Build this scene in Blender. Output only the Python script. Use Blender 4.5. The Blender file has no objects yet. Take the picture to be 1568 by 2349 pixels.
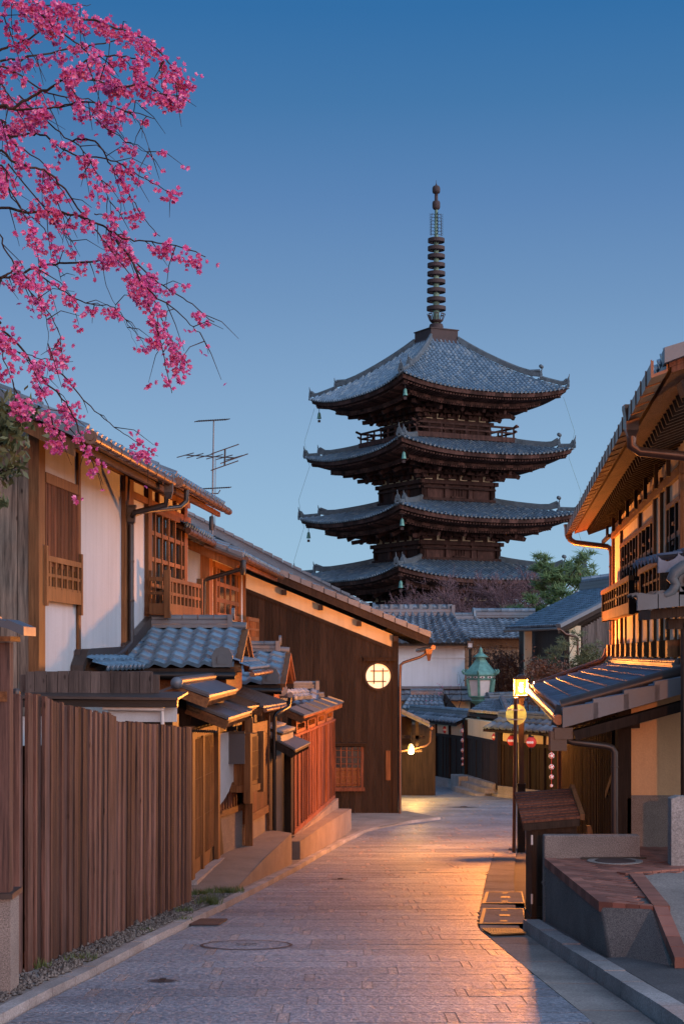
import bpy, math, random
from mathutils import Vector as V
R = math.radians
random.seed(7)
S = bpy.context.scene
COL = S.collection
# ------------------------------------------------------------------ camera
LENS_F = 3800.0                      # focal length in units of a 1568-wide picture
cd = bpy.data.cameras.new('camera'); cam = bpy.data.objects.new('camera', cd); COL.objects.link(cam)
cam.location = (0, 0, 1.6); cam.rotation_euler = (R(90), 0, 0)
cd.sensor_fit = 'HORIZONTAL'; cd.sensor_width = 24.0; cd.lens = LENS_F / 1568 * 24
cd.shift_y = (1500 - 1174.5) / 1568
cd.clip_start = 0.1; cd.clip_end = 3000
S.camera = cam
# ------------------------------------------------------------------ world, sun, exposure
S.view_settings.view_transform = 'Standard'; S.view_settings.look = 'None'
S.view_settings.exposure = 0.0; S.view_settings.gamma = 1.0
def srgb(r, g, b):
    f = lambda c: (c / 255 / 12.92) if c / 255 <= .04045 else ((c / 255 + .055) / 1.055) ** 2.4
    return (f(r), f(g), f(b), 1)
w = bpy.data.worlds.new('World'); S.world = w; w.use_nodes = True
nt = w.node_tree; nt.nodes.clear()
def N(t, **k):
    n = nt.nodes.new(t)
    for a, b in k.items(): setattr(n, a, b)
    return n
def ramp_set(n, stops):
    e = n.color_ramp.elements
    while len(e) > 1: e.remove(e[-1])
    e[0].position, e[0].color = stops[0][0], stops[0][1]
    for p, c in stops[1:]:
        x = e.new(p); x.color = c
out = N('ShaderNodeOutputWorld')
tc = N('ShaderNodeTexCoord'); sep = N('ShaderNodeSeparateXYZ'); nt.links.new(tc.outputs['Generated'], sep.inputs[0])
rp = N('ShaderNodeValToRGB'); nt.links.new(sep.outputs['Z'], rp.inputs[0])
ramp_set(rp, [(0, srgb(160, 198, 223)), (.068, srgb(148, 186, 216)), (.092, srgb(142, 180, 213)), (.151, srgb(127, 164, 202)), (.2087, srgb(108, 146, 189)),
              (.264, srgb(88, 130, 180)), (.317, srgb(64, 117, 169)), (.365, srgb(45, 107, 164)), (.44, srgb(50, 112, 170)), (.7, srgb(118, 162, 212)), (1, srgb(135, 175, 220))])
# dawn glow in the sky to the right of and behind the camera
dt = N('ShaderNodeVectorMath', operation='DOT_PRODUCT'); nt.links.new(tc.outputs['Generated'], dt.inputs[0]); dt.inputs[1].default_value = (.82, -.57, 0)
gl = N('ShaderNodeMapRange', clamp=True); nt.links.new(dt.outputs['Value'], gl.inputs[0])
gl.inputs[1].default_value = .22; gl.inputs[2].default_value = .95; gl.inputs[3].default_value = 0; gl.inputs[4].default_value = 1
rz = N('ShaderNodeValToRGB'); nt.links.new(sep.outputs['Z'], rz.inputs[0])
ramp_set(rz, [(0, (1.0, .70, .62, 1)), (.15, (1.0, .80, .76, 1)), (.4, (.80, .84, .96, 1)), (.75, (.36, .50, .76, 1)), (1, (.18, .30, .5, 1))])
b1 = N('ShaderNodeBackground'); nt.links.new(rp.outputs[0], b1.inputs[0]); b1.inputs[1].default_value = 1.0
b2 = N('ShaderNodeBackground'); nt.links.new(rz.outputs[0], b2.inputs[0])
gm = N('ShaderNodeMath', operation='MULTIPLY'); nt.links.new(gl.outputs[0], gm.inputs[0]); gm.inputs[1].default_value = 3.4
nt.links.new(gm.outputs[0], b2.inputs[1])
sky = N('ShaderNodeTexSky', sky_type='NISHITA'); sky.sun_disc = False; sky.sun_elevation = R(2); sky.sun_rotation = R(200)
b3 = N('ShaderNodeBackground'); nt.links.new(sky.outputs[0], b3.inputs[0]); b3.inputs[1].default_value = .006
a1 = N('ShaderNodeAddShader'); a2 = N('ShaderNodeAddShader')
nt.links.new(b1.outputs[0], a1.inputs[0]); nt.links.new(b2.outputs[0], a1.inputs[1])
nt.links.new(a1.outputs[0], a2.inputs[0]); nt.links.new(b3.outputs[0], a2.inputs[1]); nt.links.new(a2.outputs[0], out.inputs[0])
sl = bpy.data.lights.new('sun', 'SUN'); sl.energy = .22; sl.angle = R(25); sl.color = (1, .80, .74)
so = bpy.data.objects.new('sun', sl); COL.objects.link(so); so.location = (0, -20, 40)
so.rotation_euler = V((-.80, .42, -.42)).to_track_quat('-Z', 'Y').to_euler()
# street lamp light settings (used by the lamp builder)
LAMP_POWER = 5400.0; LAMP_COLOR = (1.0, .31, .055)
# ------------------------------------------------------------------ helpers
def P(px, py, Y): return V(((px - 784) / LENS_F * Y, Y, 1.6 - (py - 1500) / LENS_F * Y))
GP = [(-60, 2.6), (-8, .5), (0, 0), (31, -2.17), (36, -2.40), (42, -2.50), (60, -3.10), (90, -4.4), (131, -6.6), (200, -8), (1500, -20)]
def interp(tab, x):
    if x <= tab[0][0]: return tab[0][1]
    for (a, b), (c, d) in zip(tab, tab[1:]):
        if x <= c: return b + (d - b) * (x - a) / (c - a)
    return tab[-1][1]
def G(Y): return interp(GP, Y)
def UG(px, py, dz=0):
    lo, hi = 2., 120.
    k = (py - 1500) / LENS_F
    for _ in range(50):
        m = (lo + hi) / 2
        if 1.6 - G(m) - dz - k * m > 0: lo = m
        else: hi = m
    return V(((px - 784) / LENS_F * lo, lo, G(lo) + dz))
class MB:
    def __init__(s): s.v = []; s.f = []; s.m = []; s.sm = []
    def face(s, pts, mi=0, sm=False):
        b = len(s.v); s.v += [tuple(p) for p in pts]; s.f.append(tuple(range(b, b + len(pts)))); s.m.append(mi); s.sm.append(sm)
    def raw(s, vs, fs, mi=0, sm=False):
        b = len(s.v); s.v += [tuple(p) for p in vs]
        for f in fs: s.f.append(tuple(i + b for i in f)); s.m.append(mi); s.sm.append(sm)
    def hexa(s, c, mi=0):   # 8 corners: bottom 4 then top 4
        s.raw(c, [(0, 3, 2, 1), (4, 5, 6, 7), (0, 1, 5, 4), (1, 2, 6, 5), (2, 3, 7, 6), (3, 0, 4, 7)], mi)
    def box(s, x0, y0, z0, x1, y1, z1, mi=0):
        s.hexa([(x0, y0, z0), (x1, y0, z0), (x1, y1, z0), (x0, y1, z0), (x0, y0, z1), (x1, y0, z1), (x1, y1, z1), (x0, y1, z1)], mi)
    def fb(s, f, s0, s1, d0, d1, z0, z1, mi=0):   # box in a facade frame
        s.hexa([f(s0, d0, z0), f(s1, d0, z0), f(s1, d1, z0), f(s0, d1, z0), f(s0, d0, z1), f(s1, d0, z1), f(s1, d1, z1), f(s0, d1, z1)], mi)
    def prism(s, poly, vec, mi=0):
        n = len(poly); vec = V(vec); a = [V(p) for p in poly]; b = [p + vec for p in a]
        s.raw(a + b, [tuple(range(n))[::-1], tuple(range(n, 2 * n))] + [(i, (i + 1) % n, n + (i + 1) % n, n + i) for i in range(n)], mi)
    def beam(s, a, b, wd, h, up=(0, 0, 1), mi=0):
        a = V(a); b = V(b); d = (b - a).normalized(); up = V(up)
        if abs(d.dot(up)) > .99: up = V((0, 1, 0))
        x = d.cross(up).normalized(); y = x.cross(d).normalized()
        x *= wd / 2; y *= h / 2
        s.hexa([a - x - y, a + x - y, b + x - y, b - x - y, a - x + y, a + x + y, b + x + y, b - x + y], mi)
    def tube(s, path, r, n=8, mi=0, caps=True):
        path = [V(p) for p in path]; k = len(path)
        rs = r if isinstance(r, (list, tuple)) else [r] * k
        t0 = (path[1] - path[0]).normalized()
        ref = V((0, 0, 1)) if abs(t0.z) < .9 else V((1, 0, 0))
        x = t0.cross(ref).normalized(); vs = []; fs = []
        for i, p in enumerate(path):
            t = (path[min(i + 1, k - 1)] - path[max(i - 1, 0)]).normalized()
            x = (x - t * x.dot(t))
            x = x.normalized() if x.length > 1e-6 else t.orthogonal().normalized()
            y = t.cross(x)
            for j in range(n):
                a = 2 * math.pi * j / n; vs.append(p + (x * math.cos(a) + y * math.sin(a)) * rs[i])
        for i in range(k - 1):
            for j in range(n):
                j2 = (j + 1) % n; fs.append((i * n + j, i * n + j2, (i + 1) * n + j2, (i + 1) * n + j))
        s.raw(vs, fs, mi, True)
        if caps:
            s.face(vs[:n][::-1], mi); s.face(vs[-n:], mi)
    def lathe(s, c, prof, n=20, mi=0, sm=True, rot=0):
        c = V(c); vs = []; fs = []
        for r, z in prof:
            for j in range(n):
                a = 2 * math.pi * j / n + rot; vs.append(c + V((r * math.cos(a), r * math.sin(a), z)))
        for i in range(len(prof) - 1):
            for j in range(n):
                j2 = (j + 1) % n; fs.append((i * n + j, i * n + j2, (i + 1) * n + j2, (i + 1) * n + j))
        s.raw(vs, fs, mi, sm)
    def ball(s, c, r, n=14, mi=0, sz=1):
        s.lathe(c, [(max(r * math.sin(math.pi * i / 8), .0005), -r * sz * math.cos(math.pi * i / 8)) for i in range(9)], n, mi)
    def disc(s, c, nrm, r, th, n=16, mi=0):
        c = V(c); nrm = V(nrm).normalized(); x = nrm.orthogonal().normalized(); y = nrm.cross(x)
        s.prism([c + (x * math.cos(2 * math.pi * i / n) + y * math.sin(2 * math.pi * i / n)) * r for i in range(n)], nrm * th, mi)
    def build(s, name, mat, parent=None):
        me = bpy.data.meshes.new(name)
        vs = [V(v) for v in s.v]
        if parent is not None: o0 = parent_loc(parent)
        else:
            xs = [v.x for v in vs]; ys = [v.y for v in vs]; zs = [v.z for v in vs]
            o0 = V(((min(xs) + max(xs)) / 2, (min(ys) + max(ys)) / 2, min(zs)))
        me.from_pydata([tuple(v - o0) for v in vs], [], s.f)
        for m in (mat if isinstance(mat, (list, tuple)) else [mat]): me.materials.append(m)
        me.polygons.foreach_set('material_index', s.m); me.polygons.foreach_set('use_smooth', s.sm)
        me.update()
        o = bpy.data.objects.new(name, me); COL.objects.link(o)
        if parent is not None:
            o.parent = parent; o['wl'] = list(o0)
        else:
            o.location = o0; o['wl'] = list(o0)
        return o
def bev(o, w=.015, n=2):
    b = o.modifiers.new('bevel', 'BEVEL'); b.width = w; b.segments = n; b.limit_method = 'ANGLE'; b.angle_limit = .6; return o
def parent_loc(p): return V(p['wl'])
def tag(o, label=None, cat=None, group=None, kind=None):
    if label: o['label'] = label
    if cat: o['category'] = cat
    if group: o['group'] = group
    if kind: o['kind'] = kind
    return o
def thing(name, label, cat, loc, group=None):
    o = bpy.data.objects.new(name, None); COL.objects.link(o); o.location = loc; o['wl'] = list(loc); o.empty_display_size = .3
    return tag(o, label, cat, group)
def dup(src, loc, label=None, parent=None):
    c = src.copy(); COL.objects.link(c)
    if parent is not None: c.parent = parent
    else:
        c.location = loc; c['wl'] = list(loc)
        if label: c['label'] = label
    for ch in list(src.children): dup(ch, None, None, c)
    return c
def frame(x0, slope, side):     # facade running away from the camera: s is the world Y, d points to the street
    L = math.hypot(1, slope); nx, ny = side * 1 / L, -side * slope / L
    return lambda s, d, z: V((x0 + slope * s + nx * d, s + ny * d, z))
# ------------------------------------------------------------------ materials
def newmat(name):
    m = bpy.data.materials.new(name); m.use_nodes = True
    return m, m.node_tree, m.node_tree.nodes['Principled BSDF']
def lnk(t, a, b): t.links.new(a, b)
def nd(t, ty, **k):
    n = t.nodes.new(ty)
    for a, b in k.items(): setattr(n, a, b)
    return n
def noise(t, scale, vec=(1, 1, 1), detail=4, rough=.6, src=None):
    if src is None: src = nd(t, 'ShaderNodeTexCoord').outputs['Object']
    mp = nd(t, 'ShaderNodeMapping'); mp.inputs['Scale'].default_value = vec; lnk(t, src, mp.inputs[0])
    n = nd(t, 'ShaderNodeTexNoise'); n.inputs['Scale'].default_value = scale; n.inputs['Detail'].default_value = detail; n.inputs['Roughness'].default_value = rough
    lnk(t, mp.outputs[0], n.inputs['Vector']); return n
def ramp(t, fac, stops):
    r = nd(t, 'ShaderNodeValToRGB'); ramp_set(r, [(p, tuple(c) + ((1,) if len(c) == 3 else ())) for p, c in stops]); lnk(t, fac, r.inputs[0]); return r
def mixc(t, a, b, fac, mode='MULTIPLY'):
    m = nd(t, 'ShaderNodeMix', data_type='RGBA', blend_type=mode)
    if isinstance(fac, (int, float)): m.inputs[0].default_value = fac
    else: lnk(t, fac, m.inputs[0])
    lnk(t, a, m.inputs[6])
    if isinstance(b, tuple): m.inputs[7].default_value = b + ((1,) if len(b) == 3 else ())
    else: lnk(t, b, m.inputs[7])
    return m.outputs[2]
def island(t, lo, hi):
    g = nd(t, 'ShaderNodeNewGeometry'); mr = nd(t, 'ShaderNodeMapRange'); lnk(t, g.outputs['Random Per Island'], mr.inputs[0])
    mr.inputs[3].default_value = lo; mr.inputs[4].default_value = hi; return mr.outputs[0]
def bump(t, bs, h, st, dist=.02):
    b = nd(t, 'ShaderNodeBump'); b.inputs['Strength'].default_value = st; b.inputs['Distance'].default_value = dist
    lnk(t, h, b.inputs['Height']); lnk(t, b.outputs[0], bs.inputs['Normal'])
def wood(name, dark, light, grain=(16, 16, 1.1), rough=.7, var=(.6, 1.3), bst=.5, knots=False, low=None):
    m, t, bs = newmat(name)
    n = noise(t, 1.6, grain, 5, .65); n2 = noise(t, 5, (grain[0] * 1.5, grain[1] * 1.5, grain[2]), 3)
    c = ramp(t, n.outputs[0], [(.3, dark), (.7, light)]).outputs[0]
    hv = nd(t, 'ShaderNodeHueSaturation'); lnk(t, c, hv.inputs['Color']); lnk(t, island(t, *var), hv.inputs['Value'])
    c = hv.outputs[0]
    st = noise(t, .9, (1, 1, .5), 3); c = mixc(t, c, ramp(t, st.outputs[0], [(.35, (.55, .5, .48)), (.62, (1, 1, 1))]).outputs[0], .7)
    if knots:
        vo = nd(t, 'ShaderNodeTexVoronoi'); vo.inputs['Scale'].default_value = 2.6
        mp = nd(t, 'ShaderNodeMapping'); mp.inputs['Scale'].default_value = (2.2, 2.2, 1); lnk(t, nd(t, 'ShaderNodeTexCoord').outputs['Object'], mp.inputs[0]); lnk(t, mp.outputs[0], vo.inputs['Vector'])
        c = mixc(t, c, ramp(t, vo.outputs['Distance'], [(.04, (.12, .09, .07)), (.11, (1, 1, 1))]).outputs[0], .8)
    lnk(t, c, bs.inputs['Base Color']); bs.inputs['Roughness'].default_value = rough; bs.inputs['Specular IOR Level'].default_value = .15
    ad = nd(t, 'ShaderNodeMath', operation='ADD'); lnk(t, n.outputs[0], ad.inputs[0]); lnk(t, n2.outputs[0], ad.inputs[1])
    bump(t, bs, ad.outputs[0], bst, .012)
    return m
def plaster(name, col, stain=.25, rough=.9):
    m, t, bs = newmat(name)
    n = noise(t, 1.1, (1, 1, .45), 6, .7); f = noise(t, 60, detail=3)
    a = tuple(x * (1 - stain) for x in col)
    c = ramp(t, n.outputs[0], [(.3, a), (.6, col)]).outputs[0]
    c = mixc(t, c, ramp(t, f.outputs[0], [(.3, (.86, .86, .86)), (.7, (1, 1, 1))]).outputs[0], .8)
    sk = noise(t, 1.0, (5, 5, .22), 4, .6); c = mixc(t, c, ramp(t, sk.outputs[0], [(.32, (.80, .79, .77)), (.55, (1, 1, 1))]).outputs[0], .55)
    lnk(t, c, bs.inputs['Base Color']); bs.inputs['Roughness'].default_value = rough
    bump(t, bs, f.outputs[0], .35, .008); return m
def speck(name, a, b, scale=90, rough=.85, bst=.6, blot=.35, cracks=False):
    m, t, bs = newmat(name)
    f = noise(t, scale, detail=3, rough=.75); n = noise(t, 1.3, detail=5, rough=.65)
    c = ramp(t, f.outputs[0], [(.38, a), (.62, b)]).outputs[0]
    c = mixc(t, c, ramp(t, n.outputs[0], [(.35, (1 - blot,) * 3), (.65, (1.0, 1.0, 1.0))]).outputs[0], 1.0)
    hv = nd(t, 'ShaderNodeHueSaturation'); lnk(t, c, hv.inputs['Color']); lnk(t, island(t, .82, 1.15), hv.inputs['Value'])
    lnk(t, hv.outputs[0], bs.inputs['Base Color']); bs.inputs['Roughness'].default_value = rough
    bump(t, bs, f.outputs[0], bst, .01); return m
def tilemat(name, a, b, rough=.38, spec=.6, moss=None, var=(.6, 1.35)):
    m, t, bs = newmat(name)
    n = noise(t, 3.0, detail=5)
    c = ramp(t, n.outputs[0], [(.3, a), (.7, b)]).outputs[0]
    hv = nd(t, 'ShaderNodeHueSaturation'); lnk(t, c, hv.inputs['Color']); lnk(t, island(t, *var), hv.inputs['Value']); c = hv.outputs[0]
    if moss:
        g = nd(t, 'ShaderNodeNewGeometry')
        c = mixc(t, c, moss, ramp(t, g.outputs['Random Per Island'], [(.78, (0, 0, 0)), (.86, (.7, .7, .7))]).outputs[0], 'MIX')
    lnk(t, c, bs.inputs['Base Color'])
    rr = nd(t, 'ShaderNodeMapRange'); lnk(t, n.outputs[0], rr.inputs[0]); rr.inputs[3].default_value = rough - .12; rr.inputs[4].default_value = rough + .22
    lnk(t, rr.outputs[0], bs.inputs['Roughness']); bs.inputs['Specular IOR Level'].default_value = spec
    bump(t, bs, noise(t, 40, detail=2).outputs[0], .12, .01); return m
def plain(name, col, rough=.5, metal=0, var=.25, scale=6, spec=.5, bst=.1):
    m, t, bs = newmat(name)
    n = noise(t, scale, detail=5)
    c = ramp(t, n.outputs[0], [(.3, tuple(x * (1 - var) for x in col)), (.7, tuple(min(1, x * (1 + var * .5)) for x in col))]).outputs[0]
    lnk(t, c, bs.inputs['Base Color']); bs.inputs['Roughness'].default_value = rough; bs.inputs['Metallic'].default_value = metal
    bs.inputs['Specular IOR Level'].default_value = spec
    rr = nd(t, 'ShaderNodeMapRange'); lnk(t, n.outputs[0], rr.inputs[0]); rr.inputs[3].default_value = max(.05, rough - .1); rr.inputs[4].default_value = min(1, rough + .15)
    lnk(t, rr.outputs[0], bs.inputs['Roughness'])
    bump(t, bs, noise(t, scale * 6, detail=2).outputs[0], bst, .01); return m
def emit(name, col, st, base=(.8, .8, .8)):
    m, t, bs = newmat(name); bs.inputs['Base Color'].default_value = base + (1,)
    n = noise(t, 3, detail=2)
    c = ramp(t, n.outputs[0], [(.3, tuple(x * .75 for x in col)), (.7, col)]).outputs[0]
    lnk(t, c, bs.inputs['Emission Color']); bs.inputs['Emission Strength'].default_value = st; return m
M = {}
M['tile'] = tilemat('kawara_tile', (.062, .12, .175), (.11, .19, .265), .26, 1.0, var=(.84, 1.14))
M['tile_matte'] = tilemat('matte_kawara_tile', (.09, .115, .16), (.16, .19, .25), .55, .4, var=(.7, 1.25))
M['tile_far'] = tilemat('old_kawara_tile', (.055, .08, .108), (.12, .155, .19), .34, .9, var=(.5, 1.5))
M['tile_pag'] = tilemat('pagoda_tile', (.085, .13, .175), (.17, .23, .285), .36, .9, moss=(.27, .28, .27), var=(.72, 1.28))
M['ridge_pag'] = tilemat('pagoda_ridge_tile', (.05, .063, .072), (.09, .11, .125), .5, .5, var=(.8, 1.2))
M['ridge'] = tilemat('ridge_tile', (.08, .09, .105), (.135, .145, .16), .42, .6, var=(.75, 1.2))
M['w_fence'] = wood('fence_wood', (.034, .022, .02), (.15, .082, .066), (16, 16, .9), .75, (.4, 1.6), .6, True)
M['w_dark'] = wood('dark_stained_wood', (.012, .0072, .005), (.036, .0215, .0145), (12, 12, .8), .65, (.65, 1.3), .4, True)
M['w_black'] = wood('black_brown_wood', (.018, .011, .008), (.045, .027, .018), (12, 12, .8), .55, (.7, 1.3), .4)
M['w_org'] = wood('orange_brown_wood', (.10, .042, .016), (.24, .105, .042), (18, 18, 1.2), .6, (.75, 1.2), .3)
M['w_orgh'] = wood('orange_brown_beam_wood', (.085, .034, .014), (.21, .09, .036), (18, 1.2, 18), .6, (.75, 1.2), .3)
M['w_pale'] = wood('pale_cedar_boards', (.24, .12, .065), (.46, .26, .15), (11, 11, .8), .8, (.7, 1.2), .5, True)
M['w_grey'] = wood('weathered_grey_wood', (.05, .036, .03), (.33, .24, .18), (11, 11, .8), .85, (.7, 1.2), .7, True)
M['w_greyd'] = wood('weathered_dark_grey_wood', (.05, .04, .036), (.15, .115, .10), (11, 11, .8), .85, (.7, 1.2), .7, True)
M['w_slat'] = wood('reddish_slat_wood', (.05, .018, .011), (.23, .085, .045), (20, 20, 1), .6, (.55, 1.3), .4)
M['w_pag'] = wood('pagoda_timber', (.028, .014, .012), (.095, .046, .036), (3, 3, 1), .8, (.6, 1.5), .2)
M['w_pagr'] = wood('pagoda_rafter_timber', (.032, .016, .013), (.11, .052, .04), (3, 3, 1), .8, (.5, 1.6), .2)
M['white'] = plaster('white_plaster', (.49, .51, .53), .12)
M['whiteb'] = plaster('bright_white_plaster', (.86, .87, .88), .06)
M['cream'] = plaster('cream_plaster', (.80, .66, .44), .12)
M['ochre'] = plaster('ochre_plaster', (.62, .36, .18), .22)
M['granite'] = speck('washed_granite', (.10, .085, .075), (.33, .28, .25), 110)
M['granited'] = speck('dark_washed_granite', (.045, .05, .05), (.20, .19, .175), 120)
M['concrete'] = speck('old_concrete', (.16, .14, .125), (.27, .245, .22), 50, .9, .3, .45)
M['conc_ramp'] = speck('ramp_concrete', (.13, .095, .075), (.28, .22, .18), 120, .85, .5, .35)
M['kerb'] = speck('kerb_stone', (.2, .185, .175), (.36, .335, .32), 60, .75, .5, .4)
M['metal'] = plain('brown_painted_metal', (.05, .038, .034), .4, .3)
M['gutter'] = plain('copper_brown_gutter', (.12, .065, .045), .35, .55)
M['iron'] = plain('cast_iron', (.045, .035, .032), .5, .6, scale=20)
M['sheet'] = plain('metal_roof_sheet', (.055, .07, .092), .46, .2, .2, 3)
M['black'] = plain('black_metal', (.012, .012, .013), .35, .3)
M['bronze'] = plain('verdigris_bronze', (.13, .30, .245), .55, .2, .35)
M['rust'] = plain('rusty_bronze', (.06, .035, .032), .7, .3, .4, 2)
M['verd'] = plain('verdigris_shaft', (.20, .30, .22), .6, .3, .7, 1.2)
M['brass'] = plain('worn_brass', (.32, .19, .06), .65, .3, .3, 20)
M['glass'] = plain('dark_glass', (.012, .014, .017), .06, 0, .2, 1, .9, 0)
M['panel'] = plain('frosted_panel', (.62, .58, .55), .4, 0, .1)
M['sign'] = plain('dark_sign_board', (.05, .045, .05), .6, 0, .15)
M['cloth'] = plain('white_cloth', (.6, .56, .52), .9, 0, .1)
M['bark'] = wood('bark', (.02, .013, .011), (.075, .045, .035), (8, 8, 4), .85, (.8, 1.2), .6)
M['lamp'] = emit('lit_lamp_glass', (1.0, .62, .22), 14)
M['paper'] = emit('lit_paper', (1.0, .50, .10), .72)
M['egg'] = emit('lit_lantern_paper', (1.0, .58, .12), 2.6)
def leafmat(name, cols, trans=.25, rough=.6):
    m, t, bs = newmat(name)
    g = nd(t, 'ShaderNodeNewGeometry')
    c = ramp(t, g.outputs['Random Per Island'], [(i / max(1, len(cols) - 1), x) for i, x in enumerate(cols)]).outputs[0]
    lnk(t, c, bs.inputs['Base Color']); bs.inputs['Roughness'].default_value = rough
    tr = nd(t, 'ShaderNodeBsdfTranslucent'); lnk(t, c, tr.inputs[0]); mx = nd(t, 'ShaderNodeMixShader'); mx.inputs[0].default_value = trans
    o = t.nodes['Material Output']; lnk(t, bs.outputs[0], mx.inputs[1]); lnk(t, tr.outputs[0], mx.inputs[2]); lnk(t, mx.outputs[0], o.inputs[0]); return m
M['blossom'] = leafmat('cherry_blossom', [(.40, .03, .18), (.78, .15, .43), (.62, .08, .33), (.95, .45, .66), (.52, .045, .27), (.88, .27, .53), (.70, .11, .37)], .42)
M['pine'] = leafmat('pine_needles', [(.045, .09, .03), (.12, .19, .055), (.08, .135, .04)], .1)
M['leaf'] = leafmat('evergreen_leaves', [(.05, .07, .025), (.13, .13, .05), (.08, .09, .03)], .2)
M['twig'] = leafmat('budding_twigs', [(.10, .05, .055), (.19, .10, .10), (.13, .065, .07)], .1, .8)
M['hedge'] = leafmat('russet_shrub', [(.06, .025, .018), (.14, .06, .03), (.09, .05, .025)], .15)
M['grass'] = leafmat('grass', [(.04, .07, .02), (.10, .14, .04)], .2)
M['gravel'] = speck('gravel', (.05, .042, .036), (.17, .15, .13), 40)
# road stone: grey slabs, reddish joint stones
def roadmat(name, a, b, var):
    m, t, bs = newmat(name)
    f = noise(t, 26, (1, 1, 1), 3, .7); f2 = noise(t, 9, detail=4); n = noise(t, .6, detail=4)
    c = ramp(t, f.outputs[0], [(.38, a), (.60, b)]).outputs[0]
    c = mixc(t, c, ramp(t, n.outputs[0], [(.35, (.68, .68, .7)), (.65, (1, 1, 1))]).outputs[0], 1.0)
    hv = nd(t, 'ShaderNodeHueSaturation'); lnk(t, c, hv.inputs['Color']); lnk(t, island(t, *var), hv.inputs['Value'])
    lnk(t, hv.outputs[0], bs.inputs['Base Color'])
    rr = nd(t, 'ShaderNodeMapRange'); lnk(t, f2.outputs[0], rr.inputs[0]); rr.inputs[3].default_value = .34; rr.inputs[4].default_value = .66
    lnk(t, rr.outputs[0], bs.inputs['Roughness']); bs.inputs['Specular IOR Level'].default_value = .6
    ad = nd(t, 'ShaderNodeMath', operation='ADD'); lnk(t, f.outputs[0], ad.inputs[0]); lnk(t, f2.outputs[0], ad.inputs[1])
    bump(t, bs, ad.outputs[0], 1.0, .035); return m
M['slab'] = roadmat('paving_slab', (.105, .12, .145), (.26, .285, .32), (.78, 1.2))
M['mortar'] = roadmat('paving_mortar', (.09, .09, .095), (.17, .165, .165), (1, 1))
M['joint'] = roadmat('paving_joint_stone', (.19, .16, .155), (.32, .28, .275), (.85, 1.15))
M['asphalt'] = speck('asphalt_ground', (.035, .035, .037), (.09, .085, .085), 70)
# ------------------------------------------------------------------ tile roofs
def wave(kind, x):
    if kind == 's':                      # pantile: broad trough, narrow roll
        return .5 + .5 * math.sin(2 * math.pi * x) * .9 + .12 * math.sin(4 * math.pi * x)
    x = x % 1.0                          # rolls over flat pans
    return math.sqrt(max(0, 1 - ((x - .5) / .27) ** 2)) if abs(x - .5) < .27 else 0.0
def tiles(mb, e0, e1, r0, r1, ncol, nrow, amp=.035, step=.03, kind='s', k=8, clip=None, caps=0, mi=0):
    e0, e1, r0, r1 = V(e0), V(e1), V(r0), V(r1)
    n = (e1 - e0).cross(r0 - e0).normalized()
    if n.z < 0: n = -n
    def pt(u, v): return (e0.lerp(e1, u)).lerp(r0.lerp(r1, u), v)
    hs = [wave(kind, i / k) * amp for i in range(k + 1)]
    for j in range(nrow):
        v0, v1 = j / nrow, min(1, (j + 1.0) / nrow)
        for c in range(ncol):
            if clip and not clip((c + .5) / ncol, (v0 + v1) / 2): continue
            lo = []; hi = []; ri = []; dz = random.uniform(-.004, .004)
            for i in range(k + 1):
                u = (c + i / k) / ncol; a = pt(u, v0); b = pt(u, v1)
                lo.append(a + n * (hs[i] + step + dz)); hi.append(b + n * (hs[i] + .004)); ri.append(a + n * (hs[i] - .012))
            q = k + 1
            mb.raw(ri + lo + hi, [(i, i + 1, q + i + 1, q + i) for i in range(k)], mi, False)
            b0 = len(mb.v) - 3 * q
            for i in range(k):
                mb.f.append((b0 + q + i, b0 + q + i + 1, b0 + 2 * q + i + 1, b0 + 2 * q + i)); mb.m.append(mi); mb.sm.append(True)
    if caps:
        d = (e0 - r0).normalized()
        for c in range(ncol):
            u = (c + (.25 if kind == 's' else .5)) / ncol
            mb.disc(pt(u, 0) + n * (amp * .5 + step * .5) - d * .01, d, caps, .035, 10, mi)
def ridge(mb, a, b, wd=.16, h=.14, roll=.07, seg=.3, mi=0):
    a, b = V(a), V(b); z = V((0, 0, 1)); L = (b - a).length; d = (b - a).normalized()
    nl = max(2, int(h / .045))
    for i in range(nl):
        o = z * (h * (i + .5) / nl); w2 = wd * (1 if i % 2 else .88)
        mb.beam(a + o, b + o, w2, h / nl * .92, mi=mi)
    k = max(1, int(L / seg))
    for i in range(k):
        p = a + d * (L * i / k) + z * (h + roll * .5); q = a + d * (L * (i + 1) / k - .012) + z * (h + roll * .5)
        mb.tube([p, p + d * .05, q], [roll * 1.08, roll, roll], 10, mi)
def onigawara(mb, c, nrm, wd=.26, h=.3, th=.08, mi=0):
    c = V(c); nrm = V(nrm).normalized(); x = V((0, 0, 1)).cross(nrm).normalized(); z = V((0, 0, 1))
    pts = [(-.5, 0), (-.56, .25), (-.42, .5), (-.38, .75), (-.2, .97), (0, 1.05), (.2, .97), (.38, .75), (.42, .5), (.56, .25), (.5, 0), (.2, 0), (.16, .22), (0, .3), (-.16, .22), (-.2, 0)]
    mb.prism([c + x * (a * wd) + z * (b * h) for a, b in pts], nrm * th, mi)
    mb.disc(c + z * (h * .62) + nrm * th, nrm, wd * .17, .03, 12, mi)
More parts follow.
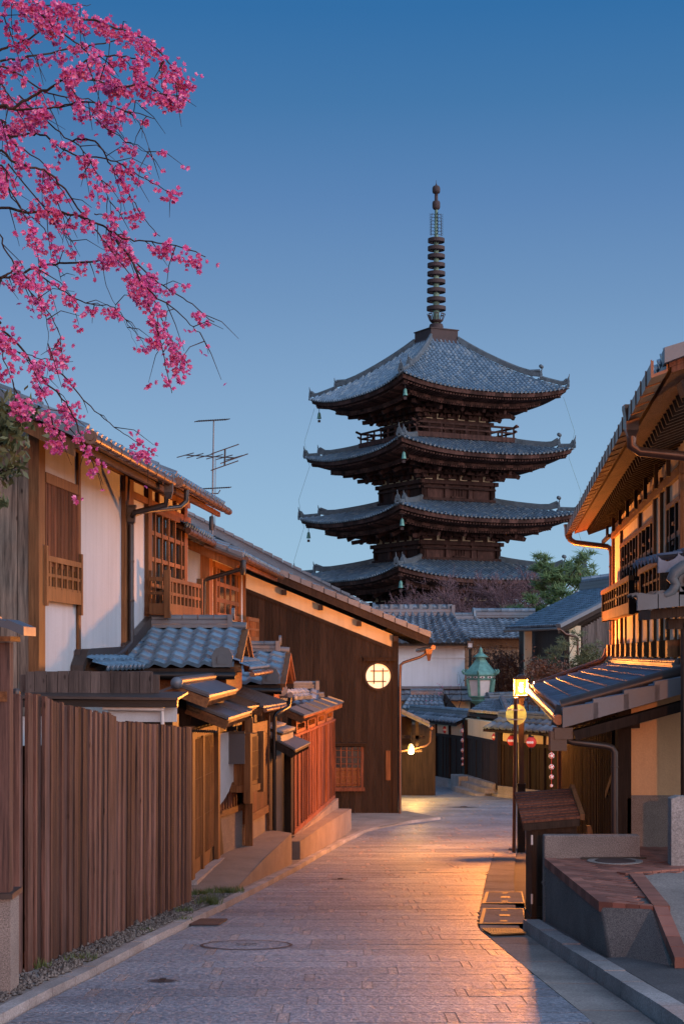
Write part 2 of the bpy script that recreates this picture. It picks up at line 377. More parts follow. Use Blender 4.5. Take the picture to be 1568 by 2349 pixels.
def planks(mb, a, b, z0, z1, wd, th, nrm, gap=.006, jz=0, jw=.15, mi=0):
    a, b = V(a), V(b); L = (b - a).length; d = (b - a).normalized(); nrm = V(nrm); t = 0
    while t < L - .01:
        q = min(wd * random.uniform(1 - jw, 1 + jw), L - t)
        f = lambda s, e, z: V((a.x, a.y, 0)) + d * s + nrm * e + V((0, 0, z))
        za = z0 if not callable(z0) else z0(t / L); zb = z1 if not callable(z1) else z1(t / L)
        e = random.uniform(0, th * .2)
        mb.fb(f, t, t + q - gap, -e, th - e, za, zb + random.uniform(-jz, jz)); t += q
def lattice(mb, f, s0, s1, d, z0, z1, nv, nh, w=.03, th=.03, mi=0):
    for i in range(nv):
        s = s0 + (s1 - s0) * (i + .5) / nv; mb.fb(f, s - w / 2, s + w / 2, d, d + th, z0, z1, mi)
    for i in range(nh):
        z = z0 + (z1 - z0) * (i + 1) / (nh + 1); mb.fb(f, s0, s1, d - .003, d + th * .7, z - w / 2, z + w / 2, mi)
def gutter(mb, a, b, r=.055, straps=0):
    a, b = V(a), V(b); mb.tube([a, b], r, 10)
    for i in range(straps):
        p = a.lerp(b, (i + .5) / straps); d = (b - a).normalized()
        mb.tube([p - d * .008, p + d * .008], r * 1.14, 10)
# ================================================================== SETTING
def poly_of(pts): return [(p.y, p.x) for p in (UG(*q) for q in pts)]
KL = poly_of([(-60, 2388), (26, 2341), (111, 2293), (232, 2233), (337, 2175), (437, 2125), (527, 2080), (685, 1996), (737, 1964), (797, 1931), (834, 1912), (868, 1902), (900, 1896), (956, 1888), (1011, 1881)])
KL = [(2, KL[0][1] - .75)] + KL
KR = [(2, 2.1), (10.5, 2.0), (13.2, 1.9), (16.4, 1.79), (17.0, 1.80), (24, 2.50), (31, 3.25), (36, 3.9), (42, 4.7)]
def XL(Y): return interp(KL, Y)
def XR(Y): return interp(KR, Y)
YT = KL[-1][0]                        # where the left kerb ends in a tip
g = MB(); ys = [-60, -20, -8, -2, 0] + [i * 1.0 for i in range(1, 66)] + [70, 78, 90, 110, 131, 160, 200, 300, 500, 1500]
xs = [-1200, -300, -80, -30, -12, -8, -5, -3, -1.5, 0, 1.5, 3, 5, 8, 12, 30, 80, 300, 1200]
vs = [(x, y, G(y) - .035) for y in ys for x in xs]; q = len(xs)
g.raw(vs, [(j * q + i, j * q + i + 1, (j + 1) * q + i + 1, (j + 1) * q + i) for j in range(len(ys) - 1) for i in range(q - 1)], 0, True)
tag(g.build('ground', M['asphalt']), kind='structure')
# paved road of rough slabs with small joint stones
rd = MB()
def slab(x0, x1, y0, y1, mi, dz):
    e = .0018; j = lambda: random.uniform(-.004, .004)
    xs4 = [x0 + e, x1 - e, x1 - e, x0 + e]
    if Y < YT and x0 <= xl + 1e-6: xs4[0], xs4[3] = XL(y0) + .02, XL(y1) + .02
    if Y < 42 and x1 >= xr - 1e-6: xs4[1], xs4[2] = XR(y0) - (.42 if Y < 31 else .05), XR(y1) - (.42 if Y < 31 else .05)
    a = list(zip(xs4, (y0 + .006, y0 + .006, y1 - .006, y1 - .006))); b = .003
    up = [(a[0][0] + b, a[0][1] + b), (a[1][0] - b, a[1][1] + b), (a[2][0] - b, a[2][1] - b), (a[3][0] + b, a[3][1] - b)]
    rd.raw([(x, y, G(y) - .02) for x, y in a] + [(x, y, G(y) + .008 + dz + j() * .4) for x, y in up],
           [(4, 5, 6, 7), (0, 1, 5, 4), (1, 2, 6, 5), (2, 3, 7, 6), (3, 0, 4, 7)], mi)
Y = 4.0; row = 0
while Y < 62:
    hgt = random.uniform(.38, .47)
    ym = Y + hgt / 2
    if Y < YT: xl = XL(ym) + .02
    else: xl = interp([(YT, KL[-1][1]), (YT + 1.2, 1.9), (44.5, .5), (50, -3), (56, -6), (66, -9)], ym)
    if Y < 42: xr = XR(ym) - (.42 if Y < 31 else .05)
    else: xr = interp([(42, 4.65), (48, 6.1), (51, 5.0), (56, 4.0), (64, 2.55), (70, 1.5)], ym)
    if xr - xl < .5: Y += hgt; row += 1; continue
    rd.face([(xl, Y, G(Y) + .003), (xr, Y, G(Y) + .003), (xr, Y + hgt, G(Y + hgt) + .003), (xl, Y + hgt, G(Y + hgt) + .003)], 2)
    x = xl - random.uniform(.1, 1.0); first = True
    while x < xr:
        L = random.uniform(.8, 1.45)
        a, b = max(x, xl), min(x + L, xr)
        if b - a > .05: slab(a, b, Y, Y + hgt, 0, random.uniform(-.001, .001))
        x += L
        jw = .075
        a, b = max(x, xl), min(x + jw, xr)
        if b - a > .05:
            yc = Y + (0 if random.random() < .75 else hgt * .5)
            slab(a, b, Y, Y + hgt, 1, .0)
            x += jw
    Y += hgt; row += 1
tag(rd.build('road', [M['slab'], M['joint'], M['mortar']]), kind='structure')
# smooth gutter strip along the right kerb
gs = MB(); yy = 4.0
while yy < 31:
    y2 = yy + 1.4
    gs.hexa([(XR(yy) - .41, yy, G(yy) - .05), (XR(yy) - .01, yy, G(yy) - .05), (XR(y2) - .01, y2 - .012, G(y2) - .05), (XR(y2) - .41, y2 - .012, G(y2) - .05),
             (XR(yy) - .41, yy, G(yy) + .004), (XR(yy) - .01, yy, G(yy) - .004), (XR(y2) - .01, y2 - .012, G(y2) - .004), (XR(y2) - .41, y2 - .012, G(y2) + .004)])
    yy = y2
tag(gs.build('gutter_strip', M['concrete']), kind='structure')
# kerbs
def kerb(name, f, y0, y1, side, wd=.12, h=.065, step=.62):
    k = MB(); y = y0
    while y < y1 - .05:
        y2 = min(y + step, y1); e = .008
        a0, a1 = f(y), f(y2 - e); o = wd * side; j = random.uniform(-.004, .004)
        k.hexa([(a0, y, G(y) - .1), (a0 + o, y, G(y) - .1), (a1 + o, y2 - e, G(y2) - .1), (a1, y2 - e, G(y2) - .1),
                (a0 + side * .012, y, G(y) + h + j), (a0 + o, y, G(y) + h + j), (a1 + o, y2 - e, G(y2) + h + j), (a1 + side * .012, y2 - e, G(y2) + h + j)])
        y = y2
    return tag(k.build(name, M['kerb']), kind='structure')
kerb('left_kerb', XL, 3, YT, -1)
kerb('right_kerb', XR, 3, 16.5, 1, .17, .11)
FK = [(44, 8.2), (48.0, 6.15), (50.4, 4.75), (55.6, 3.95), (63.9, 2.45), (70, 1.4)]
kerb('far_kerb', lambda y: interp(FK, y), 47, 68, 1, .2, .10, .9)
# verge of gravel and dirt between kerb and fence
vg = MB(); pts = []
for i in range(60):
    y = 5 + i * .62
    if y > YT - .3: break
    a = XL(y) - .112; b = a - 2.2
    pts.append((a, b, y))
for (a, b, y), (c, d, y2) in zip(pts, pts[1:]):
    m0, m1 = a - .45, c - .45
    vg.face([(m0, y, G(y) + .05), (a, y, G(y) + .055), (c, y2, G(y2) + .055), (m1, y2, G(y2) + .05)], 0, True)
    vg.face([(b, y, G(y) + .03), (m0, y, G(y) + .05), (m1, y2, G(y2) + .05), (d, y2, G(y2) + .03)], 0, True)
tag(vg.build('verge', M['concrete']), kind='structure')
st = MB()
for i in range(2600):
    y = random.uniform(9, 20.5); x = XL(y) - .16 - abs(random.gauss(.08, .15)); r = random.uniform(.008, .026)
    if random.random() < .02: r *= 2.4
    c = V((x, y, G(y) + .065)); vsx = [c + V((random.uniform(.6, 1.3) * dx, random.uniform(.6, 1.3) * dy, random.uniform(.5, 1) * dz)) * r for dx, dy, dz in ((1, 0, 0), (-1, 0, 0), (0, 1, 0), (0, -1, 0), (0, 0, 1), (0, 0, -1))]
    st.raw(vsx, [(0, 2, 4), (2, 1, 4), (1, 3, 4), (3, 0, 4), (2, 0, 5), (1, 2, 5), (3, 1, 5), (0, 3, 5)])
tag(st.build('gravel', M['gravel']), kind='stuff')
gr = MB()
def tuft(x, y, n, h, sp):
    for i in range(n):
        a = random.uniform(0, 6.28); r = random.uniform(0, sp); p = V((x + r * math.cos(a), y + r * math.sin(a) * 1.6, G(y) + .05))
        l = V((random.uniform(-.5, .5), random.uniform(-.5, .5), 1)).normalized() * h * random.uniform(.5, 1.1); wv = V((math.cos(a), math.sin(a), 0)) * .006
        gr.face([p - wv, p + wv, p + l])
for x, y, n, h, sp in [(-2.12, 13.4, 90, .08, .14), (-2.35, 12.9, 50, .10, .08), (-1.52, 18.9, 160, .16, .14), (-1.7, 17.9, 60, .1, .1), (-1.45, 20.8, 350, .09, .26), (-1.75, 20.6, 250, .08, .2), (-1.85, 15.8, 50, .06, .1), (-1.62, 17.0, 50, .06, .1)]: tuft(x, y, n, h, sp)
tag(gr.build('grass', M['grass']), kind='stuff')
# ---- things lying in the road
def cover(name, label, px, py, r, mat, ring=True, group=None):
    c = UG(px, py, .012); t = thing(name, label, 'manhole cover', c, group)
    m = MB(); sl = -.07
    def circ(r0, n=36): return [c + V((r0 * math.cos(6.2832 * i / n), r0 * math.sin(6.2832 * i / n), sl * r0 * math.sin(6.2832 * i / n))) for i in range(n)]
    a, b = circ(r), circ(r * .93)
    for i in range(36): m.face([a[i], a[(i + 1) % 36], b[(i + 1) % 36], b[i]])
    m.build('rim', M['rust'], t)
    m = MB(); m.face([p + V((0, 0, -.002)) for p in circ(r * .85)])
    for s in (-.05, .05):
        m.box(c.x - r * .22, c.y + s - .02, c.z + .001 - sl * 0, c.x + r * .22, c.y + s + .02, c.z + .006)
    m.build('lid', mat, t); return t
cover('manhole_cover', 'large round manhole cover filled with paving stone, in the grey road near the fence', 565, 2168, .42, M['slab'])
cover('manhole_cover', 'small oval iron cover near the bottom left kerb', 372, 2250, .11, M['iron'])
cover('manhole_cover', 'small iron cover in the middle of the road beside the ramp', 780, 2017, .17, M['iron'])
cover('manhole_cover', 'distant round iron cover where the road bends by the shop', 1063, 1851, .42, M['iron'])
cover('manhole_cover', 'round iron cover on the ground in front of the lattice door', 478, 2034, .3, M['iron'])
def grate(name, label, quad, mat, nx, ny):
    q4 = [UG(*p, .014) for p in quad]; c = sum(q4, V()) / 4; t = thing(name, label, 'drain grate', c)
    m = MB(); at = lambda u, v: (q4[0].lerp(q4[1], u)).lerp(q4[3].lerp(q4[2], u), v)
    m.face([p + V((0, 0, -.005)) for p in q4]); m.build('pit', M['black'], t)
    m = MB(); up = V((0, 0, .008))
    for i in range(nx + 1):
        u = i / nx; a, b = at(u, 0) + up, at(u, 1) + up; m.beam(a, b, .016, .012)
    for i in range(ny + 1):
        a, b = at(0, i / ny) + up, at(1, i / ny) + up; m.beam(a, b, .03, .0125)
    m.build('bars', mat, t); return t
grate('drain_grate', 'rusty drain grate beside the left kerb', [(436, 2123), (500, 2123), (520, 2111), (460, 2111)], M['rust'], 12, 3)
grate('drain_grate', 'shiny brass drain grate below the two square covers', [(1128, 2146), (1204, 2142), (1190, 2133), (1106, 2133)], M['brass'], 14, 3)
grate('drain_grate', 'small dark drain grate at the foot of the thin pole', [(1166, 1951), (1186, 1951), (1184, 1948), (1166, 1948)], M['iron'], 6, 2)
def hatch(label, x0, x1, ya, yb):
    q4 = [UG(x0, ya, .010), UG(x1, ya, .010), UG(x1 - 6, yb, .010), UG(x0 + 9, yb, .010)]; c = sum(q4, V()) / 4; t = thing('access_cover', label, 'access cover', c)
    at = lambda u, v: (q4[0].lerp(q4[1], u)).lerp(q4[3].lerp(q4[2], u), v)
    m = MB(); m.face(q4); m.build('stone_lid', M['concrete'], t)
    m = MB(); up = V((0, 0, .004))
    def bar(u0, v0, u1, v1): m.face([at(u0, v0) + up, at(u1, v0) + up, at(u1, v1) + up, at(u0, v1) + up])
    bar(0, 0, 1, .04); bar(0, .96, 1, 1); bar(0, .04, .08, .96); bar(.97, .04, 1, .96); bar(.42, .46, .66, .58); bar(.45, .12, .6, .2); bar(.45, .84, .6, .9)
    m.build('brass_frame', M['brass'], t)
hatch('square brass framed stone cover nearest the brass drain grate', 1098, 1206, 2120, 2085)
hatch('square brass framed stone cover farther up, above its twin', 1105, 1203, 2073, 2047)
# ================================================================== PAGODA
PC = V((216 / 3800 * 131, 131, 0)); PHI = R(16.8)
ang0 = math.atan2(-math.cos(PHI), -math.sin(PHI))            # direction of the front corner
def corner(k, r): a = ang0 + k * math.pi / 2; return V((PC.x + r * math.cos(a), PC.y + r * math.sin(a), 0))
pag = thing('pagoda', 'tall five storey wooden pagoda with grey tiled roofs rising over the street', 'pagoda', (PC.x, PC.y, G(131)))
ROOFS = [(12.2, 3.6, 2.9, 5.25, 4.1), (11.75, 7.95, 7.15, 4.9, 8.8), (11.35, 12.5, 11.75, 4.47, 13.35), (10.86, 17.45, 16.65, 6.0, 18.0), (10.45, 22.15, 21.35, 1.75, 26.15)]
BOD = [(5.6, G(131), 1.3), (5.25, 4.0, 5.6), (4.9, 8.6, 10.2), (4.47, 13.2, 14.9), (4.1, 17.8, 19.6)]
NAMES = ['lowest', 'second', 'third', 'fourth', 'top']
SQ2 = math.sqrt(.5)
for k in range(5):
    Rr, zc, zm, Ri, zi = ROOFS[k]
    hE, hI = Rr * SQ2, Ri * SQ2       # half side lengths
    lift = zc - zm
    def surf(side, wl, v, dz=0, R0=hE, R1=hI, zz=None):
        dist = R0 + (R1 - R0) * v; hw = dist
        t = max(-1, min(1, wl / hw)); a = ang0 + (side + .5) * math.pi / 2
        n = V((math.cos(a), math.sin(a), 0)); u = V((-n.y, n.x, 0))
        curve = (.80 * v + .20 * v * v) if k < 4 else (.68 * v + .32 * v * v)
        z = zm + (zi - zm) * curve + lift * abs(t) ** 2.6 * (1 - v) ** 1.3
        out = .18 * abs(t) ** 4 * (1 - v)
        p = PC + n * (dist + out) + u * wl; p.z = z + dz; return p, n, u
    rt = MB()
    pitch = .37
    for side in (3, 0):            # the two sides facing the street; the back sides are plain
        nc = int(2 * hE / pitch) // 2 * 2 + 1; rows = 22 if k == 4 else 14
        for c in range(nc):
            wl = (c - (nc - 1) / 2) * (2 * hE / nc); vmax = min(1, (hE - abs(wl)) / (hE - hI)) if hE - abs(wl) < hE - hI else 1
            if vmax < .03: continue
            hp = hE / nc
            for j in range(rows):
                v0, v1 = j / rows, (j + 1) / rows
                if v0 >= vmax: break
                v1 = min(v1, vmax)
                for (o0, o1, hh) in ((-hp, -hp * .45, 0), (hp * .45, hp, 0)):
                    a0 = surf(side, wl + o0, v0, .03)[0]; a1 = surf(side, wl + o1, v0, .03)[0]; b0 = surf(side, wl + o0, v1)[0]; b1 = surf(side, wl + o1, v1)[0]
                    rt.face([a0, a1, b1, b0])
                prof = [(-.5, 0), (-.36, .10), (0, .16), (.36, .10), (.5, 0)]
                lo = [surf(side, wl + x * hp, v0, h + .025)[0] for x, h in prof]; hi = [surf(side, wl + x * hp, v1, h)[0] for x, h in prof]
                rt.raw(lo + hi, [(i, i + 1, 6 + i, 5 + i) for i in range(4)], 0, True)
                if j == 0:
                    pp, n, u = surf(side, wl, 0, .05); rt.disc(pp, n, hp * .48, .06, 8, 1)
    for side in (1, 2):
        for j in range(6):
            v0, v1 = j / 6, (j + 1) / 6; d0, d1 = hE + (hI - hE) * v0, hE + (hI - hE) * v1
            for i in range(10):
                t0, t1 = -1 + .2 * i, -.8 + .2 * i
                rt.face([surf(side, t0 * d0, v0)[0], surf(side, t1 * d0, v0)[0], surf(side, t1 * d1, v1)[0], surf(side, t0 * d1, v1)[0]])
    roof = rt.build('roof', [M['tile_pag'], M['ridge_pag']], pag); roof['label'] = NAMES[k] + ' pagoda roof'
    # hip ridges with upturned ends
    for kk in range(4):
        hr = MB(); pa = []
        for i in range(13):
            v = i / 12 * 1.0; d = hE + (hI - hE) * v; p = surf(kk, d * .9999, v)[0]; pa.append(p)
        def along(v): 
            x = v * 12; i = min(11, int(x)); return pa[i].lerp(pa[i + 1], x - i)
        for v0, v1, hh in ((.02, .26, .2), (.26, 1.0, .32)):
            n = 8
            for i in range(n):
                a, b = along(v0 + (v1 - v0) * i / n), along(v0 + (v1 - v0) * (i + 1) / n)
                kick = lambda q: .35 * max(0, 1 - q / .22) ** 2.2
                ka, kb = kick(i / n), kick((i + 1) / n)
                hr.beam(a + V((0, 0, .06 + hh / 2 + ka * .6)), b + V((0, 0, .06 + hh / 2 + kb * .6)), .24, hh)
                hr.tube([a + V((0, 0, .06 + hh + ka)), b + V((0, 0, .06 + hh + kb))], .13, 6)
            e = along(v0) + V((0, 0, .1)); d = (along(0) - along(.2)); d.z = 0; d.normalize()
            onigawara(hr, e + d * .02 - V((0, 0, .05)), d, .4, .62, .14)
            hr.tube([e + V((0, 0, .45)), e + V((0, 0, .68)) + d * .14, e + V((0, 0, .92)) + d * .18], [.07, .05, .015], 6)
            if kk == 0 and v0 > .1:
                s = V((-d.y, d.x, 0))
                for sg in (-.2, .2): hr.ball(e + s * sg + V((0, 0, .95)) + d * .1, .15, 8)
        hr.build('hip_ridge', M['ridge_pag'], roof)
    # eaves: boards, two rows of rafters
    ev = MB(); Rw = BOD[k][0] * SQ2
    zt = BOD[k][2]
    def und(side, t, d, dz):                 # under the eave: distance d from the axis
        v = (hE - d) / (hE - hI); a = ang0 + (side + .5) * math.pi / 2; n = V((math.cos(a), math.sin(a), 0)); u = V((-n.y, n.x, 0))
        p = PC + n * d + u * (t * d); p.z = zm + lift * abs(t) ** 2.6 * max(0, 1 - max(0, v)) ** 1.3 + dz; return p, n, u
    for side in range(4):
        prof = [(hE - .06, -.02), (hE - .12, -.3), (hE - .5, -.34), (hE - .5, -.42), (hE - 1.5, -.50), (hE - 1.5, -.85), (hE - 1.62, -.9), (Rw + .7, .25)]
        NT = 20
        for (d0, z0), (d1, z1) in zip(prof, prof[1:]):
            for i in range(NT):
                t0, t1 = -1 + 2 * i / NT, -1 + 2 * (i + 1) / NT
                ev.face([und(side, t0, d0, z0)[0], und(side, t1, d0, z0)[0], und(side, t1, d1, z1)[0], und(side, t0, d1, z1)[0]])
        if side in (3, 0):
            nr = 58
            for i in range(nr):
                t = -.985 + 1.97 * i / (nr - 1)
                for (da, za, db, zb, s) in ((hE - .32, -.42, hE - 1.5, -.58, .13), (hE - 1.42, -.95, max(Rw + .9, hE - 4.6), -.1, .14)):
                    wl = t * da
                    if abs(wl) > db: db2 = abs(wl)
                    else: db2 = db
                    if da - db2 < .1: continue
                    a = und(side, wl / da, da, za)[0]; b = und(side, wl / db2, db2, za + (zb - za) * (da - db2) / (da - db))[0]
                    ev.beam(a, b, s, s)
    for kk in range(4):                      # corner tail rafters
        a = ang0 + kk * math.pi / 2; d = V((math.cos(a), math.sin(a), 0))
        for r0, r1, z0, z1, s in ((Rr - .6, Rw * 1.4, zc - .55, zt + 1.4, .34), (Rr - 3.2, Rw * 1.3, zm - .75, zt + 1.1, .32), (Rr - 4.4, Rw * 1.2, zm - 1.25, zt + .7, .3)):
            ev.beam(PC + d * r0 + V((0, 0, z0)), PC + d * r1 + V((0, 0, z1)), s, s)
    ev.build('eave', M['w_pagr'], pag)
    # walls, beams, bracket sets
    Rb, z0, z1 = BOD[k]; hb = Rb * SQ2
    wl_ = MB(); c4 = [corner(i, Rb) for i in range(4)]
    for i in range(4):
        a, b = c4[i], c4[(i + 1) % 4]; zz = lambda p, z: V((p.x, p.y, z))
        n = ((a + b) / 2 - V((PC.x, PC.y, 0))).normalized(); u = (b - a).normalized(); L = (b - a).length
        wl_.face([zz(a, z0), zz(b, z0), zz(b, z1 + 2.0), zz(a, z1 + 2.0)])
        for j in range(4):
            p = a + u * (L * j / 3); wl_.beam(zz(p, z0), zz(p, z1 + .1), .38, .38, up=n)
        for zq, hq, ex in ((z1 - .08, .3, .42), (z1 - .5, .16, .08), (z0 + .3, .2, .3)):
            wl_.beam(zz(a - u * ex, zq) + n * .16, zz(b + u * ex, zq) + n * .16, .34, hq)
        for j in (0, 2):
            q = a + u * (L * (j + .5) / 3); wl_.beam(zz(q, z0 + .4) + n * .04, zz(q, z1 - .55) + n * .04, L / 3 * .62, .06, up=n)
    wl_.build('wall', M['w_pag'], pag)
    for i in (3, 0):
        a, b = c4[i], c4[(i + 1) % 4]; n = ((a + b) / 2 - V((PC.x, PC.y, 0))).normalized(); u = (b - a).normalized(); L = (b - a).length
        for j in range(6):
            p = a + u * (L * (j + .2) / 6) + n * .02; q_ = a + u * (L * (j + .8) / 6) + n * .02
            pl = MB(); pl.prism([(p.x, p.y, z1 + .12), (q_.x, q_.y, z1 + .12), (q_.x, q_.y, z1 + .34), (p.x * .6 + q_.x * .4, p.y * .6 + q_.y * .4, z1 + .6), (p.x, p.y, z1 + .5)], n * .03); pl.build('plaster_infill', M['cream'], pag)
    wn = MB()
    for i in (3, 0):
        a, b = c4[i], c4[(i + 1) % 4]; n = ((a + b) / 2 - V((PC.x, PC.y, 0))).normalized(); u = (b - a).normalized(); L = (b - a).length
        q_ = (a + b) / 2
        for j in range(4):
            p = q_ + u * (-.36 + .24 * j) + n * .12; wn.beam(zz(p, z0 + .5), zz(p, z1 - .5), .07, .07, up=n)
        for zq in (z0 + .5, z1 - .48): wn.beam(zz(q_ - u * .62, zq) + n * .1, zz(q_ + u * .62, zq) + n * .1, .12, .12)
    if k > 0: wn.build('window_lattice', M['w_org'] if False else M['w_pagr'], pag)
    br = MB()
    for i in range(4):
        a_, b_ = c4[i], c4[(i + 1) % 4]; n = ((a_ + b_) / 2 - V((PC.x, PC.y, 0))).normalized(); u = (b_ - a_).normalized(); L = (b_ - a_).length
        gap = (zm - .9) - z1
        for tier in range(3):
            off = .25 + tier * (hE - 2.6 - hb) / 3.1; zq = z1 + .35 + tier * gap * .36
            ex = off * .96
            br.beam(zz(a_ - u * ex, zq + .28) + n * off, zz(b_ + u * ex, zq + .28) + n * off, .2, .22)
            for j in range(4):
                p = a_ + u * (L * j / 3) + n * off
                br.beam(zz(p - n * off * .9, zq), zz(p + n * .3, zq), .2, .26)
                for s in (-.55, 0, .55): br.beam(zz(p + u * s, zq - .02), zz(p + u * s, zq + .2), .24, .24, up=n)
                br.beam(zz(p - u * .75, zq - .08), zz(p + u * .75, zq - .08), .18, .18)
            for j in range(5):
                if tier < 2: p = a_ + u * (L * (j + .5) / 5) + n * off; br.beam(zz(p, zq - .1), zz(p, zq + .25), .14, .14, up=n)
        for j in range(4):
            p = a_ + u * (L * j / 3) + n * (hE - 2.3 - hb)
            br.beam(zz(p - n * 1.6, zm - .2), zz(p + n * .35, zm - 1.15), .24, .3)
    br.build('bracket_set', M['w_pag'], pag)
# balcony round the top storey
bl = MB(); Rbal = 6.2; c4 = [corner(i, Rbal) for i in range(4)]; zb = 18.05
zz = lambda p, z: V((p.x, p.y, z))
for i in range(4):
    a, b = c4[i], c4[(i + 1) % 4]; u = (b - a).normalized(); L = (b - a).length
    bl.beam(zz(a - u * .1, zb + .2), zz(b + u * .1, zb + .2), .35, .38)
    for zq, ex, s in ((zb + .75, .3, .12), (zb + 1.15, .45, .15)):
        bl.beam(zz(a, zq), zz(b, zq), s, s)
        for e, dd in ((a, -u), (b, u)): bl.beam(zz(e, zq), zz(e + dd * ex, zq + .16), s, s)
    for j in range(8):
        p = a + u * (L * j / 8); bl.beam(zz(p, zb + .3), zz(p, zb + 1.2), .14, .14)
bl.build('balcony', M['w_pag'], pag)
# finial
def fz(v): return 1.6 + (1087 - v / 5.952) / 29.0
fin = MB(); b4 = [corner(i, 1.75) for i in range(4)]; t4 = [corner(i, 1.85) for i in range(4)]; ap = [corner(i, 2.0) for i in range(4)]
fin.hexa([zz(p, fz(2200)) for p in b4] + [zz(p, fz(2075)) for p in b4]); fin.hexa([zz(p, fz(2075)) for p in t4] + [zz(p, fz(2062)) for p in t4])
fin.hexa([zz(p, fz(2260)) for p in ap] + [zz(p, fz(2195)) for p in b4])
base = fin.build('finial', M['rust'], pag)
sh = MB(); C0 = V((PC.x, PC.y, 0))
sh.lathe(C0, [(.26, fz(1990)), (.25, fz(1700)), (.22, fz(1200)), (.19, fz(800)), (.14, fz(750)), (.12, fz(400)), (.11, fz(180))], 12); sh.build('shaft', M['verd'], base)
sh = MB(); sh.lathe(C0, [(.55, fz(2062)), (.57, fz(2000)), (.5, fz(1968)), (.2, fz(1955)), (.36, fz(1950)), (.5, fz(1930)), (.56, fz(1915)), (.3, fz(1912))], 16); sh.build('bowl', M['rust'], base)
sh = MB()
for i in range(8):
    a = 6.2832 * i / 8; d = V((math.cos(a), math.sin(a), 0)); s = V((-d.y, d.x, 0))
    for sg in (-.12, .12): sh.beam(C0 + d * .5 + s * sg + V((0, 0, fz(1920))), C0 + d * .68 + s * sg + V((0, 0, fz(1840))), .05, .05)
    sh.beam(C0 + d * .68 - s * .16 + V((0, 0, fz(1835))), C0 + d * .68 + s * .16 + V((0, 0, fz(1835))), .06, .08)
sh.build('lotus_collar', M['rust'], base)
for i, zz_ in enumerate([1760, 1640, 1515, 1395, 1285, 1170, 1050, 940, 830]):
    r = .76 - i * .0125; h = .29; z0 = fz(zz_ + 20); sh = MB()
    sh.lathe(C0, [(r, z0), (r, z0 + h), (r - .06, z0 + h), (r - .06, z0), (r, z0)], 28, sm=False)
    for q_ in range(6):
        a = 6.2832 * q_ / 6 + .3; d = V((math.cos(a), math.sin(a), 0)); sh.beam(C0 + d * .15 + V((0, 0, z0 + .15)), C0 + d * (r - .03) + V((0, 0, z0 + .15)), .05, .07)
    sh.lathe(C0, [(.3, z0 - .02), (.3, z0 + .24)], 12)
    sh.build('ring', M['rust'], base)
sh = MB()
for q_ in range(4):
    a = ang0 + .5 + 6.2832 * q_ / 4; d = V((math.cos(a), math.sin(a), 0))
    sh.tube([C0 + d * .42 + V((0, 0, fz(760))), C0 + d * .40 + V((0, 0, fz(600))), C0 + d * .36 + V((0, 0, fz(455)))], [.025, .03, .02], 5)
    for i in range(13):
        z = fz(750 - i * 23); sh.tube([C0 + d * .41 + V((0, 0, z)), C0 + d * .50 + V((0, 0, z + .01)), C0 + d * .56 + V((0, 0, z + .09))], [.02, .017, .01], 4)
        if i % 2 == 0: sh.tube([C0 + d * .13 + V((0, 0, z)), C0 + d * .24 + V((0, 0, z + .08)), C0 + d * .33 + V((0, 0, z + .02)), C0 + d * .40 + V((0, 0, z + .1))], [.03, .025, .025, .02], 5)
sh.build('flame_ornament', M['black'], base)
sh = MB(); sh.lathe(C0, [(.16, fz(405)), (.27, fz(392)), (.31, fz(370)), (.31, fz(310)), (.27, fz(290)), (.14, fz(280)), (.13, fz(185)), (.28, fz(176)), (.31, fz(150)), (.31, fz(105)), (.24, fz(82)), (.08, fz(72)), (.02, fz(40)), (.012, fz(0))], 16)
sh.build('jewel', M['rust'], base)
# wind bells under the eave corners
def bell(k, kk, txt):
    Rr, zc, zm, Ri, zi = ROOFS[k]; p = corner(kk, Rr - .75); p.z = zc - 1.55
    t = thing('wind_bell', txt, 'bell', p, 'wind bells under the pagoda eaves'); m = MB()
    m.lathe(p, [(.18, 0), (.165, .05), (.135, .22), (.12, .38), (.085, .48), (.02, .53)], 12); m.build('bell_body', M['bronze'], t)
    m = MB(); m.tube([p + V((0, 0, .52)), p + V((0, 0, 1.05))], .025, 5); m.box(p.x - .11, p.y - .01, p.z - .3, p.x + .11, p.y + .01, p.z - .1); m.tube([p + V((0, 0, -.2)), p + V((0, 0, .3))], .015, 4); m.build('clapper', M['rust'], t)
for k in (4, 3, 2, 1): bell(k, 0, 'green wind bell under the front corner of the %s pagoda roof' % NAMES[k])
bell(4, 3, 'dark wind bell under the left corner of the top pagoda roof'); bell(2, 3, 'dark wind bell under the left corner of the third pagoda roof')
cb = MB()
for kk, xs_ in ((3, (-.4, .2, -.1)), (1, (.4, -.2, .1))):
    pth = []
    for k in (4, 3, 2, 1):
        p = corner(kk, ROOFS[k][0] - .35); p.z = ROOFS[k][1] - .7; pth.append(p)
        if k > 1: q_ = corner(kk, ROOFS[k - 1][0] + .1); q_.z = ROOFS[k][1] - 3.4; pth.append(q_)
    cb.tube(pth, .011, 4)
cb.build('conductor_cable', M['verd'], pag)
# ================================================================== LEFT SIDE
UP = V((0, 0, 1))
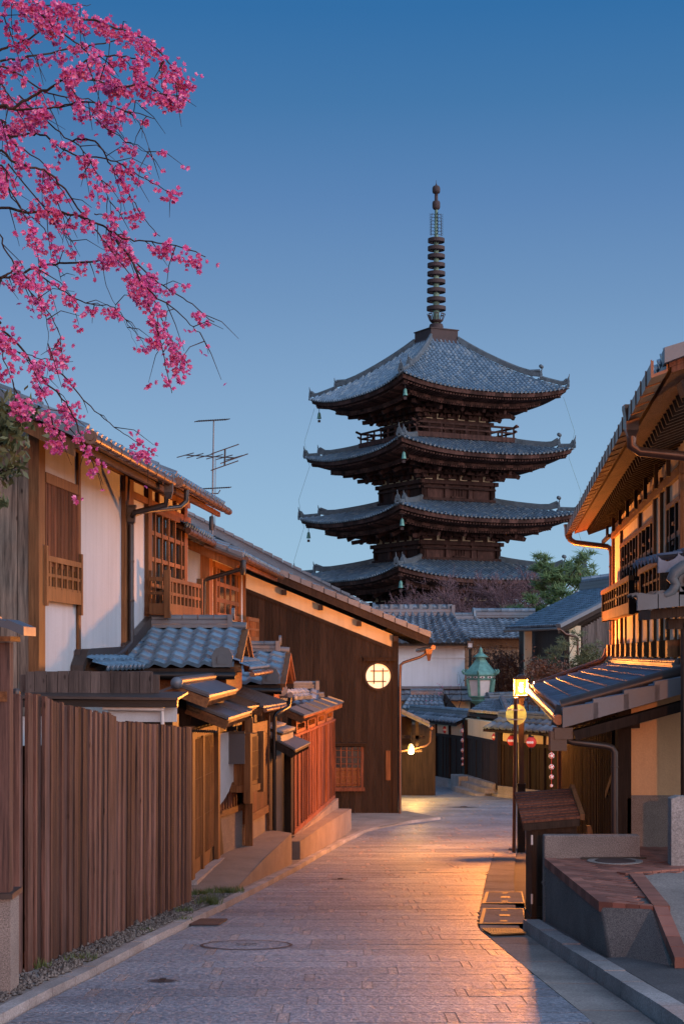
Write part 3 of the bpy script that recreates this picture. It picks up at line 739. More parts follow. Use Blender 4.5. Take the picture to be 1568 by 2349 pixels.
# ---- front board fence
fa, fbp = V((-2.44, 12.56, 0)), V((-1.775, 19.35, 0))
fd = (fbp - fa).normalized(); fn = V((fd.y, -fd.x, 0)); FLn = (fbp - fa).length
t = thing('board_fence', 'long reddish brown fence of narrow upright boards with a stepped top beside the kerb', 'fence', (fa + fbp) / 2 + V((0, 0, G(16))))
m = MB(); s = 0; n = 0
def ftop(u): return interp([(0, 1.28), (.04, 1.30), (.12, 1.22), (.3, 1.1), (.42, 1.04), (.44, .97), (1, .735)], u)
def fbot(u): return interp([(0, -.86), (1, -1.30)], u)
while s < FLn - .05:
    wd = random.choice([.07, .08, .09, .10, .115, .135]); u = s / FLn; n += 1; e = random.choice([.0, .008]) if n % 2 else random.choice([.016, .022, .03]); tw = random.uniform(-.012, .012)
    zt = ftop(u) + random.uniform(-.012, .012); zb = fbot(u) + random.uniform(-.01, .02); lean = random.uniform(-.008, .008) + .055 * math.sin(u * 3.0)
    a = fa + fd * s; b = fa + fd * (s + wd - .004)
    lo = [a + fn * e, b + fn * (e + tw), b + fn * (e + tw - .028), a + fn * (e - .028)]
    m.hexa([p + UP * zb for p in lo] + [p + UP * (zt + (.0 if i in (0, 3) else -.012)) + fd * lean for i, p in enumerate(lo)]); s += wd
m.build('boards', M['w_fence'], t)
m = MB()
for z in (.55, -.1, -.75): m.beam(fa + fd * .1 - fn * .07 + UP * z, fbp - fn * .07 + UP * (z - .42), .05, .09)
m.build('rails', M['w_fence'], t)
m = MB(); o_ = fn * -.10; m.hexa([fa + o_ + UP * -.9, fbp + o_ + UP * -1.35, fbp + o_ * 1.2 + UP * -1.35, fa + o_ * 1.2 + UP * -.9, fa + o_ + UP * .9, fbp + o_ + UP * .55, fbp + o_ * 1.2 + UP * .55, fa + o_ * 1.2 + UP * .9]); m.build('backing', M['w_black'], t)
m = MB()
for i in range(3):
    x0 = fa.x - .22 + i * .075; m.box(x0, fa.y - .035 - i * .004, -.92, x0 + .072, fa.y + .03, 1.29 + random.uniform(-.01, .01))
m.build('end_boards', M['w_fence'], t)
# ---- small gate at the left edge of the picture
GX, GY = -2.26, 11.4
t = thing('wooden_gate', 'wooden gate post with curved metal cap on a granite base at the left edge', 'gate', (GX - .4, GY, G(GY)))
m = MB(); m.box(GX - 1.4, GY, G(GY) - .1, GX - .02, GY + .3, -.09); m.build('base', M['granite'], t)
m = MB(); m.box(GX - 1.42, GY - .03, -.088, GX + .0, GY + .33, -.05); m.build('base_cap', M['metal'], t)
m = MB(); m.box(GX - .155, GY + .04, -.05, GX - .035, GY + .17, 1.68); m.build('post', M['w_fence'], t)
m = MB(); planks(m, (GX - 1.4, GY + .1, 0), (GX - .16, GY + .1, 0), -.05, 1.28, .11, .03, (0, -1, 0)); m.build('boards', M['w_slat'], t)
m = MB()
for z, h in ((1.27, .07), (1.45, .04), (1.57, .04)): m.box(GX - 1.4, GY + .03, z, GX - .05 - (.06 if h < .05 else 0), GY + .12, z + h)
m.build('rail', M['w_orgh'], t)
m = MB(); pr = []
cx = GX - .75; n = 14
for i in range(n + 1):
    a = i / n; x = -1 + 2 * a; pr.append((cx + .84 * x, 1.75 + .14 * math.sqrt(max(0, 1 - x * x * .97))))
for i in range(n):
    (x0, z0), (x1, z1) = pr[i], pr[i + 1]; lift = .012 if i % 2 else 0
    m.hexa([(x0, GY - .1, z0 - .05), (x1, GY - .1, z1 - .05), (x1, GY + .35, z1 - .05), (x0, GY + .35, z0 - .05), (x0, GY - .1, z0 + lift), (x1, GY - .1, z1 + lift), (x1, GY + .35, z1 + lift), (x0, GY + .35, z0 + lift)])
m.build('roof', M['sheet'], t)
m = MB(); m.box(GX - 1.4, GY - .05, 1.685, GX - .01, GY + .3, 1.72); m.build('beam', M['w_orgh'], t)
# ---- weathered boards and lean-to behind the fence
t = thing('weathered_fence', 'short weathered grey board fence above the lean-to roof behind the front fence', 'fence', (-2.9, 19, 1.0))
m = MB(); planks(m, (-3.62, 19, 0), (-2.16, 19, 0), 1.1, 1.4, .123, .03, (0, -1, 0), jz=.006); m.build('boards', M['w_greyd'], t)
m = MB(); m.box(-3.7, 19.04, 1.0, -2.1, 19.1, 1.36); m.build('rail', M['w_greyd'], t)
t = thing('lean_to_shed', 'dark lean-to roof with white pipe and beam just behind the front fence', 'shed', (-2.7, 19, G(19)))
m = MB(); m.hexa([(-3.75, 18.2, 1.11), (-1.80, 18.2, 1.09), (-1.80, 19.4, 1.13), (-3.75, 19.4, 1.14), (-3.75, 18.2, 1.14), (-1.80, 18.2, 1.115), (-1.80, 19.4, 1.155), (-3.75, 19.4, 1.17)]); m.build('roof', M['metal'], t)
m = MB(); m.box(-3.7, 18.3, 1.01, -1.82, 18.42, 1.088); m.build('fascia', M['black'], t)
m = MB(); m.box(-2.6, 18.45, .84, -1.84, 18.5, 1.0); m.box(-3.6, 18.5, .5, -2.5, 18.54, .9); m.build('beam', M['white'], t)
m = MB(); m.tube([(-2.65, 18.38, 1.0), (-1.97, 18.38, .985)], .028); m.tube([(-1.99, 18.38, .985), (-1.99, 18.4, .5)], .022); m.build('pipe', M['panel'], t)
m = MB(); m.box(-3.6, 18.6, G(19), -1.9, 19.3, .9); m.build('wall', M['w_black'], t)
m = MB(); m.lathe((-2.545, 12.95, .0), [(.03, 1.0), (.03, 1.30), (.026, 1.325), (.0005, 1.33)], 12)
tag(m.build('pipe_cap', M['metal'], None), 'grey rounded pipe cap between the gate and the fence end', 'pipe')
# ================================================================== HOUSE A (white plaster, wooden windows)
fA = frame(-5.45, .0834, 1)
A = thing('townhouse', 'two storey townhouse with white plaster, slatted window and wooden balcony on the left', 'house', fA(24, -1, G(22)))
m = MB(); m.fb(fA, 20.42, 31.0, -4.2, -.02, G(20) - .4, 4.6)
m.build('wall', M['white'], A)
m = MB(); a, b = fA(20.4, -4.2, 0), fA(20.4, -.05, 0)
planks(m, a, b, G(20) - .4, lambda u: 4.1 + (1 - u) * 2.0, .30, .03, (b - a).normalized().cross(UP) , gap=.008); m.build('gable_boards', M['w_grey'], A)
m = MB()
def post(f, s0, s1, d0, d1, z0, z1): m.fb(f, s0, s1, d0, d1, z0, z1)
post(fA, 20.36, 20.66, -.1, .03, G(20), 4.4); post(fA, 22.42, 22.55, -.01, .02, 1.2, 4.4)
m.fb(fA, 20.66, 22.42, -.01, .045, 3.74, 3.87)
for s_ in (24.85, 26.98, 30.45): pass
post(fA, 25.25, 25.85, -.1, .05, 1.2, 4.4); post(fA, 27.0, 27.3, -.1, .05, 1.5, 4.4); post(fA, 30.3, 30.6, -.1, .05, 1.5, 4.4)
m.fb(fA, 25.85, 31.0, -.1, .04, 4.04, 4.14); m.fb(fA, 20.66, 31.0, -.1, .03, 4.32, 4.45)
for s_ in (27.9, 28.7, 29.5): m.fb(fA, s_, s_ + .1, -.1, .04, 4.14, 4.32)
m.build('timber_frame', M['w_org'], A)
w_ = MB(); w_.fb(fA, 20.68, 22.42, -.03, .012, 2.7, 3.74)
W1 = w_.build('window', M['w_black'], A); W1['label'] = 'slatted wooden window screen'
m = MB(); lattice(m, fA, 20.68, 22.4, .012, 2.7, 3.74, 24, 0, .034, .02); m.build('slats', M['w_slat'], W1)
m = MB()
for s_ in (20.60, 22.40): m.fb(fA, s_, s_ + .09, .01, .065, 2.12 if s_ > 21 else 2.2, 2.95)
m.fb(fA, 20.69, 22.40, .025, .062, 2.76, 2.83); m.fb(fA, 20.69, 22.40, .02, .06, 2.26, 2.42); m.fb(fA, 20.69, 22.40, .03, .052, 2.57, 2.61); m.fb(fA, 20.69, 22.40, .03, .052, 2.42, 2.45)
for i in range(6): s_ = 20.69 + 1.71 * (i + .5) / 6; m.fb(fA, s_ - .04, s_ + .04, .028, .055, 2.42, 2.76)
m.build('railing', M['w_org'], A)
m = MB(); m.fb(fA, 20.69, 22.40, -.03, .005, 2.42, 2.76); m.build('railing_backing', M['w_black'], A)
# balcony window
w_ = MB(); w_.fb(fA, 27.3, 30.3, -.14, -.012, 2.3, 4.04); W2 = w_.build('window', M['glass'], A); W2['label'] = 'tall glazed window behind the balcony'
m = MB(); lattice(m, fA, 27.3, 30.3, .0, 2.3, 4.04, 5, 3, .07, .05); m.fb(fA, 27.3, 30.3, 0, .06, 3.95, 4.05); m.build('frame', M['w_org'], W2)
bm = MB()
D = .38
for s_, d_ in ((26.9, D), (30.0, D), (27.1, .03), (30.0, .03)): bm.fb(fA, s_ - .05, s_ + .05, d_ - .05, d_ + .05, 2.18, 2.96)
for z0, z1, o in ((2.78, 2.85, .035), (2.56, 2.61, .022), (2.24, 2.42, .03)):
    bm.fb(fA, 26.95, 29.95, D - o, D + o, z0, z1)
    bm.fb(fA, 26.88, 26.93, .08, D - .05, z0 + .002, z1 - .002); bm.fb(fA, 29.97, 30.02, .08, D - .05, z0 + .002, z1 - .002)
for i in range(8): s_ = 26.95 + 3.0 * (i + .8) / 8.4; bm.fb(fA, s_ - .055, s_ + .055, D - .026, D + .026, 2.42, 2.78)
bm.fb(fA, 26.95, 29.95, .0, D - .035, 2.25, 2.29)
bm.build('balcony', M['w_org'], A)
# roofs of house A
def gable_roof(par, f, s0, s1, d_e, z_e, d_r, pitch, ncol, nrow, th=.10, caps=.055, soffit=True, verge=True, mat='tile', lab=None):
    zr = z_e + (d_e - d_r) * pitch
    rb = MB(); tiles(rb, f(s0, d_e, z_e), f(s1, d_e, z_e), f(s0, d_r, zr), f(s1, d_r, zr), ncol, nrow, .04, .035, 's', 7, caps=caps)
    rf = rb.build('roof', M[mat], par)
    if lab: rf['label'] = lab
    if verge:
        vb = MB(); L = d_e - d_r; k = max(3, int(L / .28))
        for i in range(k):
            da, db = d_e + .03 - L * i / k, d_e + .03 - L * (i + 1) / k - .03
            za, zb = z_e + (d_e - da) * pitch, z_e + (d_e - db) * pitch
            vb.hexa([f(s0 - .06, da, za - .11), f(s0 + .16, da, za - .11), f(s0 + .16, db, zb - .11), f(s0 - .06, db, zb - .11),
                     f(s0 - .06, da, za + .055), f(s0 + .16, da, za + .055), f(s0 + .16, db, zb + .02), f(s0 - .06, db, zb + .02)])
            vb.tube([f(s0 + .2, da, za + .08), f(s0 + .2, db, zb + .05)], .05, 8)
        vb.build('verge_tiles', M['ridge'], rf)
    sb = MB(); o = .06
    for (a0, a1, q0, q1) in ((d_e - .02, d_r, o, o + .05),):
        sb.hexa([f(s0 + .02, a0, z_e - q1), f(s1 - .02, a0, z_e - q1), f(s1 - .02, a1, zr - q1), f(s0 + .02, a1, zr - q1),
                 f(s0 + .02, a0, z_e - q0), f(s1 - .02, a0, z_e - q0), f(s1 - .02, a1, zr - q0), f(s0 + .02, a1, zr - q0)])
    if soffit:
        nr = int((s1 - s0) / .35)
        for i in range(nr):
            s_ = s0 + .1 + (s1 - s0 - .2) * i / max(1, nr - 1)
            sb.beam(f(s_, d_e - .08, z_e - .15), f(s_, d_e - 1.3, z_e - .15 + 1.22 * pitch), .06, .08)
        sb.fb(f, s0 + .03, s1 - .03, d_e - .10, d_e - .05, z_e - .2, z_e - .115)
    sb.build('soffit', M['w_orgh'], rf)
    bb = MB(); bb.hexa([f(s0 + .03, d_e - .1, z_e - .30), f(s0 + .09, d_e - .1, z_e - .30), f(s0 + .09, d_r, zr - .30), f(s0 + .03, d_r, zr - .30),
                        f(s0 + .03, d_e - .1, z_e - .115), f(s0 + .09, d_e - .1, z_e - .115), f(s0 + .09, d_r, zr - .115), f(s0 + .03, d_r, zr - .115)])
    bb.build('bargeboard', M['w_org'], rf)
    return rf
rA1 = gable_roof(A, fA, 19.9, 25.55, .68, 4.27, -3.6, .48, 22, 16, lab='near roof of the townhouse')
rA2 = gable_roof(A, fA, 25.6, 30.7, .70, 4.33, -3.6, .48, 22, 16, lab='far roof of the townhouse')
m = MB(); gutter(m, fA(19.95, .78, 4.2), fA(25.2, .78, 4.2), .06, 9); gutter(m, fA(25.7, .80, 4.25), fA(30.75, .80, 4.23), .06, 11)
for s_, z in ((19.93, 4.2), (25.68, 4.25)): p = fA(s_, .78, z); m.tube([p - V((0, .03, 0)), p], .085, 12); m.tube([p - V((0, .05, 0)), p - V((0, .03, 0))], .045, 12)
m.build('gutter', M['gutter'], A)
m = MB()
m.lathe(fA(25.4, .1, 3.62) , [(.04, -.06), (.09, 0), (.10, .22), (.115, .23), (.115, .26)], 4, sm=False, rot=.8)
m.lathe(fA(25.0, .76, 3.95), [(.05, -.02), (.09, .08), (.10, .3)], 4, sm=False, rot=.8)
m.tube([fA(25.0, .74, 3.98), fA(25.05, .72, 3.85), fA(25.2, .2, 3.75), fA(25.4, .12, 3.7)], .045)
m.tube([fA(26.3, .80, 4.2), fA(26.3, .80, 4.02), fA(26.25, .70, 3.92), fA(25.6, .22, 3.8), fA(25.42, .14, 3.74)], .045)
pb = fA(25.4, .1, 1.78)
m.tube([fA(25.4, .1, 3.6), pb, P(282, 1493, 24.9), P(266, 1505, 24.6), P(215, 1524, 23.5), P(155, 1546, 22.5)], .048)
for z in (3.0, 2.4): p = fA(25.4, .1, z); m.tube([p, p + UP * .03], .054)
m.build('downpipe', M['metal'], A)
# tiled pent roof with gable in front of house A (R1)
def street_gable(par_label, cat_label, y_e, y_r, xw, xt_e, xt_r, z_e, z_r, ncol, nrow, apron=None, name='tiled_gable_roof', far=True):
    """roof whose slope faces the camera; the ridge runs out towards the street and ends in a gable"""
    t = thing(name, par_label, cat_label, ((xw + xt_e) / 2, y_e, z_e - .15))
    m = MB(); tiles(m, (xw, y_e, z_e), (xt_e, y_e, z_e), (xw, y_r, z_r), (xt_e, y_r, z_r), ncol, nrow, .055, .05, 's', 10, caps=0)
    if far: tiles(m, (xt_e, 2 * y_r - y_e, z_e), (xw, 2 * y_r - y_e, z_e), (xt_e, y_r, z_r), (xw, y_r, z_r), ncol, nrow, .045, .05, 's', 6)
    m.build('tile_slope', M['tile'], t)
    m = MB(); ridge(m, (xw, y_r, z_r + .02), (xt_r, y_r, z_r + .02), .2, .13, .06, .25); 
    m.tube([(xt_r - .02, y_r, z_r + .06), (xt_e + .06, y_r, z_r + .04)], .075, 10)
    m.box(xt_r - .03, y_r - .13, z_r - .02, xt_r + .05, y_r + .13, z_r + .24); m.disc((xt_r + .03, y_r - .0, z_r + .25), (1, 0, 0), .1, .05, 14)
    m.build('ridge', M['ridge'], t)
    m = MB()
    for sg in (-1, 1):
        L = y_r - y_e
        a = V((xt_e + .02, y_r, z_r - .03)); b = V((xt_e + .02, y_r + sg * L, z_e - .03))
        m.beam(a, b, .07, .15, up=(1, 0, 0))
        m.beam(a + V((-.05, 0, -.06)), b + V((-.05, 0, -.06)), .06, .14, up=(1, 0, 0))
    m.build('bargeboard', M['w_org'], t)
    m = MB(); m.face([(xt_e - .06, y_e + .2, z_e), (xt_e - .06, 2 * y_r - y_e - .2, z_e), (xt_e - .06, y_r, z_r - .05)]); m.build('gable_panel', M['w_black'], t)
    m = MB(); m.box(xw, y_e - .01, z_e - .10, xt_e, y_e + .05, z_e - .02); m.hexa([(xw, y_e + .05, z_e - .1), (xt_e, y_e + .05, z_e - .1), (xt_e, y_r, z_r - .12), (xw, y_r, z_r - .12), (xw, y_e + .05, z_e - .03), (xt_e, y_e + .05, z_e - .03), (xt_e, y_r, z_r - .04), (xw, y_r, z_r - .04)]); m.build('eave_board', M['w_black'], t)
    m = MB(); gutter(m, (xw + .1, y_e - .07, z_e - .12), (xt_e + .02, y_e - .07, z_e - .13), .06, 0)
    m.lathe((xw + (xt_e - xw) * .71, y_e - .07, z_e - .36), [(.06, 0), (.08, .14), (.13, .24)], 4, sm=False, rot=.8)
    m.build('gutter', M['black'], t)
    onb = MB(); p = V((xt_e - .18, y_e - .03, z_e + .03)); onb.box(p.x - .14, p.y - .02, p.z - .03, p.x + .15, p.y + .3, p.z + .02)
    arch = [(-.15, 0), (-.16, .14), (-.1, .25), (0, .28), (.1, .25), (.16, .14), (.15, 0)]; onb.prism([p + V((x, 0, z)) for x, z in arch], (0, .1, 0))
    arch = [(-.07, .02), (-.07, .13), (0, .19), (.07, .13), (.07, .02)]; onb.prism([p + V((x, -.03, z)) for x, z in arch], (0, .03, 0))
    onb.build('end_tile', M['ridge_pag'], t)
    if apron:
        xa, za, y1 = apron
        m = MB(); tiles(m, (xa, y_e + .05, za), (xa + .1, y1, za), (xt_e - .1, y_e + .05, za + .17), (xt_e, y1, za + .17), int((y1 - y_e) / .26), 2, .035, .03, 's', 6, caps=.045)
        m.build('apron_tiles', M['tile'], t)
        m = MB(); gutter(m, (xa + .05, y_e - .05, za - .07), (xa + .15, y1 + .05, za - .07), .04, 5); m.build('apron_gutter', M['gutter'], t)
    return t
xw = fA(26, 0, 0).x
R1t = street_gable('blue grey tiled gable roof below the balcony of the white townhouse', 'roof', 24.9, 27.05, -3.36, -1.62, -1.83, 1.40, 2.0, 7, 6, (-1.40, 1.36, 29.2))
m = MB(); m.box(-3.5, 25.1, .3, -1.75, 29.0, 1.34); m.build('wall', M['w_orgh'], R1t)
m = MB(); m.hexa([fA(22.3, 0, 1.55), fA(25.2, 0, 1.60), fA(25.2, .07, 1.60), fA(22.3, .07, 1.55), fA(22.3, 0, 1.66), fA(25.2, 0, 1.71), fA(25.2, .07, 1.71), fA(22.3, .07, 1.66)])
m.hexa([fA(25.2, 0, 1.58), fA(27.1, 0, 2.05), fA(27.1, .1, 2.05), fA(25.2, .1, 1.58), fA(25.2, 0, 1.76), fA(27.1, 0, 2.23), fA(27.1, .1, 2.23), fA(25.2, .1, 1.76)])
m.hexa([fA(22.1, 0, 1.30), fA(22.4, 0, 1.55), fA(22.4, .16, 1.55), fA(22.1, .16, 1.30), fA(22.1, 0, 1.45), fA(22.4, 0, 1.66), fA(22.4, .16, 1.66), fA(22.1, .16, 1.45)])
m.build('flashing', M['metal'], R1t)
m = MB(); a0, a1, b0, b1 = fA(22.3, .42, 1.38), fA(25.2, .42, 1.38), fA(22.3, .02, 1.56), fA(25.2, .02, 1.56)
tiles(m, a0, a1, b0, b1, 10, 2, .045, .04, 's', 6, caps=.05); m.build('pent_tiles', M['tile'], R1t)
m = MB(); gutter(m, fA(22.2, .5, 1.31), fA(25.1, .5, 1.29), .055); m.build('pent_gutter', M['metal'], R1t)
# ================================================================== HOUSE B
fB = frame(-4.677, .059, 1)
B = thing('townhouse', 'narrow orange lit townhouse with a paned window behind the white townhouse', 'house', fB(36, -1, G(36)))
m = MB(); m.fb(fB, 33.5, 39.7, -4, -.02, G(36) - .2, 3.9); a = fA(30.9, -.6, 0); 
m.hexa([(-4.2, 31.0, G(36)), (-3.28, 31.0, G(36)), (-3.2, 33.6, G(36)), (-4.2, 33.6, G(36)), (-4.2, 31.0, 4.2), (-3.28, 31.0, 4.2), (-3.2, 33.6, 4.2), (-4.2, 33.6, 4.2)])
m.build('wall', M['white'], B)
m = MB(); m.fb(fB, 33.42, 33.95, -.15, .03, -1, 3.75); m.fb(fB, 39.5, 39.75, -.1, .03, -1, 3.75); m.fb(fB, 34.3, 38.8, -.05, .03, 3.40, 3.52); m.fb(fB, 33.9, 39.6, -.05, .02, 3.6, 3.75)
m.fb(fB, 34.35, 34.6, -.05, .04, 1.9, 3.42); m.fb(fB, 38.5, 38.75, -.05, .04, 2.2, 3.42)
m.build('timber_frame', M['w_org'], B)
w_ = MB(); w_.fb(fB, 34.6, 38.5, -.06, .0, 2.4, 3.42); W3 = w_.build('window', M['glass'], B)
m = MB(); lattice(m, fB, 34.6, 38.5, .0, 2.4, 3.42, 4, 2, .09, .02); m.fb(fB, 34.5, 38.6, .0, .06, 2.35, 2.46); m.build('frame', M['w_org'], W3)
m = MB(); m.fb(fB, 37.9, 40.2, .25, .3, 2.36, 2.45); m.fb(fB, 37.9, 40.2, .25, .3, 1.88, 2.0); m.fb(fB, 37.9, 40.2, .255, .295, 2.15, 2.2)
for i in range(7): s_ = 37.95 + i * .37; m.fb(fB, s_, s_ + .08, .255, .3, 2.0, 2.36)
m.fb(fB, 37.9, 40.2, .02, .25, 1.9, 1.95); m.build('railing', M['w_org'], B)
rB2 = gable_roof(B, fB, 33.15, 40.9, .72, 3.58, -3.2, .42, 24, 14, lab='tiled roof with verge facing the camera')
fB1 = frame(-4.74, .0635, 1)
rb = MB(); tiles(rb, fB1(29.8, .02, 3.9), fB1(33.3, .02, 3.9), fB1(29.8, -2.2, 4.9), fB1(33.3, -2.2, 4.9), 12, 8, .04, .035, 's', 6, caps=.055); rr = rb.build('roof', M['tile'], B); rr['label'] = 'short tiled roof strip joining the next house'
sb = MB(); sb.hexa([fB1(29.8, 0, 3.82), fB1(33.3, 0, 3.82), fB1(33.3, -2.2, 4.82), fB1(29.8, -2.2, 4.82), fB1(29.8, 0, 3.88), fB1(33.3, 0, 3.88), fB1(33.3, -2.2, 4.88), fB1(29.8, -2.2, 4.88)]); sb.build('soffit', M['w_orgh'], rr)
m = MB(); gutter(m, fB1(29.8, .08, 3.82), fB1(33.2, .08, 3.80), .06, 6); gutter(m, P(470, 1250, 33.1), P(556, 1284, 33.0), .055); gutter(m, fB(33.2, .80, 3.5), fB(41, .80, 3.5), .055, 9)
m.build('gutter', M['gutter'], B)
m = MB(); p = P(557, 1303, 33.0); m.lathe(p - UP * .14, [(.045, 0), (.06, .05), (.065, .28), (.05, .30)], 8)
m.tube([p - UP * .02 - V((.03, 0, 0)), P(476, 1328, 33.3), P(470, 1333, 33.3), P(468, 1345, 33.3), P(466, 1460, 33.3)], .042); m.build('downpipe', M['black'], B)
# tv antenna standing on the roof
ap = P(487, 1230, 37); t = thing('tv_antenna', 'tall thin mast with three television aerials against the sky', 'antenna', ap)
m = MB(); m.tube([ap, P(488, 1090, 37), P(490, 962, 37)], [.022, .02, .016], 6); m.tube([P(493, 1225, 37), P(494, 1050, 37)], .008, 4); m.build('mast', M['ridge'], t)
def yagi(y, x0, x1, el, n):
    m = MB(); a, b = P(x0, y, 37), P(x1, y + (6 if el > .2 else -4), 37); m.tube([a, b], .013, 5)
    for i in range(n):
        p = a.lerp(b, i / (n - 1)); e = V((.55, .7, .25)).normalized() * el; m.tube([p - e, p + e], .011, 4)
    m.build('aerial', M['iron'], t); return m
yagi(966, 452, 521, .09, 14); yagi(1044, 425, 537, .28, 6); yagi(1122, 450, 527, .05, 16)
m = MB(); m.tube([P(516, 1030, 37), P(515, 1068, 37)], .02, 5)
for q_ in (P(516, 1030, 37), P(515, 1068, 37), P(537, 1052, 37)):
    e = V((.3, .1, .12)); m.tube([q_ - e, q_ + e], .012, 4)
m.tube([P(470, 1124, 37), P(473, 1132, 37), P(500, 1132, 37), P(505, 1124, 37)], .012, 4); m.lathe(P(485, 1216, 37), [(.05, 0), (.06, .1), (.05, .3), (.01, .32)], 8); m.build('bracket', M['iron'], t)
# ================================================================== HOUSE C (dark boarded gable with round window)
CY = 42.3
def cz(x): return 1.82 + (2.24 - x) * .4166          # underside of the roof
Ch = thing('boarded_house', 'dark boarded house with a cream gable band and a glowing round window', 'house', (-1.0, CY + 2, G(CY)))
def poly_wall(pts, y, th, mat, name): m = MB(); m.prism([(x, y, z) for x, z in pts], (0, th, 0)); return m.build(name, mat, Ch)
poly_wall([(-5.5, G(42)), (1.30, G(42) - .05), (1.30, cz(1.30) - .12), (-5.5, cz(-5.5) - .12)], CY + .05, 8.5, M['cream'], 'wall')
xl_, xr_ = -5.5, 1.30
def bandz(x): return 1.67 + (1.356 - x) * .405
m = MB(); x = xl_
while x < xr_:
    x2 = min(x + random.uniform(.15, .19), xr_); e = random.uniform(.02, .032); zl = .93
    m.hexa([(x, CY - e, G(42) - .05), (x2 - .006, CY - e, G(42) - .05), (x2 - .006, CY + .045, G(42) - .05), (x, CY + .045, G(42) - .05), (x, CY - e, .93), (x2 - .006, CY - e, .93), (x2 - .006, CY + .045, .93), (x, CY + .045, .93)])
    m.hexa([(x, CY - e - .004, .931), (x2 - .006, CY - e - .004, .931), (x2 - .006, CY + .045, .931), (x, CY + .045, .931), (x, CY - e, bandz(x)), (x2 - .006, CY - e, bandz(x2)), (x2 - .006, CY + .045, bandz(x2)), (x, CY + .045, bandz(x))])
    x = x2
m.build('wall_boards', M['w_dark'], Ch)
m = MB(); m.beam((xl_, CY - .02, bandz(xl_) + .02), (xr_, CY - .02, bandz(xr_) + .02), .09, .09); m.box(1.29, CY - .06, G(42) - .05, 1.44, CY + .1, cz(1.4) - .12)
m.box(1.31, CY + .1, G(42) - .05, 1.43, CY + 8, 1.0)
m.build('timber_frame', M['w_dark'], Ch)
m = MB()
for px_ in (652, 735, 823, 906): x = (px_ - 784) / 3800 * CY; m.box(x - .06, CY - .32, cz(x) - .27, x + .06, CY + .02, cz(x) - .14)
m.build('purlin_end', M['w_black'], Ch)
def croof(x_e, y0, y1, x_t, off, name):
    e0, e1 = V((x_e, y0, cz(x_e) + off)), V((x_e, y1, cz(x_e) + off)); r0, r1 = V((x_t, y0, cz(x_t) + off)), V((x_t, y1, cz(x_t) + off))
    m = MB(); tiles(m, e0, e1, r0, r1, int((y1 - y0) / .27), 22, .035, .03, 's', 5, caps=.05); ro = m.build(name, M['tile'], Ch)
    m = MB(); k = 26
    for i in range(k):
        a, b = x_e + (x_t - x_e) * i / k, x_e + (x_t - x_e) * (i + 1) / k - .02
        m.hexa([(a, y0 - .05, cz(a) + off - .09), (a, y0 + .16, cz(a) + off - .09), (b, y0 + .16, cz(b) + off - .09), (b, y0 - .05, cz(b) + off - .09),
                (a, y0 - .05, cz(a) + off + .07), (a, y0 + .16, cz(a) + off + .07), (b, y0 + .16, cz(b) + off + .035), (b, y0 - .05, cz(b) + off + .035)])
    m.build('verge_tiles', M['ridge'], ro)
    m = MB(); m.hexa([(x_e - .05, y0, cz(x_e) + off - .2), (x_e - .05, y1, cz(x_e) + off - .2), (x_t, y1, cz(x_t) + off - .2), (x_t, y0, cz(x_t) + off - .2),
                      (x_e - .05, y0, cz(x_e) + off - .05), (x_e - .05, y1, cz(x_e) + off - .05), (x_t, y1, cz(x_t) + off - .05), (x_t, y0, cz(x_t) + off - .05)])
    m.beam((x_e - .05, y0 + .06, cz(x_e) + off - .17), (x_t, y0 + .06, cz(x_t) + off - .17), .1, .2)
    for i in range(9): s_ = y0 + .3 + (y1 - y0 - .5) * i / 8; m.beam((x_e - .03, s_, cz(x_e) + off - .2), (x_e - 1.0, s_, cz(x_e - 1.0) + off - .2), .07, .08)
    m.build('soffit', M['w_black'], ro); return ro
croof(2.24, 41.85, 50.5, -5.5, .28, 'roof')
m = MB(); x0, z0_, x1, z1_ = -5.0, 6.02, .85, 3.0
m.hexa([(x0, 50, z0_ - .25), (x1, 50, z1_ - .25), (x1, 53, z1_ - .25), (x0, 53, z0_ - .25), (x0, 50, z0_), (x1, 50, z1_), (x1, 53, z1_), (x0, 53, z0_)])
for i in range(20):
    a, b = i / 20, (i + .93) / 20; m.hexa([(x0 + (x1 - x0) * q_, yq, z0_ + (z1_ - z0_) * q_ + dz + (.03 if q_ == b and dz else 0)) for dz in (0, .07) for q_, yq in ((a, 49.9), (b, 49.9), (b, 50.2), (a, 50.2))])
rr = m.build('roof', M['ridge'], Ch); rr['label'] = 'higher back roof verge'
m = MB(); gutter(m, (2.30, 41.8, 1.76), (2.30, 50.5, 1.70), .06, 8); m.lathe((2.2, 42.0, 1.42), [(.04, 0), (.1, .18), (.12, .3)], 4, sm=False, rot=.8)
m.tube([P(977, 1490, 42.1), P(974, 1502, 42.1), P(962, 1508, 42.1), P(925, 1520, 42.1), P(918, 1526, 42.1), P(917, 1560, 42.1), P(917, 1868, 42.1)], .035); m.build('gutter', M['gutter'], Ch)
m = MB(); m.box(.55, CY - .16, 1.42, 1.40, CY, 1.50); m.box(.52, CY - .2, 1.50, 1.42, CY, 1.53); m.build('window_hood', M['w_dark'], Ch)
cw = V(((867 - 784) / 3800 * CY, CY - .035, 1.6 - 51 / 3800 * CY)); rw = .325
m = MB(); m.disc(cw + V((0, -.004, 0)), (0, -1, 0), rw, .01, 40); RW = m.build('round_window', M['paper'], Ch)
m = MB(); ring_o = [cw + V((math.cos(6.2832 * i / 40) * (rw + .05), 0, math.sin(6.2832 * i / 40) * (rw + .05))) for i in range(40)]; ring_i = [cw + V((math.cos(6.2832 * i / 40) * (rw - .01), 0, math.sin(6.2832 * i / 40) * (rw - .01))) for i in range(40)]
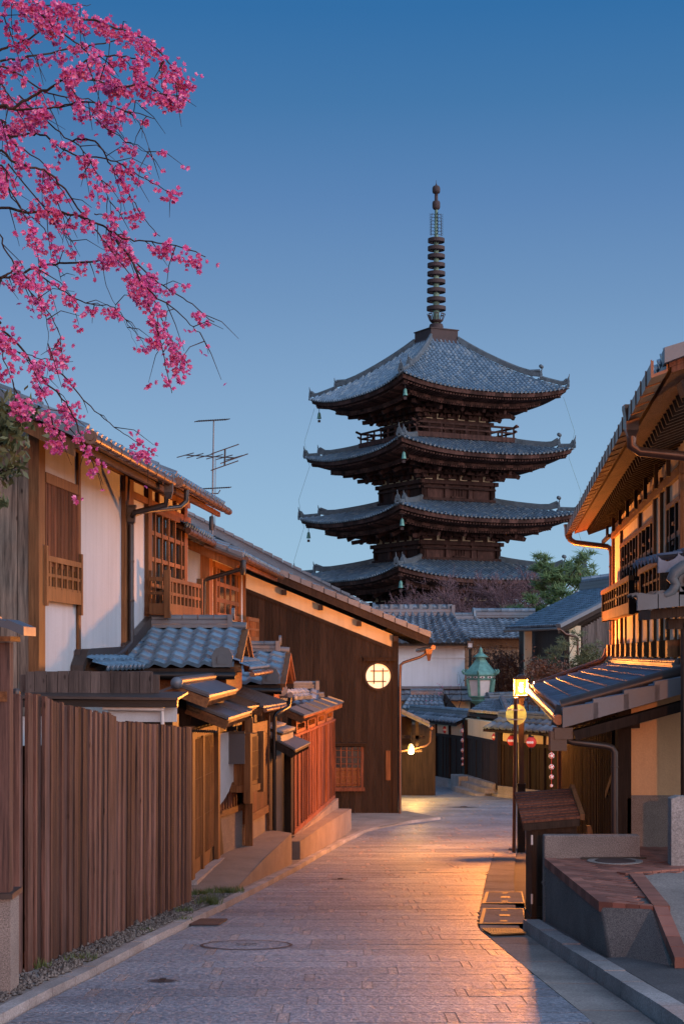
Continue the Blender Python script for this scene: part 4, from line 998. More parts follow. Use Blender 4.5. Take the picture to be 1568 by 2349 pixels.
for i in range(40):
    j = (i + 1) % 40; d = V((0, -.04, 0)); m.face([ring_o[i] + d, ring_o[j] + d, ring_i[j] + d, ring_i[i] + d]); m.face([ring_i[i] + d, ring_i[j] + d, ring_i[j], ring_i[i]]); m.face([ring_o[i] + d, ring_o[j] + d, ring_o[j], ring_o[i]])
m.build('rim', M['w_black'], RW)
m = MB(); q_ = lambda x0, x1, z0, z1: m.box(cw.x + x0 * rw, cw.y - .032, cw.z + z0 * rw, cw.x + x1 * rw, cw.y - .016, cw.z + z1 * rw)
q_(-.37, -.29, -.62, .92); q_(.33, .41, -.92, .62); q_(-.6, .8, .36, .44); q_(-.9, .62, -.46, -.38); m.build('muntins', M['black'], RW)
x0, x1 = -.24, .48; zt, zb = 1.6 - 214 / 3800 * CY, 1.6 - 306 / 3800 * CY
m = MB(); m.box(x0, CY - .045, zb, x1, CY - .03, zt); W4 = m.build('window', M['glass'], Ch); W4['label'] = 'small dark grid window low on the boarded wall'
m = MB(); f0 = lambda s, d, z: V((s, CY - .045 - d, z))
for i in range(5): s_ = x0 + (x1 - x0) * (i + .5) / 5; m.box(s_ - .012, CY - .075, zb, s_ + .012, CY - .046, zt)
for i in range(6): z = zb + (zt - zb) * (i + .5) / 6; m.box(x0, CY - .07, z - .01, x1, CY - .047, z + .01)
m.box(x1, CY - .1, zb - .05, x1 + .07, CY - .03, zt + .03); m.box(x0 - .1, CY - .12, zb - .1, x1 + .1, CY - .03, zb); m.build('frame', M['w_slat'], W4)
m = MB(); m.box(x0 + .02, CY - .046, zb + .02, x1 - .02, CY - .0455, zb + .5); m.build('inner_screen', M['w_orgh'], W4)
m = MB(); m.box(-.35, CY - .22, zt + .03, .62, CY, zt + .09); m.box(-.38, CY - .26, zt + .09, .65, CY, zt + .12); m.build('window_hood', M['w_dark'], Ch)
m = MB(); m.box(P(884.5, 0, CY).x, CY - .06, P(0, 1790, CY).z, P(895, 0, CY).x, CY - .04, P(0, 1722, CY).z)
tag(m.build('name_board', M['w_org']), 'narrow upright pale wooden name board on the dark boarded wall', 'sign')
# paved corner at the foot of house C
m = MB(); m.face([(-3, 36.5, G(36.5) + .03), (XL(37) - .15, 37, G(37) + .06), (XL(40) - .15, 40, G(40) + .06), (KL[-1][1] - .05, YT, G(YT) + .06), (1.7, 43.0, G(43) + .05), (-3, 42.5, G(42.5) + .04)]); tag(m.build('pavement', M['concrete']), kind='structure')
# ================================================================== LOW SHOP FRONT (D)
z_f = -1.33
Dh = thing('low_shopfront', 'low wooden shopfront with lattice door and metal porch roofs behind the fence end', 'shop', (-2.2, 24, G(24)))
m = MB(); m.hexa([(-3.2, 21.3, -1.7), (-2.06, 21.3, -1.7), (-1.35, 27.6, -2.1), (-2.8, 27.6, -2.1), (-3.2, 21.3, .62), (-2.10, 21.3, .62), (-1.42, 27.6, .62), (-2.8, 27.6, .62)]); m.build('wall', M['w_black'], Dh)
def seg(a, b): a, b = V((a[0], a[1], 0)), V((b[0], b[1], 0)); return lambda s, d, z: a.lerp(b, s) + V(((b - a).y, -(b - a).x, 0)).normalized() * d + UP * z
fd1 = seg((-2.02, 21.5), (-1.85, 23.7))
m = MB(); m.fb(fd1, .06, .95, .0, .03, z_f, .5); dr = m.build('door', M['w_org'], Dh)
m = MB(); lattice(m, fd1, .06, .46, .03, z_f + .2, .46, 11, 2, .009, .02); lattice(m, fd1, .52, .92, .03, z_f + .2, .46, 11, 2, .009, .02); m.fb(fd1, .46, .52, .0, .06, z_f, .5); m.build('door_lattice', M['w_org'], dr)
m = MB(); m.fb(fd1, -.04, .05, -.02, .1, z_f, .66); m.fb(fd1, .95, 1.03, -.05, .1, z_f, .66); m.fb(fd1, -.04, 1.0, -.02, .09, .5, .60); m.build('door_frame', M['w_org'], Dh)
m = MB(); m.fb(fd1, -.05, 1.05, -.1, .16, G(22) - .3, z_f); m.build('door_sill', M['kerb'], Dh)
fd2 = seg((-1.85, 23.75), (-1.52, 25.35))
m = MB(); m.fb(fd2, 0, 1, -.03, .0, z_f - .3, z_f + .55); m.build('granite_plinth', M['granite'], Dh)
m = MB(); m.fb(fd2, 0, 1, -.03, .03, z_f + .55, z_f + .64); m.build('sill_beam', M['w_orgh'], Dh)
m = MB(); lattice(m, fd2, .0, .8, -.01, z_f + .64, .25, 9, 0, .03, .03); m.build('window_bars', M['w_slat'], Dh)
m = MB(); c_ = [fd2(.02, .06, .45), fd2(.62, .06, .45), fd2(.62, .06, -.32), fd2(.5, .06, -.30), fd2(.4, .06, -.42), fd2(.25, .06, -.52), fd2(.02, .06, -.62)]; m.face(c_); m.build('shop_curtain', M['cloth'], Dh)
m = MB(); m.fb(fd2, .55, .95, .02, .30, -.38, .4); m.fb(fd2, .93, 1.0, .26, .36, -.5, .42); m.fb(fd2, .5, .57, .24, .34, -.62, .42); m.fb(fd2, .53, .97, .02, .33, -.46, -.36); bx = m.build('bay_box', M['w_org'], Dh)
m = MB(); lattice(m, fd2, .58, .93, .30, -.3, .36, 9, 2, .014, .012); m.build('bay_lattice', M['w_org'], bx)
m = MB(); p = fd2(1.0, .1, 0); m.box(p.x - .06, p.y - .06, z_f - .35, p.x + .06, p.y + .06, .62); m.build('post', M['w_org'], Dh)
m = MB(); p = fd2(1.0, .1, 0); m.box(p.x - .068, p.y - .068, z_f - .4, p.x + .068, p.y + .068, z_f - .12); m.build('post_shoe', M['black'], Dh)
fd3 = seg((-1.50, 25.45), (-1.245, 27.5))
m = MB(); m.fb(fd3, 0, 1, -.03, .0, z_f - .6, -1.02); m.build('granite_plinth', M['granite'], Dh)
m = MB(); m.fb(fd3, 0, 1, -.03, .05, -1.02, -.9); m.fb(fd3, -.02, .03, -.03, .05, -1.02, .62); m.fb(fd3, .97, 1.01, -.03, .05, -2, .62); m.fb(fd3, 0, 1, -.03, .03, .3, .5); m.build('sill_beam', M['w_orgh'], Dh)
m = MB(); lattice(m, fd3, .03, .97, .0, -.9, .3, 17, 0, .045, .03); m.fb(fd3, .02, .98, -.02, .0, -.9, .3); m.build('slat_panel', M['w_slat'], Dh)
m = MB(); p = fd3(1.02, .12, 0); m.tube([(p.x, p.y, -2.0), (p.x, p.y, .55), (p.x + .02, p.y, .6), (p.x + .22, p.y + .5, .70), (p.x + .24, p.y + .5, .86)], .034); m.build('downpipe', M['black'], Dh)
# porch roofs
def slope_roof(par, a, b, c, d, th, mat, name, seams=0, under='w_orgh', lab=None):
    """a,b eave near->far; d,c top near->far"""
    a, b, c, d = map(V, (a, b, c, d)); m = MB(); dz = UP * th
    m.hexa([a - dz, b - dz, c - dz, d - dz, a, b, c, d]); 
    for i in range(seams + 1):
        u = i / max(1, seams); m.beam(a.lerp(b, u) + UP * .012, d.lerp(c, u) + UP * .012, .03, .03)
    o = m.build(name, M[mat], par)
    if lab: o['label'] = lab
    m = MB(); q = UP * (th + .004); r_ = UP * (th + .05); k = V((-.03, .02, 0))
    m.hexa([a - r_ + k, b - r_ + k, c - r_, d - r_, a - q + k, b - q + k, c - q, d - q]); n = max(2, int((b - a).length / .22))
    for i in range(n): u = (i + .5) / n; m.beam(a.lerp(b, u) - r_ - UP * .03 + k, d.lerp(c, u) - r_ - UP * .03, .05, .06)
    m.beam(a - r_ + V((-.02, .04, -.02)), d - r_ + V((0, .04, -.02)), .05, .12)
    m.build('underside', M[under], o); return o
slope_roof(Dh, (-1.47, 21.5, .77), (-1.355, 25.0, .745), (-1.93, 25.0, .95), (-2.02, 21.5, .98), .03, 'sheet', 'porch_roof', 2, lab='metal porch roof over the lattice door')
slope_roof(Dh, (-1.60, 20.0, 1.10), (-1.53, 24.4, 1.09), (-1.90, 24.4, 1.235), (-1.98, 20.0, 1.24), .03, 'sheet', 'porch_roof', 0, lab='small gabled metal roof with a ball at its ridge end')
slope_roof(Dh, (-2.36, 24.4, 1.10), (-2.36, 20.0, 1.10), (-1.98, 20.0, 1.24), (-1.90, 24.4, 1.235), .03, 'sheet', 'porch_roof', 0)
m = MB(); m.tube([(-1.975, 19.95, 1.27), (-1.90, 24.4, 1.265)], .055, 12); m.build('ridge_roll', M['metal'], Dh)
m = MB(); m.ball((-1.98, 19.87, 1.25), .075, 16); m.build('ridge_ball', M['ridge'], Dh)
m = MB(); m.hexa([(-2.15, 21.7, .3), (-1.98, 21.7, .3), (-1.74, 24.4, .3), (-2.1, 24.4, .3), (-2.15, 21.7, 1.10), (-1.98, 21.7, 1.10), (-1.74, 24.4, 1.10), (-2.1, 24.4, 1.10)]); m.build('upper_wall', M['w_dark'], Dh)
slope_roof(Dh, (-1.24, 26.2, .77), (-.98, 29.2, .74), (-1.90, 29.2, 1.05), (-2.0, 26.2, .96), .03, 'sheet', 'porch_roof', 9, lab='ribbed metal roof beside the downpipe')
slope_roof(Dh, (-1.42, 25.0, .80), (-1.30, 26.2, .79), (-1.85, 26.2, .97), (-1.95, 25.0, .96), .025, 'metal', 'porch_roof', 5)
m = MB(); gutter(m, (-1.21, 26.1, .71), (-.95, 29.2, .68), .035, 6); m.build('gutter', M['gutter'], Dh)
m = MB(); m.tube([(-2.06, 21.2, .62), (-1.6, 21.25, .60)], .016, 6)
for i in range(16): u = i / 16; p = V((-2.06 + .46 * u, 21.2, .62 - .02 * u)); m.tube([p + V((.0, .018, .018)), p + V((.02, -.018, -.018))], .008, 4)
m.build('twisted_rod', M['black'], Dh)
m = MB(); m.box(-1.965, 25.95 - 1.6, -.02, -1.425, 25.97 - 1.6, .42)
sg = m.build('hanging_sign', M['sign']); tag(sg, 'blank dark rectangular sign board hanging under the porch roof', 'sign')
m = MB(); m.box(-1.96, 24.35, .42, -1.43, 24.38, .46); m.tube([(-1.8, 24.36, .46), (-1.8, 24.36, .66)], .01, 4); m.tube([(-1.55, 24.36, .46), (-1.55, 24.36, .66)], .01, 4); m.build('hanger', M['black'], sg)
m = MB(); p = V((-1.48, 26.4, .42)); m.lathe(p, [(.03, 0), (.045, .02), (.03, .12), (.05, .14), (.05, .17), (.02, .2)], 10); 
tag(m.build('porch_lamp', M['black']), 'small dark lamp under the ribbed porch roof', 'lamp')
# ================================================================== second and third tiled gables
R2t = street_gable('smaller tiled gable roof farther along, lit orange at its gable', 'roof', 30.2, 33.4, -2.6, -1.12, -1.30, 1.05, 1.62, 5, 5, None)
m = MB(); m.box(-2.6, 30.5, -.5, -1.25, 35.5, 1.0); m.build('wall', M['w_orgh'], R2t)
m = MB(); tiles(m, P(640, 1607, 33.5), P(712, 1600, 36.5), P(628, 1586, 33.8), P(700, 1580, 36.8), 10, 2, .04, .03, 's', 6, caps=.05); m.build('apron_tiles', M['tile_matte'], R2t)
m = MB(); p = P(646, 1588, 33.2); m.box(p.x - .2, p.y, p.z - .12, p.x + .12, p.y + .3, p.z); m.disc(p + V((0, -.0, .04)), (0, -1, 0), .12, .1, 16); m.disc(p + V((0, -.1, .04)), (0, -1, 0), .07, .03, 12); m.disc(p + V((.17, 0, -.06)), (0, -1, 0), .06, .08, 10); m.disc(p + V((-.17, 0, -.06)), (0, -1, 0), .06, .08, 10); m.ball(P(675, 1601, 33.2), .06, 10); m.build('scroll_tile', M['tile_matte'], R2t)
t = thing('tiled_gable_roof', 'farthest little tiled roof end seen just before the dark boarded wall', 'roof', (-.7, 37.5, .1))
m = MB(); tiles(m, (-1.1, 36.6, .42), (-.52, 36.6, .42), (-1.1, 38.0, .78), (-.52, 38.0, .78), 3, 3, .05, .04, 's', 8, caps=.06); m.build('tile_slope', M['tile_matte'], t)
m = MB(); ridge(m, (-1.1, 38.0, .80), (-.6, 38.0, .80), .2, .1, .05); m.box(-.60, 37.85, .74, -.52, 38.15, .98); ridge(m, (-.55, 38.0, .55), (-.40, 38.0, .55), .2, .1, .05); m.build('ridge', M['ridge'], t)
m = MB(); m.box(-1.2, 36.8, -1.5, -.5, 38.4, .40); m.build('wall', M['w_black'], t)
# ================================================================== SLATTED WALL WITH DOORWAY (E)
fE = lambda s, d, z: V((-.91, 30, 0)).lerp(V((-.2, 37.6, 0)), s) + V((7.6, -.71, 0)).normalized() * d + UP * z
E = thing('slatted_wall', 'reddish slatted garden wall with a dark doorway and small windows under its roof', 'wall', fE(.4, 0, G(34)))
m = MB(); m.fb(fE, 0, 1, -.06, -.02, -1.62, .1); m.fb(fE, -.02, .02, -.08, .03, -1.62, .1); m.build('backing', M['w_black'], E)
m = MB(); s_ = .012
while s_ < .985:
    wd = random.uniform(.011, .017); m.fb(fE, s_, s_ + wd, -.02, random.uniform(.0, .035), -1.6, .07); s_ += wd + random.uniform(.004, .008)
m.build('slats', M['w_slat'], E)
m = MB()
for s_ in (.0, .27, .52, .76, .985): m.fb(fE, s_, s_ + .008, -.02, .05, -1.62, .1)
m.fb(fE, 0, 1, -.05, .055, .08, .13); m.fb(fE, 0, 1, -.05, .05, -1.68, -1.6); m.build('frame', M['w_slat'], E)
m = MB(); m.fb(fE, -.02, 1.0, -.2, .12, G(37.6) - .1, -1.68); m.build('base', M['conc_ramp'], E)
for i in range(4):
    a, b = .06 + i * .235, .06 + i * .235 + .2
    m = MB(); m.fb(fE, a, a + .025, -.06, .03, .13, .46); m.fb(fE, b - .025, b, -.06, .03, .13, .46); m.fb(fE, a, b, -.06, .028, .13, .19); m.fb(fE, a, b, -.06, .028, .40, .46); m.fb(fE, a, b, -.03, .02, .29, .315); wi = m.build('transom_window', M['w_org'], E)
    m = MB(); m.fb(fE, a + .02, b - .02, -.08, -.06, .13, .42); m.build('pane', M['glass'], wi)
slope_roof(E, fE(.03, .20, .47), fE(1.02, .22, .50), fE(1.0, -.12, .62), fE(.02, -.12, .61), .018, 'sheet', 'roof', 5)
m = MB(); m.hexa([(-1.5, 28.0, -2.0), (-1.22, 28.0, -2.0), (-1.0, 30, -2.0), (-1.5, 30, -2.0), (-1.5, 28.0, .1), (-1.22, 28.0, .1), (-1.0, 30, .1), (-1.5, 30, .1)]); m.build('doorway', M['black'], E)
fo = seg((-1.24, 27.7), (-.93, 29.95))
m = MB(); m.fb(fo, .0, .12, -.1, .04, z_f - .2, .1); m.fb(fo, .9, 1.0, -.3, .05, z_f - .3, .1); m.fb(fo, 0, 1, -.1, .04, -.05, .1); m.fb(fo, .15, .22, -.25, -.02, z_f - .1, .0); m.build('door_frame', M['w_dark'], E)
slope_roof(E, (-.78, 27.6, .0), (-.56, 29.6, .02), (-1.1, 29.6, .24), (-1.25, 27.6, .25), .02, 'sheet', 'door_roof', 0, 'w_dark')
m = MB(); tiles(m, (-1.0, 27.7, .24), (-.84, 29.3, .23), (-1.3, 27.7, .38), (-1.18, 29.3, .37), 8, 2, .05, .03, 'r', 8); m.hexa([(-1.02, 27.7, .12), (-.86, 29.3, .11), (-1.2, 29.3, .2), (-1.32, 27.7, .2), (-1.02, 27.7, .225), (-.86, 29.3, .215), (-1.2, 29.3, .35), (-1.32, 27.7, .36)]); m.build('door_roof_tiles', M['ridge'], E)
# ramps
def ramp_block(name, label, top, zt, mat):
    m = MB(); n = len(top); b = [(x, y, G(y) - .15) for x, y in top]; tpt = [(x, y, zt if not callable(zt) else zt(y)) for x, y in top]
    m.raw(b + tpt, [tuple(range(n))[::-1], tuple(range(n, 2 * n))] + [(i, (i + 1) % n, n + (i + 1) % n, n + i) for i in range(n)])
    return tag(m.build(name, mat), label, 'ramp')
ramp_block('concrete_ramp', 'concrete ramp block in front of the shopfront door and slat panel', [(-2.0, 20.9), (XL(20.9) - .2, 20.9), (XL(24) - .19, 24), (XL(27.1) - .18, 27.1), (-1.3, 27.7), (-1.85, 23.5)], lambda y: interp([(20.9, G(20.9) + .06), (21.6, -1.42), (23.5, -1.335), (28, -1.335)], y), M['conc_ramp'])
ramp_block('concrete_ramp', 'lower concrete step along the foot of the slatted wall', [(-.93, 28.4), (XL(28.4) - .17, 28.4), (XL(33) - .17, 33), (.21, 37.2), (-.2, 37.4)], lambda y: interp([(28.4, -1.62), (37.4, -1.89)], y), M['conc_ramp'])
# ================================================================== RIGHT SIDE: HOUSE J
fJ = frame(1.355, .09, -1)
J = thing('teahouse', 'large two storey wooden house on the right with a deep orange lit eave', 'house', fJ(24, -1, G(24)))
m = MB(); m.fb(fJ, 17.62, 30.6, -3.2, -.03, G(31) - .2, 1.0); m.build('lower_wall', M['w_black'], J)
m = MB(); s_ = 17.7
while s_ < 30.4:
    w1 = random.uniform(.26, .34); m.fb(fJ, s_, s_ + w1, -.03, random.uniform(.0, .015), G(30) - .3, 1.0); m.fb(fJ, s_ + w1 - .02, s_ + w1 + .05, .0, .055, G(30) - .3, 1.0); s_ += w1 + .03
m.build('wall_boards', M['w_dark'], J)
m = MB(); m.box(2.90, 17.42, -.45, 3.04, 17.6, 1.02); m.beam(fJ(17.6, .03, .35), fJ(18.8, .03, .0), .06, .09); m.box(2.84, 17.36, .82, 3.12, 17.5, .93); m.build('corner_post', M['w_dark'], J)
m = MB(); m.prism([(3.04, 17.5, -.5), (6.0, 17.5, -.5), (6.0, 17.5, 1.92), (3.04, 17.5, 1.05)], (0, .4, 0)); m.build('front_wall', M['ochre'], J)
m = MB(); m.box(3.0, 17.42, -.5, 6.0, 17.5, .08); m.hexa([(3.0, 17.42, .08), (6, 17.42, .08), (6, 17.5, .08), (3.0, 17.5, .08), (3.0, 17.46, .105), (6, 17.46, .105), (6, 17.499, .105), (3.0, 17.499, .105)]); m.build('wall_base', M['conc_ramp'], J)
# lower roof
e0, e1, r0, r1 = fJ(17.0, .585, .98), fJ(31.1, .585, .98), fJ(17.0, -.92, 1.42), fJ(31.1, -.92, 1.42)
m = MB(); tiles(m, e0, e1, r0, r1, 58, 7, .03, .028, 's', 6, caps=.04); LR = m.build('lower_roof', M['tile_matte'], J)
e0, e1, r0, r1 = fJ(17.0, -.9, 1.414), fJ(19.8, -.9, 1.414), fJ(17.0, -2.6, 1.91), fJ(19.8, -2.6, 1.91)
m = MB(); tiles(m, e0, e1, r0, r1, 12, 6, .03, .028, 's', 6)
k = 10
for i in range(k):
    da, db = .62 - .31 * i, .62 - .31 * (i + 1) - .05; za, zb = .98 + (.585 - da) * .292, .98 + (.585 - db) * .292
    m.hexa([fJ(16.92, da, za - .13), fJ(17.12, da, za - .13), fJ(17.12, db, zb - .13), fJ(16.92, db, zb - .13), fJ(16.92, da, za + .075), fJ(17.12, da, za + .075), fJ(17.12, db, zb + .03), fJ(16.92, db, zb + .03)])
m.build('verge_tiles', M['ridge'], LR)
m = MB(); gutter(m, fJ(17.3, .62, 1.055), fJ(17.25, -2.4, 1.92), .068); gutter(m, fJ(17.3, .60, 1.05), fJ(17.3, .66, .84), .075)
m.build('roof_pipe', M['metal'], LR)
m = MB(); m.beam(fJ(17.05, .50, .76), fJ(17.05, -2.5, 1.60), .10, .22, up=(0, 1, 0)); 
m.hexa([fJ(17.02, .55, .88), fJ(31, .55, .88), fJ(31, -.92, 1.31), fJ(17.02, -.92, 1.31), fJ(17.02, .55, .95), fJ(31, .55, .95), fJ(31, -.92, 1.38), fJ(17.02, -.92, 1.38)])
m.hexa([fJ(17.12, -.85, 1.2), fJ(17.5, -.85, 1.2), fJ(17.5, -2.6, 1.7), fJ(17.12, -2.6, 1.7), fJ(17.12, -.85, 1.36), fJ(17.5, -.85, 1.36), fJ(17.5, -2.6, 1.88), fJ(17.12, -2.6, 1.88)])
for i in range(32): s_ = 17.5 + i * .42; m.beam(fJ(s_, .54, .84), fJ(s_, -.03, 1.01), .05, .07)
m.build('bargeboard', M['w_dark'], LR)
m = MB(); gutter(m, fJ(17.0, .66, .92), fJ(31.2, .66, .92), .055, 0)
m.build('eave_gutter', M['gutter'], LR)
m = MB(); ridge(m, fJ(19.8, -.86, 1.42), fJ(31.1, -.86, 1.42), .14, .07, .035, .3); m.build('flashing_tiles', M['ridge_pag'], LR)
# upper storey
m = MB(); m.fb(fJ, 19.75, 31.0, -4.5, -.93, 1.3, 4.15); m.build('upper_wall', M['cream'], J)
m = MB()
for s_, wd in ((31.0, .22), (29.0, .12), (25.5, .22), (23.15, .14), (22.2, .10), (21.45, .14), (19.95, .2)): m.fb(fJ, s_ - wd, s_, -.95, -.885, 1.5, 3.95)
for s_ in (30.1, 28.2, 26.6, 24.2, 20.6): m.fb(fJ, s_ - .1, s_, -.95, -.9, 1.5, 2.3)
m.fb(fJ, 19.7, 31.05, -.95, -.875, 3.74, 3.86); m.fb(fJ, 23.15, 29.0, -.95, -.88, 3.44, 3.5); m.fb(fJ, 19.8, 21.4, -.95, -.88, 3.44, 3.5)
m.build('timber_frame', M['w_org'], J)
for s0, s1 in ((25.6, 28.85), (23.2, 25.15), (20.0, 21.3)):
    m = MB(); m.fb(fJ, s0, s1, -.95, -.925, 2.3, 3.44); wi = m.build('window', M['glass'], J)
    m = MB(); lattice(m, fJ, s0, s1, -.925, 2.3, 3.44, int((s1 - s0) / .5), 2, .07, .04); m.build('frame', M['w_black'], wi)
    m = MB(); n = int((s1 - s0) / .66)
    for i in range(n): s_ = s0 + (i + .5) * (s1 - s0) / n; m.fb(fJ, s_ - .1, s_ + .1, -.92, -.89, 2.95, 3.0); m.fb(fJ, s_ - .1, s_ + .1, -.92, -.89, 3.2, 3.24)
    m.build('muntins', M['w_org'], wi)
def jrail(s0, s1, lab):
    m = MB(); m.fb(fJ, s0, s1, -.72, -.66, 2.20, 2.36); m.fb(fJ, s0 - .1, s1 + .25, -.73, -.65, 2.68, 2.75); m.fb(fJ, s0, s1, -.92, -.72, 2.22, 2.27)
    o = m.build('balcony', M['w_org'], J); o['label'] = lab
    m = MB(); m.fb(fJ, s0, s1, -.70, -.68, 2.5, 2.53); n = int((s1 - s0) / .5)
    for i in range(n + 1): s_ = s0 + (s1 - s0) * i / n; m.fb(fJ, s_ - .04, s_ + .04, -.705, -.675, 2.36, 2.68)
    for s_ in (s0, s1): m.fb(fJ, s_ - .06, s_ + .06, -.745, -.655, 2.18, 2.72); m.fb(fJ, s_ - .03, s_ + .03, -.92, -.74, 2.68, 2.74); m.fb(fJ, s_ - .03, s_ + .03, -.92, -.74, 2.42, 2.47); m.fb(fJ, s_ - .03, s_ + .03, -.92, -.74, 2.2, 2.35)
    m.build('balusters', M['w_dark'], o)
jrail(24.4, 30.2, 'far balcony railing of orange wood'); jrail(19.9, 22.5, 'nearer balcony railing')
for i in range(11):
    m = MB(); s_ = 19.8 + i * 1.02; m.hexa([fJ(s_, -.93, 1.56), fJ(s_ + .26, -.93, 1.56), fJ(s_ + .26, -.74, 1.56), fJ(s_, -.74, 1.56), fJ(s_, -.93, 1.78), fJ(s_ + .26, -.93, 1.78), fJ(s_ + .26, -.74, 1.76), fJ(s_, -.74, 1.76)]); m.build('corbel_block', M['w_org'], J)
for i in range(8): m = MB(); s_ = 20.0 + i * 1.5; m.fb(fJ, s_, s_ + .07, -.80, -.75, 3.74, 4.2); m.build('hanger', M['w_black'], J)
m = MB(); m.fb(fJ, 29.9, 31.6, -.80, -.74, 3.70, 3.76); m.build('tie_beam', M['w_black'], J)
# upper roof
def ez(s): return 4.22 + (s - 15) / 16 * (4.04 - 4.22)
dE = -.20; PT = .36
def ur(s, d, o=0): return fJ(s, d, ez(s) + (dE - d) * PT + o)
m = MB(); tiles(m, ur(14.5, dE), ur(31.4, dE), ur(14.5, -4.5), ur(31.4, -4.5), 62, 16, .035, .03, 's', 6, caps=.045); UR = m.build('upper_roof', M['tile'], J)
m = MB(); m.hexa([ur(14.5, dE, -.12), ur(31.4, dE, -.12), ur(31.4, -4.5, -.12), ur(14.5, -4.5, -.12), ur(14.5, dE, -.04), ur(31.4, dE, -.04), ur(31.4, -4.5, -.04), ur(14.5, -4.5, -.04)])
m.hexa([ur(14.5, dE - .02, -.17), ur(31.4, dE - .02, -.17), ur(31.4, dE - .28, -.19), ur(14.5, dE - .28, -.19), ur(14.5, dE - .02, -.123), ur(31.4, dE - .02, -.123), ur(31.4, dE - .28, -.123), ur(14.5, dE - .28, -.123)])
m.build('fascia', M['w_slat'], UR)
m = MB(); m.hexa([ur(14.55, dE - .285, -.15), ur(31.35, dE - .285, -.15), ur(31.35, -4.45, -.15), ur(14.55, -4.45, -.15), ur(14.55, dE - .285, -.124), ur(31.35, dE - .285, -.124), ur(31.35, -4.45, -.124), ur(14.55, -4.45, -.124)]); m.build('soffit', M['w_black'], UR)
m = MB()
for i in range(58): s_ = 14.7 + i * .288; m.beam(ur(s_, dE - .24, -.22), ur(s_, -1.0, -.22), .06, .16)
for i in range(58):
    s_ = 14.7 + i * .288
    if s_ < 17.4: m.beam(ur(s_, -1.0, -.235), ur(s_, -3.2, -.235), .055, .08)
m.build('rafters', M['w_black'], UR)
m = MB()
for i in range(9):
    da, db = dE + .05 - .5 * i, dE + .05 - .5 * (i + 1) - .05
    a, b = ur(14.4, da), ur(14.4, db); c, d = ur(14.62, db), ur(14.62, da); m.hexa([a - UP * .08, d - UP * .08, c - UP * .08, b - UP * .08, a + UP * .055, d + UP * .055, c + UP * .02, b + UP * .02])
m.build('verge_tiles', M['ridge'], UR)
m = MB(); m.beam(ur(14.52, dE - .1, -.35), ur(14.52, -4.4, -.35), .12, .34, up=(0, 1, 0)); m.build('bargeboard', M['w_dark'], UR)
m = MB()
def trough(s0, s1, n):
    a, b = ur(s0, dE + .08, -.06), ur(s1, dE + .08, -.06)
    m.fb(lambda s, d, z: ur(s, dE + d, z), s0, s1, .02, .13, -.14, -.12); m.fb(lambda s, d, z: ur(s, dE + d, z), s0, s1, .13, .145, -.14, -.0); m.fb(lambda s, d, z: ur(s, dE + d, z), s0, s1, .005, .02, -.14, -.02)
    for i in range(n + 1):
        s_ = s0 + (s1 - s0) * i / n; m.fb(lambda s, d, z: ur(s, dE + d, z), s_ - .015, s_ + .015, .02, .155, -.15, -.141); m.fb(lambda s, d, z: ur(s, dE + d, z), s_ - .015, s_ + .015, .146, .156, -.15, .01)
trough(14.55, 17.2, 5); trough(17.25, 31.4, 26); m.build('gutter', M['gutter'], UR)
m = MB(); q_ = ur(17.2, dE + .1, -.1); m.lathe(q_ - UP * .12, [(.05, -.1), (.09, -.02), (.10, .12), (.12, .2), (.12, .24)], 4, sm=False, rot=.8)
m.tube([q_ - UP * .2, q_ - UP * .30, q_ + V((.08, 0, -.36)), q_ + V((1.2, .1, -.46))], .05)
m.build('downpipe', M['gutter'], UR); m = MB()
c0 = P(1303, 1225, 31.3); m.lathe(c0 - UP * .02, [(.05, -.08), (.09, 0), (.10, .14), (.12, .2)], 4, sm=False, rot=.8)
m.tube([c0, P(1307, 1238, 31.3), P(1318, 1245, 31.3), P(1392, 1254, 31.25), P(1401, 1260, 31.2), P(1403, 1275, 31.2), P(1404, 1476, 31.2), P(1400, 1486, 31.1), P(1391, 1492, 31.1), P(1389, 1504, 31.1), P(1380, 1516, 31.1), P(1225, 1571, 31.15)], .055)
for y in (1302, 1448): p = P(1403, y, 31.2); m.tube([p, p + UP * .03], .062)
m.build('downpipe', M['gutter'], UR)
m = MB(); c1 = fJ(17.05, .68, .62); m.box(c1.x - .07, c1.y - .07, .60, c1.x + .1, c1.y + .1, .80); m.box(c1.x - .03, c1.y - .09, .72, c1.x + .16, c1.y + .05, .84)
yq = 17.1; m.tube([(c1.x, yq, .62), P(1297, 1690, yq), P(1303, 1699, yq), P(1312, 1702, yq), P(1390, 1712, yq), P(1403, 1716, yq), P(1409, 1726, yq), P(1409, 1930, yq)], .036, 12)
p = P(1409, 1762, yq); m.tube([p, p + UP * .02], .041, 12); p = P(1403, 1714, yq); m.build('lower_downpipe', M['metal'], J)
m = MB(); p = P(1284, 0, 30.9); m.tube([(p.x, 30.9, G(30)), (p.x, 30.9, .9)], .05); m.build('far_downpipe', M['gutter'], J)
